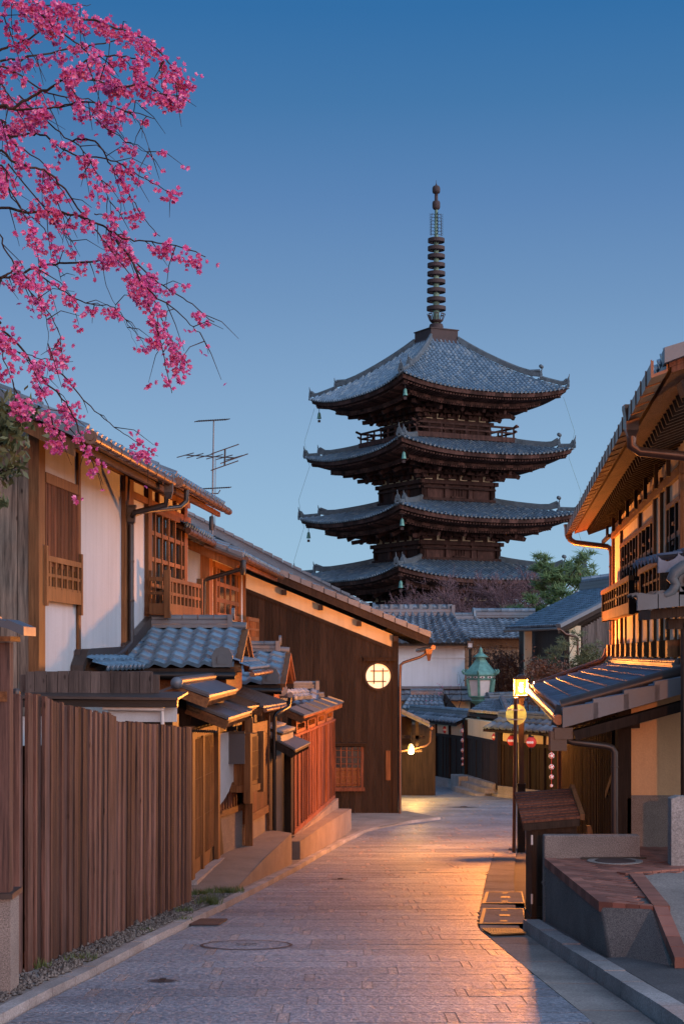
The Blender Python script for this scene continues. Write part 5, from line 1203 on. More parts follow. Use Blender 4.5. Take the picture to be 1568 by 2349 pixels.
# ---- gate with small tiled roof at the right edge
K = thing('gate_roof', 'small tiled gate roof with a pale end tile on a dark post at the right edge', 'gate', (3.6, 16.2, -.42))
m = MB(); tiles(m, (2.80, 15.75, 2.12), (4.6, 15.75, 2.30), (2.80, 16.5, 2.14), (4.6, 16.5, 2.32), 9, 3, .03, .03, 's', 8, caps=0)
for i in range(9):
    x = 2.80 + .2 * i; z = 2.12 + .1 * (x - 2.8); m.hexa([(x, 15.70, z - .11), (x + .19, 15.70, z - .09), (x + .19, 15.76, z - .09), (x, 15.76, z - .11), (x, 15.70, z + .03), (x + .19, 15.70, z + .045), (x + .19, 15.76, z + .045), (x, 15.76, z + .03)])
m.prism([(2.98, 15.72, 2.12), (2.78, 15.72, 2.135), (2.83, 15.72, 2.09), (2.89, 15.72, 2.03), (2.94, 15.72, 2.01)], (0, .06, 0))
m.build('roof_tiles', M['ridge_pag'], K)
m = MB(); tiles(m, (3.06, 16.0, 2.50), (3.06, 17.4, 2.50), (4.5, 16.0, 2.78), (4.5, 17.4, 2.78), 7, 6, .05, .03, 's', 8)
for i in range(8):
    x = 3.05 + .19 * i; z = 2.50 + .2 * (x - 3.05); m.prism([(x, 15.98, z + .04), (x + .03, 15.98, z + .01), (x + .09, 15.98, z - .01), (x + .16, 15.98, z + .02), (x + .19, 15.98, z + .05), (x + .19, 15.98, z - .10), (x, 15.98, z - .12)], (0, .05, 0))
m.build('upper_tiles', M['tile_matte'], K)
m = MB()
pth = [(3.06, 15.72, 2.15), (3.13, 15.72, 2.19), (3.17, 15.72, 2.26), (3.13, 15.72, 2.31), (3.16, 15.72, 2.37), (3.24, 15.72, 2.43), (3.34, 15.72, 2.47), (3.5, 15.72, 2.48)]
m.tube(pth, [.03, .045, .05, .055, .06, .06, .055, .05], 10); m.disc((3.33, 15.76, 2.30), (0, -1, 0), .14, .06, 18); m.disc((3.33, 15.70, 2.30), (0, -1, 0), .095, .03, 18); m.box(3.2, 15.7, 2.16, 3.7, 15.85, 2.24); m.build('end_tile', M['ridge_pag'], K)
m = MB(); m.hexa([(2.95, 15.85, 1.93), (4.6, 15.85, 2.08), (4.6, 16.5, 2.08), (2.95, 16.5, 1.93), (2.95, 15.85, 2.02), (4.6, 15.85, 2.18), (4.6, 16.5, 2.18), (2.95, 16.5, 2.02)]); m.box(3.16, 16.05, 1.84, 4.6, 16.2, 1.94); m.build('beam', M['w_black'], K)
m = MB(); m.box(3.305, 16.05, -.42, 3.43, 16.18, 1.9); m.build('post', M['w_black'], K)
m = MB(); planks(m, (3.43, 16.12, 0), (4.7, 16.12, 0), -.42, 1.84, .14, .04, (0, -1, 0)); m.build('door', M['w_black'], K)
m = MB(); m.prism([(3.15, 15.85, -.44), (3.15, 15.85, .21), (3.22, 15.85, .235), (3.7, 15.85, .2), (3.7, 15.85, -.44)], (0, .18, 0)); tag(m.build('stone_slab', M['kerb']), 'rough upright grey stone slab at the foot of the gate post', 'stone')
# ---- terrace, driveway
m = MB()
A_, B_, C_ = (2.01, 16.4), (2.10, 13.5), (2.49, 13.25); zt = -.44
m.raw([(2.01, 16.4, G(16.4) - .1), (2.14, 13.1, G(13.1) - .08), (2.48, 12.45, -.75), (2.9, 13.2, -.75), (2.9, 16.4, -1.2), (2.01, 16.4, zt), (2.10, 13.5, zt), (2.49, 13.25, zt), (2.62, 14.2, zt), (2.9, 16.4, zt)],
      [(4, 3, 2, 1, 0), (5, 6, 7, 8, 9), (0, 1, 6, 5), (1, 2, 7, 6), (2, 3, 8, 7), (3, 4, 9, 8), (4, 0, 5, 9)])
tag(bev(m.build('retaining_wall', M['granited']), .03, 3), 'low granite retaining wall with brick top beside the cabinet', 'wall')
m = MB(); m.box(2.00, 16.405, G(16.4) - .1, 2.95, 16.55, -.20); tag(bev(m.build('terrace_upstand', M['granite']), .015), 'speckled granite upstand wall at the back of the brick terrace behind the cabinet', 'wall')
m = MB(); m.face([(2.2, 15.9, zt - .003), (2.7, 15.2, zt - .003), (6, 15.6, zt - .003), (6, 17.5, zt - .003), (2.2, 17.5, zt - .003)]); tag(m.build('terrace_bed', M['concrete']), kind='structure')
def pin(x, y, poly):
    c = False; n = len(poly)
    for i in range(n):
        (x0, y0), (x1, y1) = poly[i], poly[(i + 1) % n]
        if (y0 > y) != (y1 > y) and x < (x1 - x0) * (y - y0) / (y1 - y0) + x0: c = not c
    return c
tp = [(2.13, 16.38), (2.21, 13.55), (2.47, 13.40), (2.63, 15.22), (3.2, 15.52), (5, 15.6), (5, 17.40), (2.13, 17.40)]
m = MB(); ca, sa = math.cos(.78), math.sin(.78); bl_, bw = .21, .10
for i in range(-45, 46):
    for j in range(-30, 31):
        if (i + j) % 2 == 0 or True:
            u, v = i * bw * 1.0, j * bl_ + (i % 2) * bl_ / 2
            x, y = 3.2 + u * ca - v * sa, 15.6 + u * sa + v * ca
            if not pin(x, y, tp): continue
            d1 = V((ca, sa, 0)) * (bw / 2 - .004); d2 = V((-sa, ca, 0)) * (bl_ / 2 - .004); c = V((x, y, 0)); z1 = zt + .012 + random.uniform(-.002, .002)
            lo = [c - d1 - d2, c + d1 - d2, c + d1 + d2, c - d1 + d2]; m.hexa([p + UP * (zt + .001) for p in lo] + [p + UP * z1 for p in lo])
def course(a, b, za, zb, wd, n, side):
    a, b = V((a[0], a[1], za)), V((b[0], b[1], zb)); d = (b - a); o = V((d.y, -d.x, 0)).normalized() * wd * side
    for i in range(n):
        p, q_ = a + d * (i / n), a + d * ((i + .96) / n); m.hexa([p - UP * .06, q_ - UP * .06, q_ + o - UP * .06, p + o - UP * .06, p + UP * .022, q_ + UP * .022, q_ + o + UP * .02, p + o + UP * .02])
course((2.0, 16.38), (2.09, 13.49), zt, zt, .11, 14, -1); course((2.09, 13.49), (2.49, 13.24), zt, zt, .1, 4, -1); course((2.49, 13.24), (2.47, 12.3), zt, -.68, .11, 5, -1); course((2.49, 13.24), (2.63, 15.2), zt + .004, zt + .004, .13, 18, 1); course((2.60, 15.2), (3.25, 15.56), zt + .004, zt + .004, .13, 7, -1); course((3.25, 15.52), (6, 15.62), zt + .004, zt + .004, .13, 26, -1)
tag(m.build('brick_terrace', tilemat('red_brick', (.15, .06, .045), (.24, .105, .075), .7, .3, var=(.65, 1.25))), kind='structure')
m = MB(); NS = 8
m.face([(2.60, 13.2, zt + .004), (2.66, 15.2, zt + .004), (3.2, 15.5, zt + .004), (8, 15.6, zt + .004), (8, 12.0, -.45), (2.59, 12.4, -.655)])
tag(m.build('driveway', M['concrete']), kind='structure')
m = MB(); ky = [4, 6, 8, 10, 11.5, 12.35, 13.15]
for a, b in zip(ky, ky[1:]):
    for (o0, h0, o1, h1) in ((.18, .105, .5, .12), (.5, .12, 6, .25)):
        xa, xb = XR(a), XR(b)
        m.face([(xa + o0, a, G(a) + h0), (xa + o1, a, G(a) + h1), (xb + o1, b, G(b) + h1), (xb + o0, b, G(b) + h0)])
m.face([(XR(13.15) + .18, 13.15, G(13.15) + .105), (XR(13.15) + .2, 13.15, G(13.15) + .1), (2.03, 16.5, G(16.5) + .1), (XR(16.5) + .17, 16.5, G(16.5) + .1)])
tag(m.build('sidewalk', M['asphalt']), kind='structure')
c = V((2.66, 16.15, zt + .016)); t = thing('manhole_cover', 'round rusty cover set in the red brick terrace', 'manhole cover', c)
m = MB(); m.disc(c, (0, 0, 1), .19, .008, 28); m.build('lid', M['rust'], t)
m = MB(); m.lathe(c, [(.20, .0), (.20, .006), (.27, .006), (.27, .0)], 32, sm=False); m.build('rim', M['concrete'], t)
m = MB(); m.hexa([(2.36, 16.30, zt + .016), (3.0, 16.34, zt + .016), (3.0, 16.39, zt + .016), (2.36, 16.36, zt + .016), (2.36, 16.30, zt + .03), (3.0, 16.34, zt + .03), (3.0, 16.39, zt + .03), (2.36, 16.36, zt + .03)]); tag(m.build('flat_strip', M['black']), 'flat black strip lying on the brick terrace behind the round cover', 'strip')
# ---- wooden cabinet
cb_ = thing('wooden_cabinet', 'dark brown wooden cabinet with slatted sloping lid and round silver lock by the kerb', 'cabinet', (2.22, 17.2, G(17)))
m = MB(); zb = G(16.9) - .02
m.box(1.94, 16.92, zb, 2.39, 17.5, -.155); m.build('body', M['w_black'], cb_)
m = MB(); x0, x1 = 1.93, 2.53
for (a, b, c_, d_) in ((1.935, 2.0, zb, -.14), (2.33, 2.395, zb, -.14), (2.0, 2.33, -.22, -.14), (2.0, 2.33, zb + .1, zb + .22)): m.box(a, 16.905, c_, b, 16.92, d_)
m.box(1.925, 16.89, zb, 2.405, 17.52, zb + .12); m.build('door_frame', M['w_black'], cb_)
m = MB(); m.hexa([(1.84, 16.82, -.20), (2.41, 16.82, -.15), (2.41, 17.6, .10), (1.84, 17.6, .07), (1.84, 16.82, -.13), (2.41, 16.82, -.08), (2.41, 17.6, .15), (1.84, 17.6, .11)]); ld = m.build('lid', M['w_black'], cb_)
m = MB()
for i in range(11):
    v = (i + .2) / 11; y = 16.82 + .78 * v; y2 = y + .05; za, zb_ = -.13 + .24 * v, -.08 + .23 * v
    m.hexa([(1.83, y, za), (2.42, y, zb_), (2.42, y2, zb_ + .012), (1.83, y2, za + .012), (1.83, y, za + .024), (2.42, y, zb_ + .024), (2.42, y2, zb_ + .036), (1.83, y2, za + .036)])
m.build('lid_slats', M['w_slat'], ld)
m = MB(); m.hexa([(2.42, 16.84, -.09), (2.465, 16.84, -.09), (2.465, 17.6, .15), (2.42, 17.6, .15), (2.42, 16.84, -.03), (2.465, 16.84, -.03), (2.465, 17.6, .21), (2.42, 17.6, .21)]); m.build('lid_edge', M['w_org'], ld)
m = MB(); m.disc((2.06, 16.905, -.73), (0, -1, 0), .03, .02, 20); m.disc((2.06, 16.885, -.73), (0, -1, 0), .018, .012, 14); m.build('lock', plain('polished_steel', (.7, .7, .7), .2, 1, .1), cb_)
m = MB(); m.tube([(1.935, 16.9, -.35), (1.935, 16.9, -.25)], .012, 6); m.tube([(1.935, 16.9, zb + .35), (1.935, 16.9, zb + .25)], .012, 6); m.build('hinge', M['panel'], cb_)
m = MB(); m.prism([(2.56, 17.3, -.55), (2.68, 17.3, -.55), (2.60, 17.3, -.2), (2.56, 17.3, -.2)], (0, .1, 0)); tag(m.build('plank_offcut', M['w_org']), 'pale broken plank end leaning behind the cabinet', 'plank')
# ================================================================== STREET LAMP
def street_lamp(x, y, label, power):
    zg = G(y); t = thing('street_lamp', label, 'street lamp', (x, y, zg), 'square street lamps')
    m = MB(); m.box(x - .075, y - .075, zg - .05, x + .075, y + .075, zg + 1.30); m.box(x - .085, y - .085, zg + 1.27, x + .085, y + .085, zg + 1.30); m.build('base', M['black'], t)
    m = MB(); m.box(x - .052, y - .052, zg + 1.30, x + .052, y + .052, zg + 2.98); m.build('pole', M['metal'], t)
    m = MB(); m.box(x - .13, y - .13, zg + 2.98, x + .13, y + .13, zg + 3.02); m.box(x - .135, y - .135, zg + 3.33, x + .135, y + .135, zg + 3.37)
    for sx in (-1, 1):
        for sy in (-1, 1): m.box(x + sx * .122 - .008, y + sy * .122 - .008, zg + 3.02, x + sx * .122 + .008, y + sy * .122 + .008, zg + 3.33)
    m.lathe((x, y, zg + 3.37), [(.12, 0), (.09, .04), (.02, .06), (.0005, .06)], 4, sm=False, rot=.785); hd = m.build('lamp_head', M['metal'], t)
    gm, gt, gb = newmat('lit_lamp_glass'); ge = nd(gt, 'ShaderNodeEmission'); ge.inputs[0].default_value = (1, .40, .05, 1); ge.inputs[1].default_value = 4.0
    gr_ = nd(gt, 'ShaderNodeBsdfTransparent'); gx = nd(gt, 'ShaderNodeMixShader'); gx.inputs[0].default_value = .5; lnk(gt, gr_.outputs[0], gx.inputs[1]); lnk(gt, ge.outputs[0], gx.inputs[2]); lnk(gt, gx.outputs[0], gt.nodes['Material Output'].inputs[0])
    ld_ = bpy.data.lights.new('lamp_light', 'POINT'); ld_.energy = power * 2; ld_.color = LAMP_COLOR; ld_.shadow_soft_size = .14
    lo_ = bpy.data.objects.new('lamp_light', ld_); COL.objects.link(lo_); lo_.parent = t; lo_.location = (0, 0, 3.19)
    m = MB(); q_ = .09; z0, z1 = zg + 3.025, zg + 3.325
    c = [(x - q_, y - q_), (x + q_, y - q_), (x + q_, y + q_), (x - q_, y + q_)]
    for i in range(4): (a, b), (c_, d) = c[i], c[(i + 1) % 4]; m.face([(a, b, z0), (c_, d, z0), (c_, d, z1), (a, b, z1)])
    m.build('glass', gm, hd)
    m = MB(); m.tube([(x, y, zg + 3.08), (x, y, zg + 3.27)], .03, 8); m.build('bulb', emit('lamp_bulb', (1, .72, .32), 9), hd)
    m = MB()
    for sx in (-.045, .045): m.box(x + sx - .004, y - .1, z0, x + sx + .004, y - .093, z0 + .16); m.box(x + sx - .004, y + .093, z0, x + sx + .004, y + .1, z0 + .16)
    m.build('bars', M['metal'], hd); return t
street_lamp(3.48, 32.2, 'lit square street lamp on a slim black pole beside the road', LAMP_POWER)
street_lamp(2.9, -12.0, 'lit square street lamp standing behind the camera outside the picture', LAMP_POWER * 1.8)
SY = 31.6; signm, _t, _b = newmat('thin_acrylic_sign'); _b.inputs['Base Color'].default_value = (.5, .42, .3, 1)
_tr = nd(_t, 'ShaderNodeBsdfTranslucent'); _tr.inputs[0].default_value = (.11, .165, .13, 1); _ad = nd(_t, 'ShaderNodeAddShader'); lnk(_t, _b.outputs[0], _ad.inputs[0]); lnk(_t, _tr.outputs[0], _ad.inputs[1]); lnk(_t, _ad.outputs[0], _t.nodes['Material Output'].inputs[0])
x = P(1181, 0, SY).x; zg = G(SY); t = thing('sign_pole', 'thin brown pole carrying a round sign seen from behind, next to the street lamp', 'sign pole', (x, SY, zg))
m = MB(); m.tube([(x - .025, SY, zg - .05), (x + .01, SY, P(0, 1600, SY).z)], .036, 10); m.build('pole', M['gutter'], t)
cz_ = P(0, 1640, SY).z; m = MB(); m.disc((x + .03, SY + .10, cz_), (0, 1, 0), .2, .012, 32); rs = m.build('round_sign', signm, t)
m = MB(); 
for dz in (.09, -.09): m.box(x - .06, SY - .04, cz_ + dz - .012, x + .07, SY + .085, cz_ + dz + .012); m.box(x - .14, SY + .085, cz_ + dz - .015, x + .18, SY + .099, cz_ + dz + .015)
m.build('bracket', M['panel'], rs)
# ================================================================== FAR SHOP WITH LANTERNS
Fh = thing('lantern_shop', 'low dark boarded shop with red lanterns and tiled pent roofs where the road bends', 'shop', (4.5, 56, G(56)))
def fseg(a, b): return seg(a, b)
def lane(f, n, z0, z1, zb, d=0.0, par=Fh):
    m = MB(); m.fb(f, 0, 1, -.3, 0, G(60) - .3, z1); m.build('wall', M['cream'], par)
    m = MB()
    for i in range(n):
        a, b = i / n, (i + .93) / n; m.fb(f, a, b, -.0, random.uniform(.015, .04), zb, z0 + random.uniform(0, .0))
    m.fb(f, 0, 1, 0, .06, z0 - .05, z0 + .05); m.build('wall_boards', M['w_dark'], par)
    m = MB()
    for s_ in (0.0, .25, .5, .75, .985): m.fb(f, s_, s_ + .015, -.02, .07, zb, z1)
    m.build('posts', M['w_dark'], par)
f1 = fseg((4.14, 55.6), (2.51, 60.2)); f1 = (lambda g_: (lambda s, d, z: g_(s, -d, z)))(f1)
lane(f1, 34, -1.22, -.62, -2.7)
m = MB(); m.fb(f1, -.02, 1.02, -.2, .13, G(62) - .3, -2.68); m.build('stone_base', M['kerb'], Fh)
f2 = fseg((4.85, 50.6), (4.55, 54.9)); f2 = fseg((4.88, 51.0), (4.12, 55.4)); f2 = (lambda g_: (lambda s, d, z: g_(s, -d, z)))(f2)
m = MB(); m.fb(f2, 0, 1, -.3, 0, -2.6, -.55); m.build('wall', M['cream'], Fh)
m = MB()
for i in range(15): a_ = .03 + .94 * i / 15; m.fb(f2, a_, a_ + .058, -.0, random.uniform(.015, .035), -2.45, -1.15)
m.fb(f2, 0, 1, 0, .05, -1.2, -1.1); m.fb(f2, .93, 1.0, 0, .1, -2.6, -.6); m.fb(f2, .0, .07, 0, .1, -2.6, -.6); m.build('door', M['w_dark'], Fh)
m = MB()
for i, (o, h) in enumerate(((.75, -2.72), (.45, -2.56), (.2, -2.42))): m.fb(f2, .05, .75, -.1, o, G(55) - .3, h)
m.fb(f2, .75, 1.0, -.1, .5, G(55) - .3, -2.42); m.build('steps', M['kerb'], Fh)
f3 = fseg((6.35, 48.0), (4.88, 50.6)); f3 = (lambda g_: (lambda s, d, z: g_(s, -d, z)))(f3)
lane(f3, 20, -1.12, -.52, -2.45)
m = MB(); m.fb(f3, -.02, 1.02, -.2, .12, G(50) - .3, -2.43); m.build('stone_base', M['kerb'], Fh)
def pent(f, s0, s1, d_e, z_e, d_r, z_r, nc, nr, lab, kind='r', mat='tile_far'):
    m = MB(); tiles(m, f(s0, d_e, z_e), f(s1, d_e, z_e), f(s0, d_r, z_r), f(s1, d_r, z_r), nc, nr, .06, .03, kind, 8, caps=.05)
    o = m.build('pent_roof', M[mat], Fh); o['label'] = lab
    m = MB(); a, b = f(s0, d_r, z_r - .02), f(s1, d_r, z_r - .02); ridge(m, a, b, .24, .12, .08, .45); m.build('ridge', M[mat], o)
    m = MB(); m.hexa([f(s0, d_e, z_e - .10), f(s1, d_e, z_e - .10), f(s1, d_r, z_r - .10), f(s0, d_r, z_r - .10), f(s0, d_e, z_e - .03), f(s1, d_e, z_e - .03), f(s1, d_r, z_r - .03), f(s0, d_r, z_r - .03)]); m.build('soffit', M['w_dark'], o)
pent(f1, -.03, 1.06, .40, -.72, -.12, -.46, 17, 2, 'left pent roof')
pent(f3, -.12, 1.12, .45, -.68, -.2, -.34, 11, 2, 'right pent roof')
tagd = (7.0, 59.5)
m = MB(); e = [P(1076, 1633, 55), P(1166, 1641, 51.5), P(1172, 1622, 53.5), P(1128, 1604, 57.5)]
tiles(m, e[0], e[1], P(1118, 1606, 58), P(1150, 1606, 57.5), 18, 7, .05, .03, 's', 6, caps=.05); tiles(m, e[1], P(1262, 1636, 55.5), P(1150, 1606, 57.5), P(1215, 1603, 60), 16, 7, .05, .03, 's', 6)
o = m.build('hip_roof', M['tile_far'], Fh); m = MB(); ridge(m, e[1], P(1150, 1604, 57.5), .2, .08, .06); ridge(m, P(1116, 1605, 58), P(1215, 1602, 60), .25, .15, .07); m.build('ridge', M['tile_far'], o)
m = MB(); m.prism([e[0] - UP * .05, e[1] - UP * .05, P(1262, 1638, 55.5), P(1215, 1640, 60), P(1118, 1640, 58)], (0, 0, -.1)); m.build('soffit', M['w_black'], o)
m = MB(); m.prism([e[0] + V((.4, .8, -.1)), e[1] + V((-.1, .8, -.1)), P(1255, 1645, 56.5), P(1210, 1640, 60)], (0, 0, -.6)); m.build('wall', M['w_black'], o)
# red paper lanterns
lred = plain('red_lantern_paper', (.62, .045, .03), .6, 0, .15); lwh = plain('white_lantern_paper', (.8, .74, .7), .7, 0, .1)
def lantern(c, label):
    t = thing('red_lantern', label, 'lantern', c, 'red paper lanterns along the shop front')
    m = MB(); r = .155
    m.lathe(c, [(.07, -.15)] + [(.075 + .08 * math.sin(math.pi * (i + .5) / 9) + (.004 if i % 2 else 0), -.15 + .3 * (i + .5) / 9) for i in range(9)] + [(.07, .15)], 18); m.build('paper', lred, t)
    m = MB(); d = V((-.35, -1, 0)).normalized(); s = V((-d.y, d.x, 0))
    for sg in (-.065, 0, .065): m.disc(c + d * .152 + s * sg + UP * (.0), d, .038, .012, 14)
    m.build('crest', lwh, t)
    m = MB(); m.lathe(c, [(.06, -.18), (.075, -.175), (.075, -.145), (.06, -.14)], 14); m.tube([c - UP * .16, c - UP * .27], .012, 4); m.build('ring', M['black'], t); m = MB(); m.lathe(c, [(.06, .14), (.075, .145), (.075, .18), (.05, .185)], 14); m.tube([c + UP * .18, c + UP * .32], .008, 4); m.build('ring', M['black'], t); return t
for px, py, Y, s in ((1024.5, 1674, 57.3, 'leftmost red lantern with white crest, hanging on the far left wing'), (1138.7, 1691, 51.8, 'red lantern hanging beside the recessed door'), (1174, 1699, 49.6, 'red lantern half hidden behind the street lamp pole'), (1217.8, 1703, 48.2, 'rightmost red lantern, nearest the white ball string')): lantern(P(px, py, Y), s)
def balls(px, ys, Y, rs, label):
    c = P(px, ys[0], Y); t = thing('ball_string', label, 'decoration', c)
    m = MB(); m.tube([P(px, ys[0] - 14, Y), P(px, ys[-1], Y)], .008, 4); m.build('cord', lred, t)
    for y, r in zip(ys, rs):
        m = MB(); q_ = P(px, y, Y); m.ball(q_, r, 14); b = m.build('ball', lwh, t)
        m = MB()
        for i in range(5):
            a = i * 1.256; d = V((.7 * math.cos(a), -.8, .7 * math.sin(a))).normalized(); m.disc(q_ + d * (r - .002), d, r * .3, .006, 8)
        m.build('petal_pattern', lred, b)
balls(1061, [1677, 1699, 1722, 1741, 1754], 55.3, [.085, .075, .07, .055, .045], 'string of five white and red balls at the left corner post')
balls(1264, [1706, 1734, 1760, 1783, 1803], 48.0, [.095, .09, .08, .07, .05], 'string of five white and red balls at the right end of the shop')
# gate beside house C with glowing egg lamp
Gt = thing('side_gate', 'small tiled gate roof beside the dark house above the glowing egg lamp', 'gate', (2.0, 50, G(50)))
m = MB(); m.hexa([(.8, 49.5, .26), (2.62, 49.5, -.60), (2.62, 50.8, -.60), (.8, 50.8, .26), (.8, 49.5, .34), (2.62, 49.5, -.52), (2.62, 50.8, -.52), (.8, 50.8, .34)])
for i in range(8): a, b = i / 8, (i + .95) / 8; m.hexa([(.8 + 1.82 * q_, y, .34 - .86 * q_ + dz) for dz in (0, .08) for q_, y in ((a, 49.42), (b, 49.42), (b, 49.6), (a, 49.6))])
m.build('roof', M['ridge'], Gt)
m = MB(); m.box(1.5, 49.7, -.95, 2.5, 49.8, -.85); m.box(2.2, 49.7, -1.3, 2.3, 49.8, -.4); m.box(1.4, 49.7, -1.35, 2.4, 49.8, -1.27); m.box(1.3, 50.2, -1.2, 2.1, 50.3, -.3); m.build('beams', M['w_dark'], Gt)
m = MB(); m.box(.5, 51.5, G(51), 2.9, 51.7, -.6); m.build('back_wall', M['w_dark'], Gt)
m = MB(); gutter(m, (2.68, 49.4, -.62), (2.68, 50.8, -.62), .05); m.tube([(2.66, 49.5, -.7), (2.64, 49.5, -1.05), (2.5, 49.5, -1.15), (1.7, 49.5, -1.32)], .04); m.build('gutter', M['gutter'], Gt)
ec = P(942, 1719, 49.5); t = thing('egg_lamp', 'glowing yellow egg shaped lamp hanging under the side gate', 'lamp', ec)
m = MB(); m.lathe(ec, [(.04, -.15), (.09, -.12), (.105, -.04), (.09, .06), (.05, .15), (.0005, .17)], 16); m.build('shade', emit('lit_egg_glass', (1, .55, .08), 2.2), t)
m = MB(); m.tube([ec + UP * .16, ec + UP * .5], .008, 4); m.build('cord', M['black'], t)
ll = bpy.data.lights.new('lamp_light', 'POINT'); ll.energy = 330; ll.color = (1, .52, .13); ll.shadow_soft_size = .1; lo = bpy.data.objects.new('lamp_light', ll); COL.objects.link(lo); lo.parent = t; lo.location = (0.1, -.25, -.28)
# ---- green bronze lantern on its pedestal behind the shop roof
lc = P(1102, 1610, 60); BLn = thing('bronze_lantern', 'large green bronze lantern with frosted panels and curled roof corners behind the shop', 'lantern', (lc.x, lc.y, G(60)))
s_ = 60 / 3800.; zq = lambda y: 1.6 - (y - 1500) * s_
def sq(m, prof, n=4, rot=.785 + .38): m.lathe((lc.x, lc.y, 0), prof, n, sm=False, rot=rot)
k2 = 1.0
m = MB(); prof = [(40, 1546), (36, 1540), (28, 1532), (21, 1524), (16, 1518), (15, 1515)]
sq(m, [(r * s_, zq(y)) for r, y in prof], 6, .3); m.lathe((lc.x, lc.y, 0), [(40 * s_, zq(1546)), (40 * s_, zq(1549)), (33 * s_, zq(1550))], 6, sm=False, rot=.3)
for i in range(6):
    a = i * math.pi / 3 + .3; d = V((math.cos(a), math.sin(a), 0)); c = V((lc.x, lc.y, zq(1545)))
    m.tube([c + d * 37 * s_, c + d * 42 * s_ + UP * .0, c + d * 45 * s_ + UP * .08, c + d * 42 * s_ + UP * .14, c + d * 40 * s_ + UP * .10], [.05, .045, .04, .03, .02], 6)
m.build('roof', M['bronze'], BLn)
m = MB(); m.lathe((lc.x, lc.y, 0), [(12 * s_, zq(1516)), (12 * s_, zq(1511)), (11 * s_, zq(1508)), (19 * s_, zq(1508)), (12 * s_, zq(1503)), (8 * s_, zq(1500)), (5 * s_, zq(1498)), (6 * s_, zq(1496)), (3 * s_, zq(1494)), (4.5 * s_, zq(1491)), (3 * s_, zq(1488)), (.3 * s_, zq(1484))], 12); m.build('crown', M['bronze'], BLn)
m = MB(); m.lathe((lc.x, lc.y, 0), [(36 * s_, zq(1549)), (34 * s_, zq(1558)), (35 * s_, zq(1559)), (33 * s_, zq(1560))], 6, sm=False, rot=.3)
for i in range(6):
    a = i * math.pi / 3 + .3; d = V((math.cos(a), math.sin(a), 0)); c = V((lc.x, lc.y, 0)); m.beam(c + d * 33 * s_ + UP * zq(1558), c + d * 27 * s_ + UP * zq(1598), .09, .09)
m.lathe((lc.x, lc.y, 0), [(28 * s_, zq(1596)), (28 * s_, zq(1599)), (24 * s_, zq(1601)), (22 * s_, zq(1606)), (26 * s_, zq(1608)), (22 * s_, zq(1612)), (14 * s_, zq(1616)), (9 * s_, zq(1640)), (11 * s_, zq(1700)), (20 * s_, zq(1760)), (22 * s_, zq(1797))], 6, sm=False, rot=.3)
m.build('frame', M['bronze'], BLn)
m = MB(); m.lathe((lc.x, lc.y, 0), [(31 * s_, zq(1560)), (26 * s_, zq(1597))], 6, sm=False, rot=.3); m.build('panel', M['panel'], BLn)
m = MB()
for i in range(6):
    a = i * math.pi / 3 + .3 + math.pi / 6; d = V((math.cos(a), math.sin(a), 0)); sd = V((-d.y, d.x, 0)); c = V((lc.x, lc.y, zq(1553.5))) + d * 30.6 * s_
    for sg in (-9, 9): m.prism([c + sd * (sg * s_ + .1 * math.cos(t_ * .785)) + UP * (.04 * math.sin(t_ * .785)) for t_ in range(8)], d * .02); m.disc(c + sd * sg * s_ + d * .02, d, .03, .015, 8, 1)
m.build('frieze_opening', [M['panel'], M['black']], BLn)
# ================================================================== BUILDINGS FARTHER BACK
Gh = thing('white_storehouse', 'white walled storehouse with a thick grey tiled roof below the pagoda', 'house', (4.0, 71, G(71)))
m = MB(); m.box(.6, 70, G(70), 5.18, 74, 2.2); m.box(.6, 69.96, 1.42, 5.19, 70, 1.46); m.build('wall', M['whiteb'], Gh)
m = MB(); tiles(m, (.4, 69.2, 2.05), (5.42, 69.2, 2.05), (1.3, 72.2, 3.3), (4.85, 72.2, 3.3), 13, 12, .17, .05, 'r', 8, caps=.12); rf = m.build('roof', M['tile_far'], Gh)
m = MB(); ridge(m, (1.45, 72.2, 3.2), (4.82, 72.2, 3.2), .4, .36, .13, .42); onigawara(m, (1.45, 72.2, 3.2), (-1, 0, 0), .5, .6, .12); m.box(4.75, 71.9, 3.2, 4.9, 72.5, 3.72)
for i in range(8): x = 1.7 + i * .42; m.tube([(x, 72.2, 3.55), (x, 72.2, 3.75)], .17, 8)
m.build('ridge', M['tile_far'], rf)
m = MB(); m.box(.4, 69.25, 1.94, 5.4, 70, 2.04); m.build('eave_board', M['w_black'], Gh)
t = thing('garden_wall', 'low brownish wall with a tiled cap in front of the white storehouse', 'wall', (4, 66, G(66)))
m = MB(); m.box(.5, 66, G(66), 5.1, 66.3, .0); m.build('wall', M['cream'], t)
m = MB(); tiles(m, (.4, 65.5, -.28), (5.2, 65.5, -.28), (.4, 66.2, .20), (5.2, 66.2, .20), 16, 2, .03, .05, 's', 5); m.box(.4, 66.0, .20, 5.2, 66.4, .30); m.build('cap_tiles', M['ridge'], t)
t = thing('small_tiled_roof', 'small blue grey tiled roof between the dark house and the bare plum', 'roof', (3.4, 66, -.6))
m = MB(); tiles(m, (2.3, 64.4, -.55), (4.0, 64.4, -.55), (2.7, 65.3, -.02), (3.9, 65.3, -.02), 8, 4, .06, .03, 's', 6, caps=.04); ridge(m, (2.7, 65.3, -.02), (4.0, 65.3, -.02), .2, .14, .07); m.build('roof_tiles', M['tile_far'], t)
m = MB(); m.hexa([(4.05, 64.3, -.7), (4.6, 64.5, -.85), (4.1, 65.4, -.1), (4.0, 65.4, -.1), (4.05, 64.3, -.6), (4.6, 64.5, -.75), (4.1, 65.4, 0), (4.0, 65.4, 0)]); m.box(2.6, 64.9, G(65), 3.9, 65.4, -.4); m.build('wall', M['w_dark'], t)
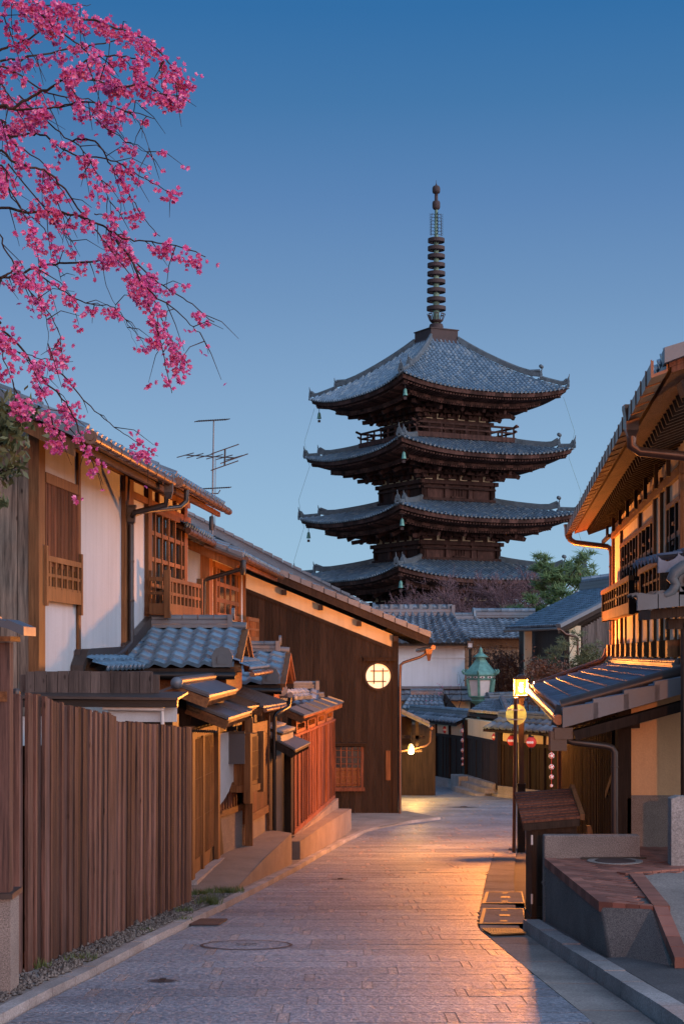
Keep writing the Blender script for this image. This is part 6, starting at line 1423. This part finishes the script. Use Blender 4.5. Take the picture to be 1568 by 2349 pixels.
Hh = thing('boarded_outbuilding', 'orange lit boarded outbuilding with an old mossy tiled roof behind the green lantern', 'shed', (6.8, 75, G(75)))
m = MB(); planks(m, (5.5, 74.5, 0), (8.2, 74.5, 0), -.6, 1.9, .22, .04, (0, -1, 0)); m.build('wall', M['w_pale'], Hh)
m = MB(); m.box(5.3, 74.3, 1.9, 8.25, 74.5, 2.25); m.box(5.25, 74.2, 2.25, 8.35, 74.6, 2.32); m.build('beam', M['w_orgh'], Hh)
m = MB(); m.hexa([(5.5, 74.56, G(75)), (8.2, 74.56, G(75)), (8.2, 76, G(75)), (5.5, 76, G(75)), (5.5, 74.56, 2.25), (8.2, 74.56, 2.25), (8.2, 76, 2.25), (5.5, 76, 2.25)]); m.build('side_wall', M['w_black'], Hh)
m = MB(); tiles(m, (4.9, 74.0, 2.30), (8.6, 74.0, 2.30), (4.9, 76.2, 3.2), (8.4, 76.2, 3.2), 14, 9, .05, .04, 's', 6, caps=.05); rf = m.build('roof', M['tile_far'], Hh)
m = MB(); ridge(m, (5.2, 76.2, 3.15), (6.2, 76.2, 3.15), .3, .2, .1); ridge(m, (6.1, 76.3, 3.25), (8.9, 76.3, 3.25), .35, .28, .12); onigawara(m, (6.1, 76.2, 3.2), (-1, -.3, 0), .35, .5, .1); m.build('ridge', M['tile_far'], rf)
Ih = thing('tiled_house', 'grey tiled house with plaster pillars and dark boards behind the lamp on the right', 'house', (8.5, 63, G(63)))
E0, E1, dv = V((6.55, 66, 2.6)), V((7.66, 58, 2.56)), V((3.65, 4, 1.67))
m = MB(); tiles(m, E0, E1, E0 + dv, E1 + dv, 28, 18, .06, .04, 's', 6, caps=.05); rf = m.build('roof', M['tile_far'], Ih)
m = MB(); m.hexa([E1 + V((-.1, 0, -.25)), E1 + V((.1, .5, -.25)), E1 + dv + V((.1, .5, -.25)), E1 + dv + V((-.1, 0, -.25)), E1 + V((-.1, 0, -.03)), E1 + V((.1, .5, -.03)), E1 + dv + V((.1, .5, -.03)), E1 + dv + V((-.1, 0, -.03))]); m.build('bargeboard', M['w_black'], rf)
m = MB(); m.beam(E1 + V((-.1, -.06, .02)), E1 + dv + V((-.1, -.06, .02)), .2, .14); ridge(m, E0 + dv - (E1 - E0) * .0, E1 + dv, .4, .3, .12); m.build('verge_tiles', M['ridge'], rf)
m = MB(); gutter(m, E0 + V((-.08, 0, -.08)), E1 + V((-.08, 0, -.08)), .06); m.tube([E1 + V((-.05, .1, -.1)), P(1290, 1449, 58.2), P(1296, 1455, 58.2), P(1318, 1460, 58.4), P(1324, 1464, 58.4), P(1325, 1520, 58.4)], .05); m.build('gutter', M['gutter'], Ih)
w0, w1 = V((7.05, 66, 0)), V((7.95, 59.3, 0)); wd = V((3.65, 4, 0)) * .86
m = MB(); zl = G(64) - .2; zz = lambda p, z: V((p.x, p.y, z))
m.hexa([zz(w0, zl), zz(w1, zl), zz(w1 + wd, zl), zz(w0 + wd, zl), zz(w0, 2.55), zz(w1, 2.55), zz(w1 + wd, 3.9), zz(w0 + wd, 3.9)]); m.build('wall', M['w_black'], Ih)
m = MB(); dirw = (w1 - w0).normalized(); nw = V((-.98, -.15, 0))
p0, p1 = P(1305, 0, 59.2), P(1329, 0, 59.4); m.box(p0.x, 59.15, zl, p1.x, 59.3, 2.6); m.build('pillar', M['cream'], Ih); m = MB(); p0, p1 = P(1201, 0, 63.5), P(1218, 0, 63.5); m.box(p0.x, 63.3, zl, p1.x, 63.6, 2.5); m.build('pillar', M['cream'], Ih)
m = MB(); a, b = P(1333, 0, 59.6), P(1440, 0, 62.5); a.z = b.z = 0; n_ = V((b.y - a.y, -(b.x - a.x), 0)).normalized()
planks(m, a, b, zl, lambda u: 2.55 + 1.1 * u, .22, .04, n_); m.build('wall_boards', M['w_greyd'], Ih)
m = MB(); x0 = P(1380, 0, 59.2).x
for i in range(5): x = x0 + i * .12; m.tube([(x, 59.4, .2), (x, 59.4, 1.6)], .015, 4)
m.beam((x0 - .05, 59.4, 1.35), (x0 + .6, 59.4, 1.35), .03, .04); m.beam((x0 - .05, 59.4, .5), (x0 + .6, 59.4, .5), .03, .04); m.tube([P(1330, 1483, 59.3), P(1380, 1483, 59.5)], .02, 5); m.build('iron_bars', M['metal'], Ih)
t = thing('distant_roof', 'distant tiled roof ridge with pale end tile at the far right behind the tiled house', 'roof', (11.5, 74, 3))
m = MB(); ridge(m, P(1333, 1352, 74), P(1420, 1340, 74), .4, .35, .13, .4); onigawara(m, P(1375, 1352, 73.6), (-.6, -1, 0), .5, .5, .12); tiles(m, P(1325, 1372, 73), P(1430, 1368, 73), P(1335, 1350, 74.4), P(1430, 1338, 74.4), 8, 3, .06, .03); m.build('roof_tiles', M['tile_far'], t)
m = MB(); p = P(1340, 1375, 74); m.box(p.x, 73.6, G(74), p.x + 3, 75, p.z); m.build('wall', M['w_black'], t)
# thin unlit lamp in the distance
p = P(1077.5, 1520, 67); t = thing('garden_lamp', 'small distant lamp on a thin dark post at the corner of the white storehouse', 'lamp', (p.x, 67, G(67)))
m = MB(); m.tube([(p.x, 67, G(67)), (p.x, 67, P(0, 1489, 67).z)], .06, 6); m.build('post', M['black'], t)
m = MB(); z0, z1 = P(0, 1488, 67).z, P(0, 1472, 67).z; m.box(p.x - .12, 66.88, z0, p.x + .12, 67.12, z0 + .05); m.box(p.x - .13, 66.87, z1 - .05, p.x + .13, 67.13, z1 + .03)
for sx in (-.1, .1):
    for sy in (-.1, .1): m.box(p.x + sx - .015, 67 + sy - .015, z0, p.x + sx + .015, 67 + sy + .015, z1)
m.build('lamp_head', M['black'], t)
m = MB(); m.box(p.x - .09, 66.91, z0 + .05, p.x + .09, 67.09, z1 - .05); m.build('glass', M['panel'], t)
# ================================================================== TREES
def grow(mb, p, d, L, r, depth, tips, spread=.5, nb=(2, 3), up=.1, shrink=.72, seg=3, twn=5):
    pts = [V(p)]; d = V(d).normalized(); rs = [r]
    for i in range(seg):
        d = (d + V((random.gauss(0, .16), random.gauss(0, .16), random.gauss(0, .12) + up * .3))).normalized()
        pts.append(pts[-1] + d * (L / seg)); rs.append(r * (1 - .35 * (i + 1) / seg))
    mb.tube(pts, rs, max(3, min(8, int(3 + r * 60))), caps=False)
    if depth == 0: tips.append((pts[-1], d)); tips.append((pts[1], d)); return
    for i in range(random.randint(*nb)):
        a = V((random.gauss(0, 1), random.gauss(0, 1), random.gauss(0, .7))).normalized()
        nd_ = (d + a * spread * 1.3 + V((0, 0, up))).normalized(); q = pts[random.choice([-1, -1, -2])]
        grow(mb, q, nd_, L * shrink * random.uniform(.8, 1.2), rs[-1] * .75, depth - 1, tips, spread, nb, up, shrink, seg)
def leafquad(mb, c, s, l=1.6):
    a = V((random.gauss(0, 1), random.gauss(0, 1), random.gauss(0, 1))).normalized(); b = a.orthogonal().normalized(); ang = random.uniform(0, 6.28); b = (b * math.cos(ang) + a.cross(b) * math.sin(ang))
    mb.face([c - a * s * l * .5, c + b * s * .4, c + a * s * l * .5, c - b * s * .4])
# large bare tree in front of the pagoda
t = thing('bare_tree', 'wide bare reddish budding tree in front of the lowest pagoda roofs', 'tree', (7.9, 88, G(88)))
random.seed(21); m = MB(); tips = []
for bx, by, hh in ((6.6, 88, 0), (8.6, 87, .4), (7.6, 90, .6), (10.2, 89, -.8)):
    base = V((bx, by, G(88))); m.tube([base, base + V((.1, 0, 3.2)), base + V((0, 0, 5.4 + hh))], [.26, .2, .15], 8)
    for i in range(8):
        a = i * 1.05 + random.uniform(-.3, .3); grow(m, base + V((0, 0, random.uniform(3.6, 5.6) + hh)), (math.cos(a) * 1.3, math.sin(a) * .8, 1.0), 2.0, .075, 3, tips, .5, (2, 3), .12, .76)
m.build('trunk', M['bark'], t)
m = MB(); tips = [q for q in tips if q[0].z < 6.4 - .12 * abs(q[0].x - 8) ** 1.5]
for p, d in tips:
    for i in range(9):
        dd = (d + V((random.gauss(0, .7), random.gauss(0, .7), random.gauss(0, .6)))).normalized(); L = random.uniform(.3, .75); e = p + dd * L; s = dd.orthogonal().normalized() * .012
        m.face([p - s, p + s, e + s * .5, e - s * .5])
        for j in range(4): leafquad(m, p.lerp(e, random.uniform(.3, 1.05)) + V((random.gauss(0, .04), random.gauss(0, .04), random.gauss(0, .04))), .045)
m.build('twigs', M['twig'], t)
# tall pine
def pine(label, base, H, W, n, needle, seed, mat='pine', flat=.32, trunk_r=.16, dens=26, x0=None):
    random.seed(seed); t = thing('pine_tree', label, 'tree', base); m = MB(); base = V(base)
    tr = [base, base + V((-.05, 0, H * .35)), base + V((.1, 0, H * .6)), base + V((-.05, 0, H * .95))]; m.tube(tr, [trunk_r, trunk_r * .85, trunk_r * .6, trunk_r * .15], 8)
    cl = []
    for i in range(n):
        u = (i + .5) / n; z = H * (.42 + .56 * u); a = i * 2.4 + random.uniform(-.4, .4); rr = W * (.25 + .85 * math.sin(math.pi * (.12 + .82 * (1 - u))) ** .8) * random.uniform(.55, 1.05)
        p0 = base + V((0, 0, z - H * .12)); e = base + V((math.cos(a) * rr, math.sin(a) * rr * .8, z + random.uniform(-.1, .15))); mid = p0.lerp(e, .5) + V((0, 0, -.08 * rr))
        m.tube([p0, mid, e], [trunk_r * .3, trunk_r * .2, trunk_r * .08], 5, caps=False)
        for k in range(4): cl.append((e + V((random.gauss(0, .16), random.gauss(0, .16), random.gauss(.04, .08))) * W, .5)); cl.append((mid.lerp(e, random.random()) + V((random.gauss(0, .12), random.gauss(0, .12), .06)) * W, .4))
    m.build('trunk', M['bark'], t); m = MB()
    for c, s in cl:
        for i in range(dens):
            d = V((random.gauss(0, 1), random.gauss(0, 1), random.gauss(.45, .7))).normalized(); L = needle * random.uniform(.6, 1.2); s_ = d.orthogonal().normalized() * needle * .085
            o = c + V((random.gauss(0, .05), random.gauss(0, .05), random.gauss(0, .03))) * W; m.face([o - s_, o + s_, o + d * L])
    m.build('crown', M[mat], t); return t
p = P(1289, 1400, 79); pine('green pine tree rising above the tiled house beside the pagoda', (p.x, 79, G(79)), P(0, 1272, 79).z - G(79), 1.75, 40, .40, 5, dens=36)
p = P(1268, 1500, 61); pine('small yellowish pine in front of the tiled house on the right', (p.x, 57, G(57)), P(0, 1452, 57).z - G(57), .95, 22, .18, 9, 'leaf', trunk_r=.07, dens=22)
# russet shrubs behind the lantern
def shrub(label, x0, x1, y0, y1, Y, n, seed, mat='hedge', name='shrub', s=.06):
    random.seed(seed); a, b = P(x0, y1, Y), P(x1, y0, Y); t = thing(name, label, 'shrub', ((a.x + b.x) / 2, Y, G(Y))); m = MB()
    for i in range(9): q = V((random.uniform(a.x, b.x), Y + random.uniform(-.3, .3), G(Y))); m.tube([q, q + V((random.uniform(-.2, .2), 0, (a.z - G(Y)) + random.uniform(.4, .9) * (b.z - a.z)))], [.04, .012], 5)
    m.build('stems', M['bark'], t); m = MB()
    cl = [V((random.uniform(a.x, b.x), Y + random.uniform(-.5, .5), a.z + (b.z - a.z) * random.random() ** 1.3)) for i in range(n // 40)]
    for i in range(n):
        c = random.choice(cl); leafquad(m, c + V((random.gauss(0, .16), random.gauss(0, .16), random.gauss(0, .2))), s, 2.2)
    m.build('foliage', M[mat], t)
shrub('dark russet shrub left of the lamp, below the orange boards', 1085, 1145, 1500, 1580, 68, 3200, 31)
shrub('tall russet shrub right behind the lamp head', 1140, 1205, 1505, 1590, 67, 3600, 32)
shrub('pale green shrub beside the boarded wall at the right', 1335, 1385, 1495, 1530, 57, 1400, 33, 'leaf', 'shrub', .05)
shrub('brown shrub behind the lamp at the roof corner', 1205, 1300, 1530, 1600, 54, 3000, 34)
# bare plum by the shop
random.seed(44); p = P(1040, 1640, 62); t = thing('plum_tree', 'small bare plum tree in front of the white storehouse', 'tree', (p.x, 62, G(62))); m = MB(); tips = []
base = V((p.x, 62, G(62))); m.tube([base, base + V((-.1, 0, 1.3)), base + V((.05, 0, 2.0))], [.1, .08, .07], 7)
for a in ((-.9, .1, .9), (.8, -.1, .6), (-.3, .2, 1.2), (.4, .2, 1.0), (-1.1, 0, .35)): grow(m, base + V((.02, 0, random.uniform(1.4, 2.0))), a, .75, .04, 3, tips, .42, (2, 2), .12, .76)
m.build('branches', M['bark'], t); m = MB()
for q, d in tips:
    if random.random() < .6: leafquad(m, q + d * .03, .045)
m.build('buds', M['blossom'], t)
# evergreen branch at the left edge
random.seed(50); t = thing('evergreen_bush', 'leafy evergreen branch poking in at the left edge under the blossoms', 'bush', (-2.6, 11.8, G(11.8))); m = MB()
m.tube([(-2.75, 11.8, G(11.8)), (-2.7, 11.8, 1.5), (-2.62, 11.8, 2.6), (-2.5, 11.8, 3.2)], [.05, .04, .03, .015], 6)
cl = []
for px, py, n, s in ((20, 940, 90, 26), (35, 985, 80, 24), (15, 1010, 70, 22), (52, 965, 40, 14), (38, 1070, 34, 12), (10, 1075, 40, 14), (2, 1150, 20, 10), (-20, 980, 90, 30), (-25, 1060, 60, 25)):
    c = P(px, py, 11.7); m.tube([V((-2.66, 11.8, c.z - .15)), c], [.014, .006], 4); cl.append((c, n, s * 11.7 / 3800))
m.build('stems', M['bark'], t); m = MB()
for c, n, s in cl:
    for i in range(n): leafquad(m, c + V((random.gauss(0, s), random.gauss(0, s * 1.3), random.gauss(0, s))), .042, 2.0)
m.build('leaves', M['leaf'], t)
# ------------------------------------------------------------------ weeping cherry
random.seed(3); CYd = 8.6
t = thing('cherry_tree', 'weeping cherry tree with deep pink blossoms hanging in from the upper left', 'tree', (-4.2, 8.8, G(8.8))); m = MB()
m.tube([(-4.2, 8.8, G(8.8) - .1), (-4.1, 8.8, 1.2), (-3.9, 8.75, 2.6), (-3.4, 8.7, 3.8), (-2.6, 8.65, 4.35)], [.2, .17, .14, .11, .07], 10)
m.tube([(-3.9, 8.75, 2.6), (-3.1, 8.7, 3.2), (-2.3, 8.6, 3.5)], [.08, .06, .04], 8); m.tube([(-3.6, 8.72, 3.4), (-2.8, 8.8, 4.6), (-2.2, 8.7, 5.0)], [.08, .06, .04], 8); m.tube([(-3.95, 8.75, 2.2), (-3.0, 8.7, 2.75), (-2.1, 8.6, 3.05)], [.07, .05, .03], 8)
# branches measured on the photograph, each with its own distance
BR = [  # (points in the 1134-wide zoom of the 560x1160 corner), thickness, blossom density, end droops
 ([(-60, 5), (120, 35), (300, 70), (480, 105), (620, 150), (720, 190), (790, 245), (850, 310), (910, 375), (975, 445)], 8, 1.0),
 ([(-60, 285), (60, 230), (170, 180), (240, 120), (300, 90)], 9, .5),
 ([(-60, 330), (100, 300), (260, 265), (420, 230), (560, 210), (660, 180), (740, 190)], 8, .9),
 ([(-60, 560), (60, 545), (160, 490), (260, 440), (350, 375), (430, 305), (520, 285), (640, 285), (720, 300)], 9, .9),
 ([(350, 375), (450, 395), (560, 430), (650, 440), (720, 415), (760, 440), (830, 480), (930, 490)], 8, .95),
 ([(-60, 560), (80, 555), (200, 550), (300, 540), (420, 515), (540, 530), (640, 560), (700, 575), (780, 600)], 7, .9),
 ([(-60, 700), (60, 690), (170, 680), (230, 690), (320, 755), (420, 790), (540, 800), (620, 835), (700, 885), (770, 925), (890, 985)], 7, .55),
 ([(320, 755), (370, 710), (450, 705), (510, 750), (560, 830), (620, 930), (680, 1030), (740, 1120), (810, 1195)], 6, .4),
 ([(-60, 770), (60, 820), (180, 850), (260, 890), (330, 960), (390, 1050), (450, 1130), (520, 1210), (580, 1290), (650, 1380), (720, 1440)], 7, .45),
 ([(-60, 1060), (100, 1068), (260, 1075), (360, 1085), (450, 1110), (540, 1150), (600, 1195), (680, 1215), (800, 1225), (920, 1250), (1040, 1300)], 8, .6),
 ([(540, 1150), (600, 1230), (660, 1310), (700, 1400), (735, 1500), (770, 1600), (810, 1720), (840, 1850), (870, 1990)], 6, .95),
 ([(600, 1195), (660, 1290), (710, 1390), (760, 1480), (810, 1580), (860, 1700), (900, 1800), (930, 1900)], 5, .95),
 ([(-60, 1440), (0, 1410), (100, 1385), (200, 1350), (300, 1335), (420, 1325), (540, 1315), (660, 1312), (720, 1360), (800, 1430), (880, 1480), (970, 1540), (1085, 1630)], 8, .5),
 ([(0, 1410), (40, 1385), (85, 1360)], 9, .3),
 ([(200, 1390), (280, 1450), (380, 1510), (480, 1540), (560, 1550), (620, 1600), (680, 1680), (740, 1760)], 4, .35),
 ([(720, 1440), (800, 1510), (880, 1560), (960, 1640), (1020, 1700), (1055, 1790)], 4, .25),
 ([(-60, 1620), (0, 1660), (80, 1730), (160, 1830), (220, 1920), (300, 2000), (360, 2080), (400, 2180), (440, 2280), (480, 2370), (520, 2480)], 7, .5),
 ([(160, 1830), (240, 1850), (320, 1900), (400, 2000), (480, 2080), (580, 2160), (680, 2230), (800, 2310)], 5, .2),
 ([(-60, 1710), (60, 1770), (160, 1800), (260, 1820), (370, 1830)], 4, .5),
 ([(-60, 830), (40, 950), (120, 1080), (170, 1180), (190, 1300), (200, 1420)], 5, .5),
 ([(-60, 880), (60, 1000), (150, 1090), (240, 1180), (280, 1290), (310, 1420)], 5, .5),
 ([(40, 830), (150, 960), (260, 1080), (330, 1180), (370, 1270), (390, 1330)], 4, .5),
 ([(-60, 1180), (20, 1260), (90, 1370), (150, 1480), (200, 1520), (250, 1590), (300, 1680), (310, 1780), (320, 1900)], 5, .5),
 ([(90, 1370), (180, 1450), (220, 1560), (240, 1680), (235, 1780)], 3, .5),
 ([(-60, 600), (60, 720), (180, 790), (240, 870), (260, 960), (300, 1040)], 5, .7),
 ([(100, 480), (220, 600), (330, 690), (420, 760), (470, 840), (520, 930), (550, 1010), (560, 1080)], 4, .8),
 ([(380, 520), (470, 590), (540, 650), (620, 700), (700, 750), (770, 780)], 4, .8),
 ([(460, 300), (540, 360), (610, 420), (660, 480), (720, 550)], 3, .7),
 ([(630, 560), (690, 600), (740, 700), (755, 780)], 3, .8),
 ([(-60, 100), (40, 130), (100, 170)], 6, 1.0), ([(-40, -40), (120, -10), (240, 30), (340, 25), (460, 20)], 5, 1.0),
 ([(200, 60), (290, 150), (380, 210), (440, 260), (500, 320), (560, 360)], 5, 1.0),
 ([(0, 330), (110, 380), (220, 460), (330, 490), (450, 500), (530, 560), (590, 640), (640, 720)], 5, .9),
 ([(-60, 1700), (20, 1830), (60, 1920), (90, 2000), (120, 2080)], 4, .8),
 ([(200, 1950), (240, 2050), (270, 2150), (300, 2260)], 3, .9), ([(300, 1990), (330, 2100), (350, 2170)], 3, .8),
 ([(830, 310), (800, 350), (870, 400), (960, 450)], 3, .9), ([(-60, 620), (40, 640), (120, 620), (240, 640)], 6, 1.0), ([(-60, 450), (40, 480), (120, 560), (200, 620)], 6, 1.0),
 ([(600, 1110), (620, 1000), (640, 940)], 2, .2), ([(480, 1080), (530, 1090), (580, 1130)], 3, .3), ([(520, 1300), (530, 1400), (560, 1500), (600, 1580), (660, 1680), (700, 1780)], 2, .3),
]
def zp(x, y, Y): return P(x * .4938 / 1.0899, y * .4938 / 1.0899, Y)
FL = []
def bpath(pts, th, dens, Y):
    P3 = []
    for i, (x, y) in enumerate(pts):
        Y += random.gauss(0, .05); P3.append(zp(x, y, Y))
    if pts[0][0] <= -60:
        q0 = P3[0]; hub = V((-3.35, 8.72, 3.45 + (q0.z - 3.9) * .45)); P3 = [hub, hub.lerp(q0, .55) + V((0, 0, .05))] + P3
    fine = []
    for i in range(len(P3) - 1):
        a, b = P3[max(0, i - 1)], P3[i]; c, d = P3[i + 1], P3[min(len(P3) - 1, i + 2)]
        for k in range(4):
            u = k / 4; fine.append(.5 * ((2 * b) + (c - a) * u + (2 * a - 5 * b + 4 * c - d) * u * u + (3 * b - a - 3 * c + d) * u ** 3) + V((random.gauss(0, .003), random.gauss(0, .004), random.gauss(0, .003))))
    fine.append(P3[-1]); n = len(fine); r0 = th * .0011
    m.tube(fine, [r0 * (1 - .72 * i / (n - 1)) for i in range(n)], 5, caps=False)
    L = 0
    for i in range(n - 1):
        seg_ = (fine[i + 1] - fine[i]).length; u = i / n
        if random.random() < dens * seg_ / .056 * (.35 + .85 * u if dens < 1 else .95): FL.append((fine[i] + V((random.gauss(0, .006), random.gauss(0, .012), random.gauss(-.012, .01))), random.choice([3, 6, 10, 14, 18, 22])))
        if random.random() < .2:     # side twig
            d = V((random.uniform(-.4, 1), random.gauss(0, .5), random.uniform(-1.4, .4))).normalized(); l = random.uniform(.06, .26); q1 = fine[i] + d * l * .5; q2 = q1 + (d + V((.15, 0, -.7))).normalized() * l * .6
            m.tube([fine[i], q1, q2], [.0032, .0024, .0012], 3, caps=False)
            if random.random() < dens * .6 + .1: FL.append((q2, random.choice([1, 2, 3, 5])))
            if random.random() < dens * .45: FL.append((q1, random.choice([4, 6, 8])))
for pts, th, dens in BR: bpath(pts, th, dens, CYd + random.gauss(0, .35))
m.build('branches', M['bark'], t)
m = MB()
for c, n in FL:
    for i in range(n):
        sg = .008 + .0009 * n; o = c + V((random.gauss(0, sg), random.gauss(0, sg), random.gauss(-.012, sg * .8))); ax = (o - c + V((random.gauss(0, .012), random.gauss(0, .012), random.gauss(-.006, .012)))).normalized(); s = random.uniform(.0105, .0155)
        x = ax.orthogonal().normalized(); y = ax.cross(x); ph = random.uniform(0, 6.28)
        for ly in range(2 if n > 3 else 1):
            for k in range(5):
                a = ph + k * 1.2566 + ly * .63; d = x * math.cos(a) + y * math.sin(a); e = x * -math.sin(a) + y * math.cos(a); up_ = ax * (.55 + .7 * ly) * s
                m.face([o, o + d * s * .62 + e * s * .5 + up_ * .6, o + d * s * 1.12 + up_, o + d * s * .62 - e * s * .5 + up_ * .6])
m.build('blossoms', M['blossom'], t)
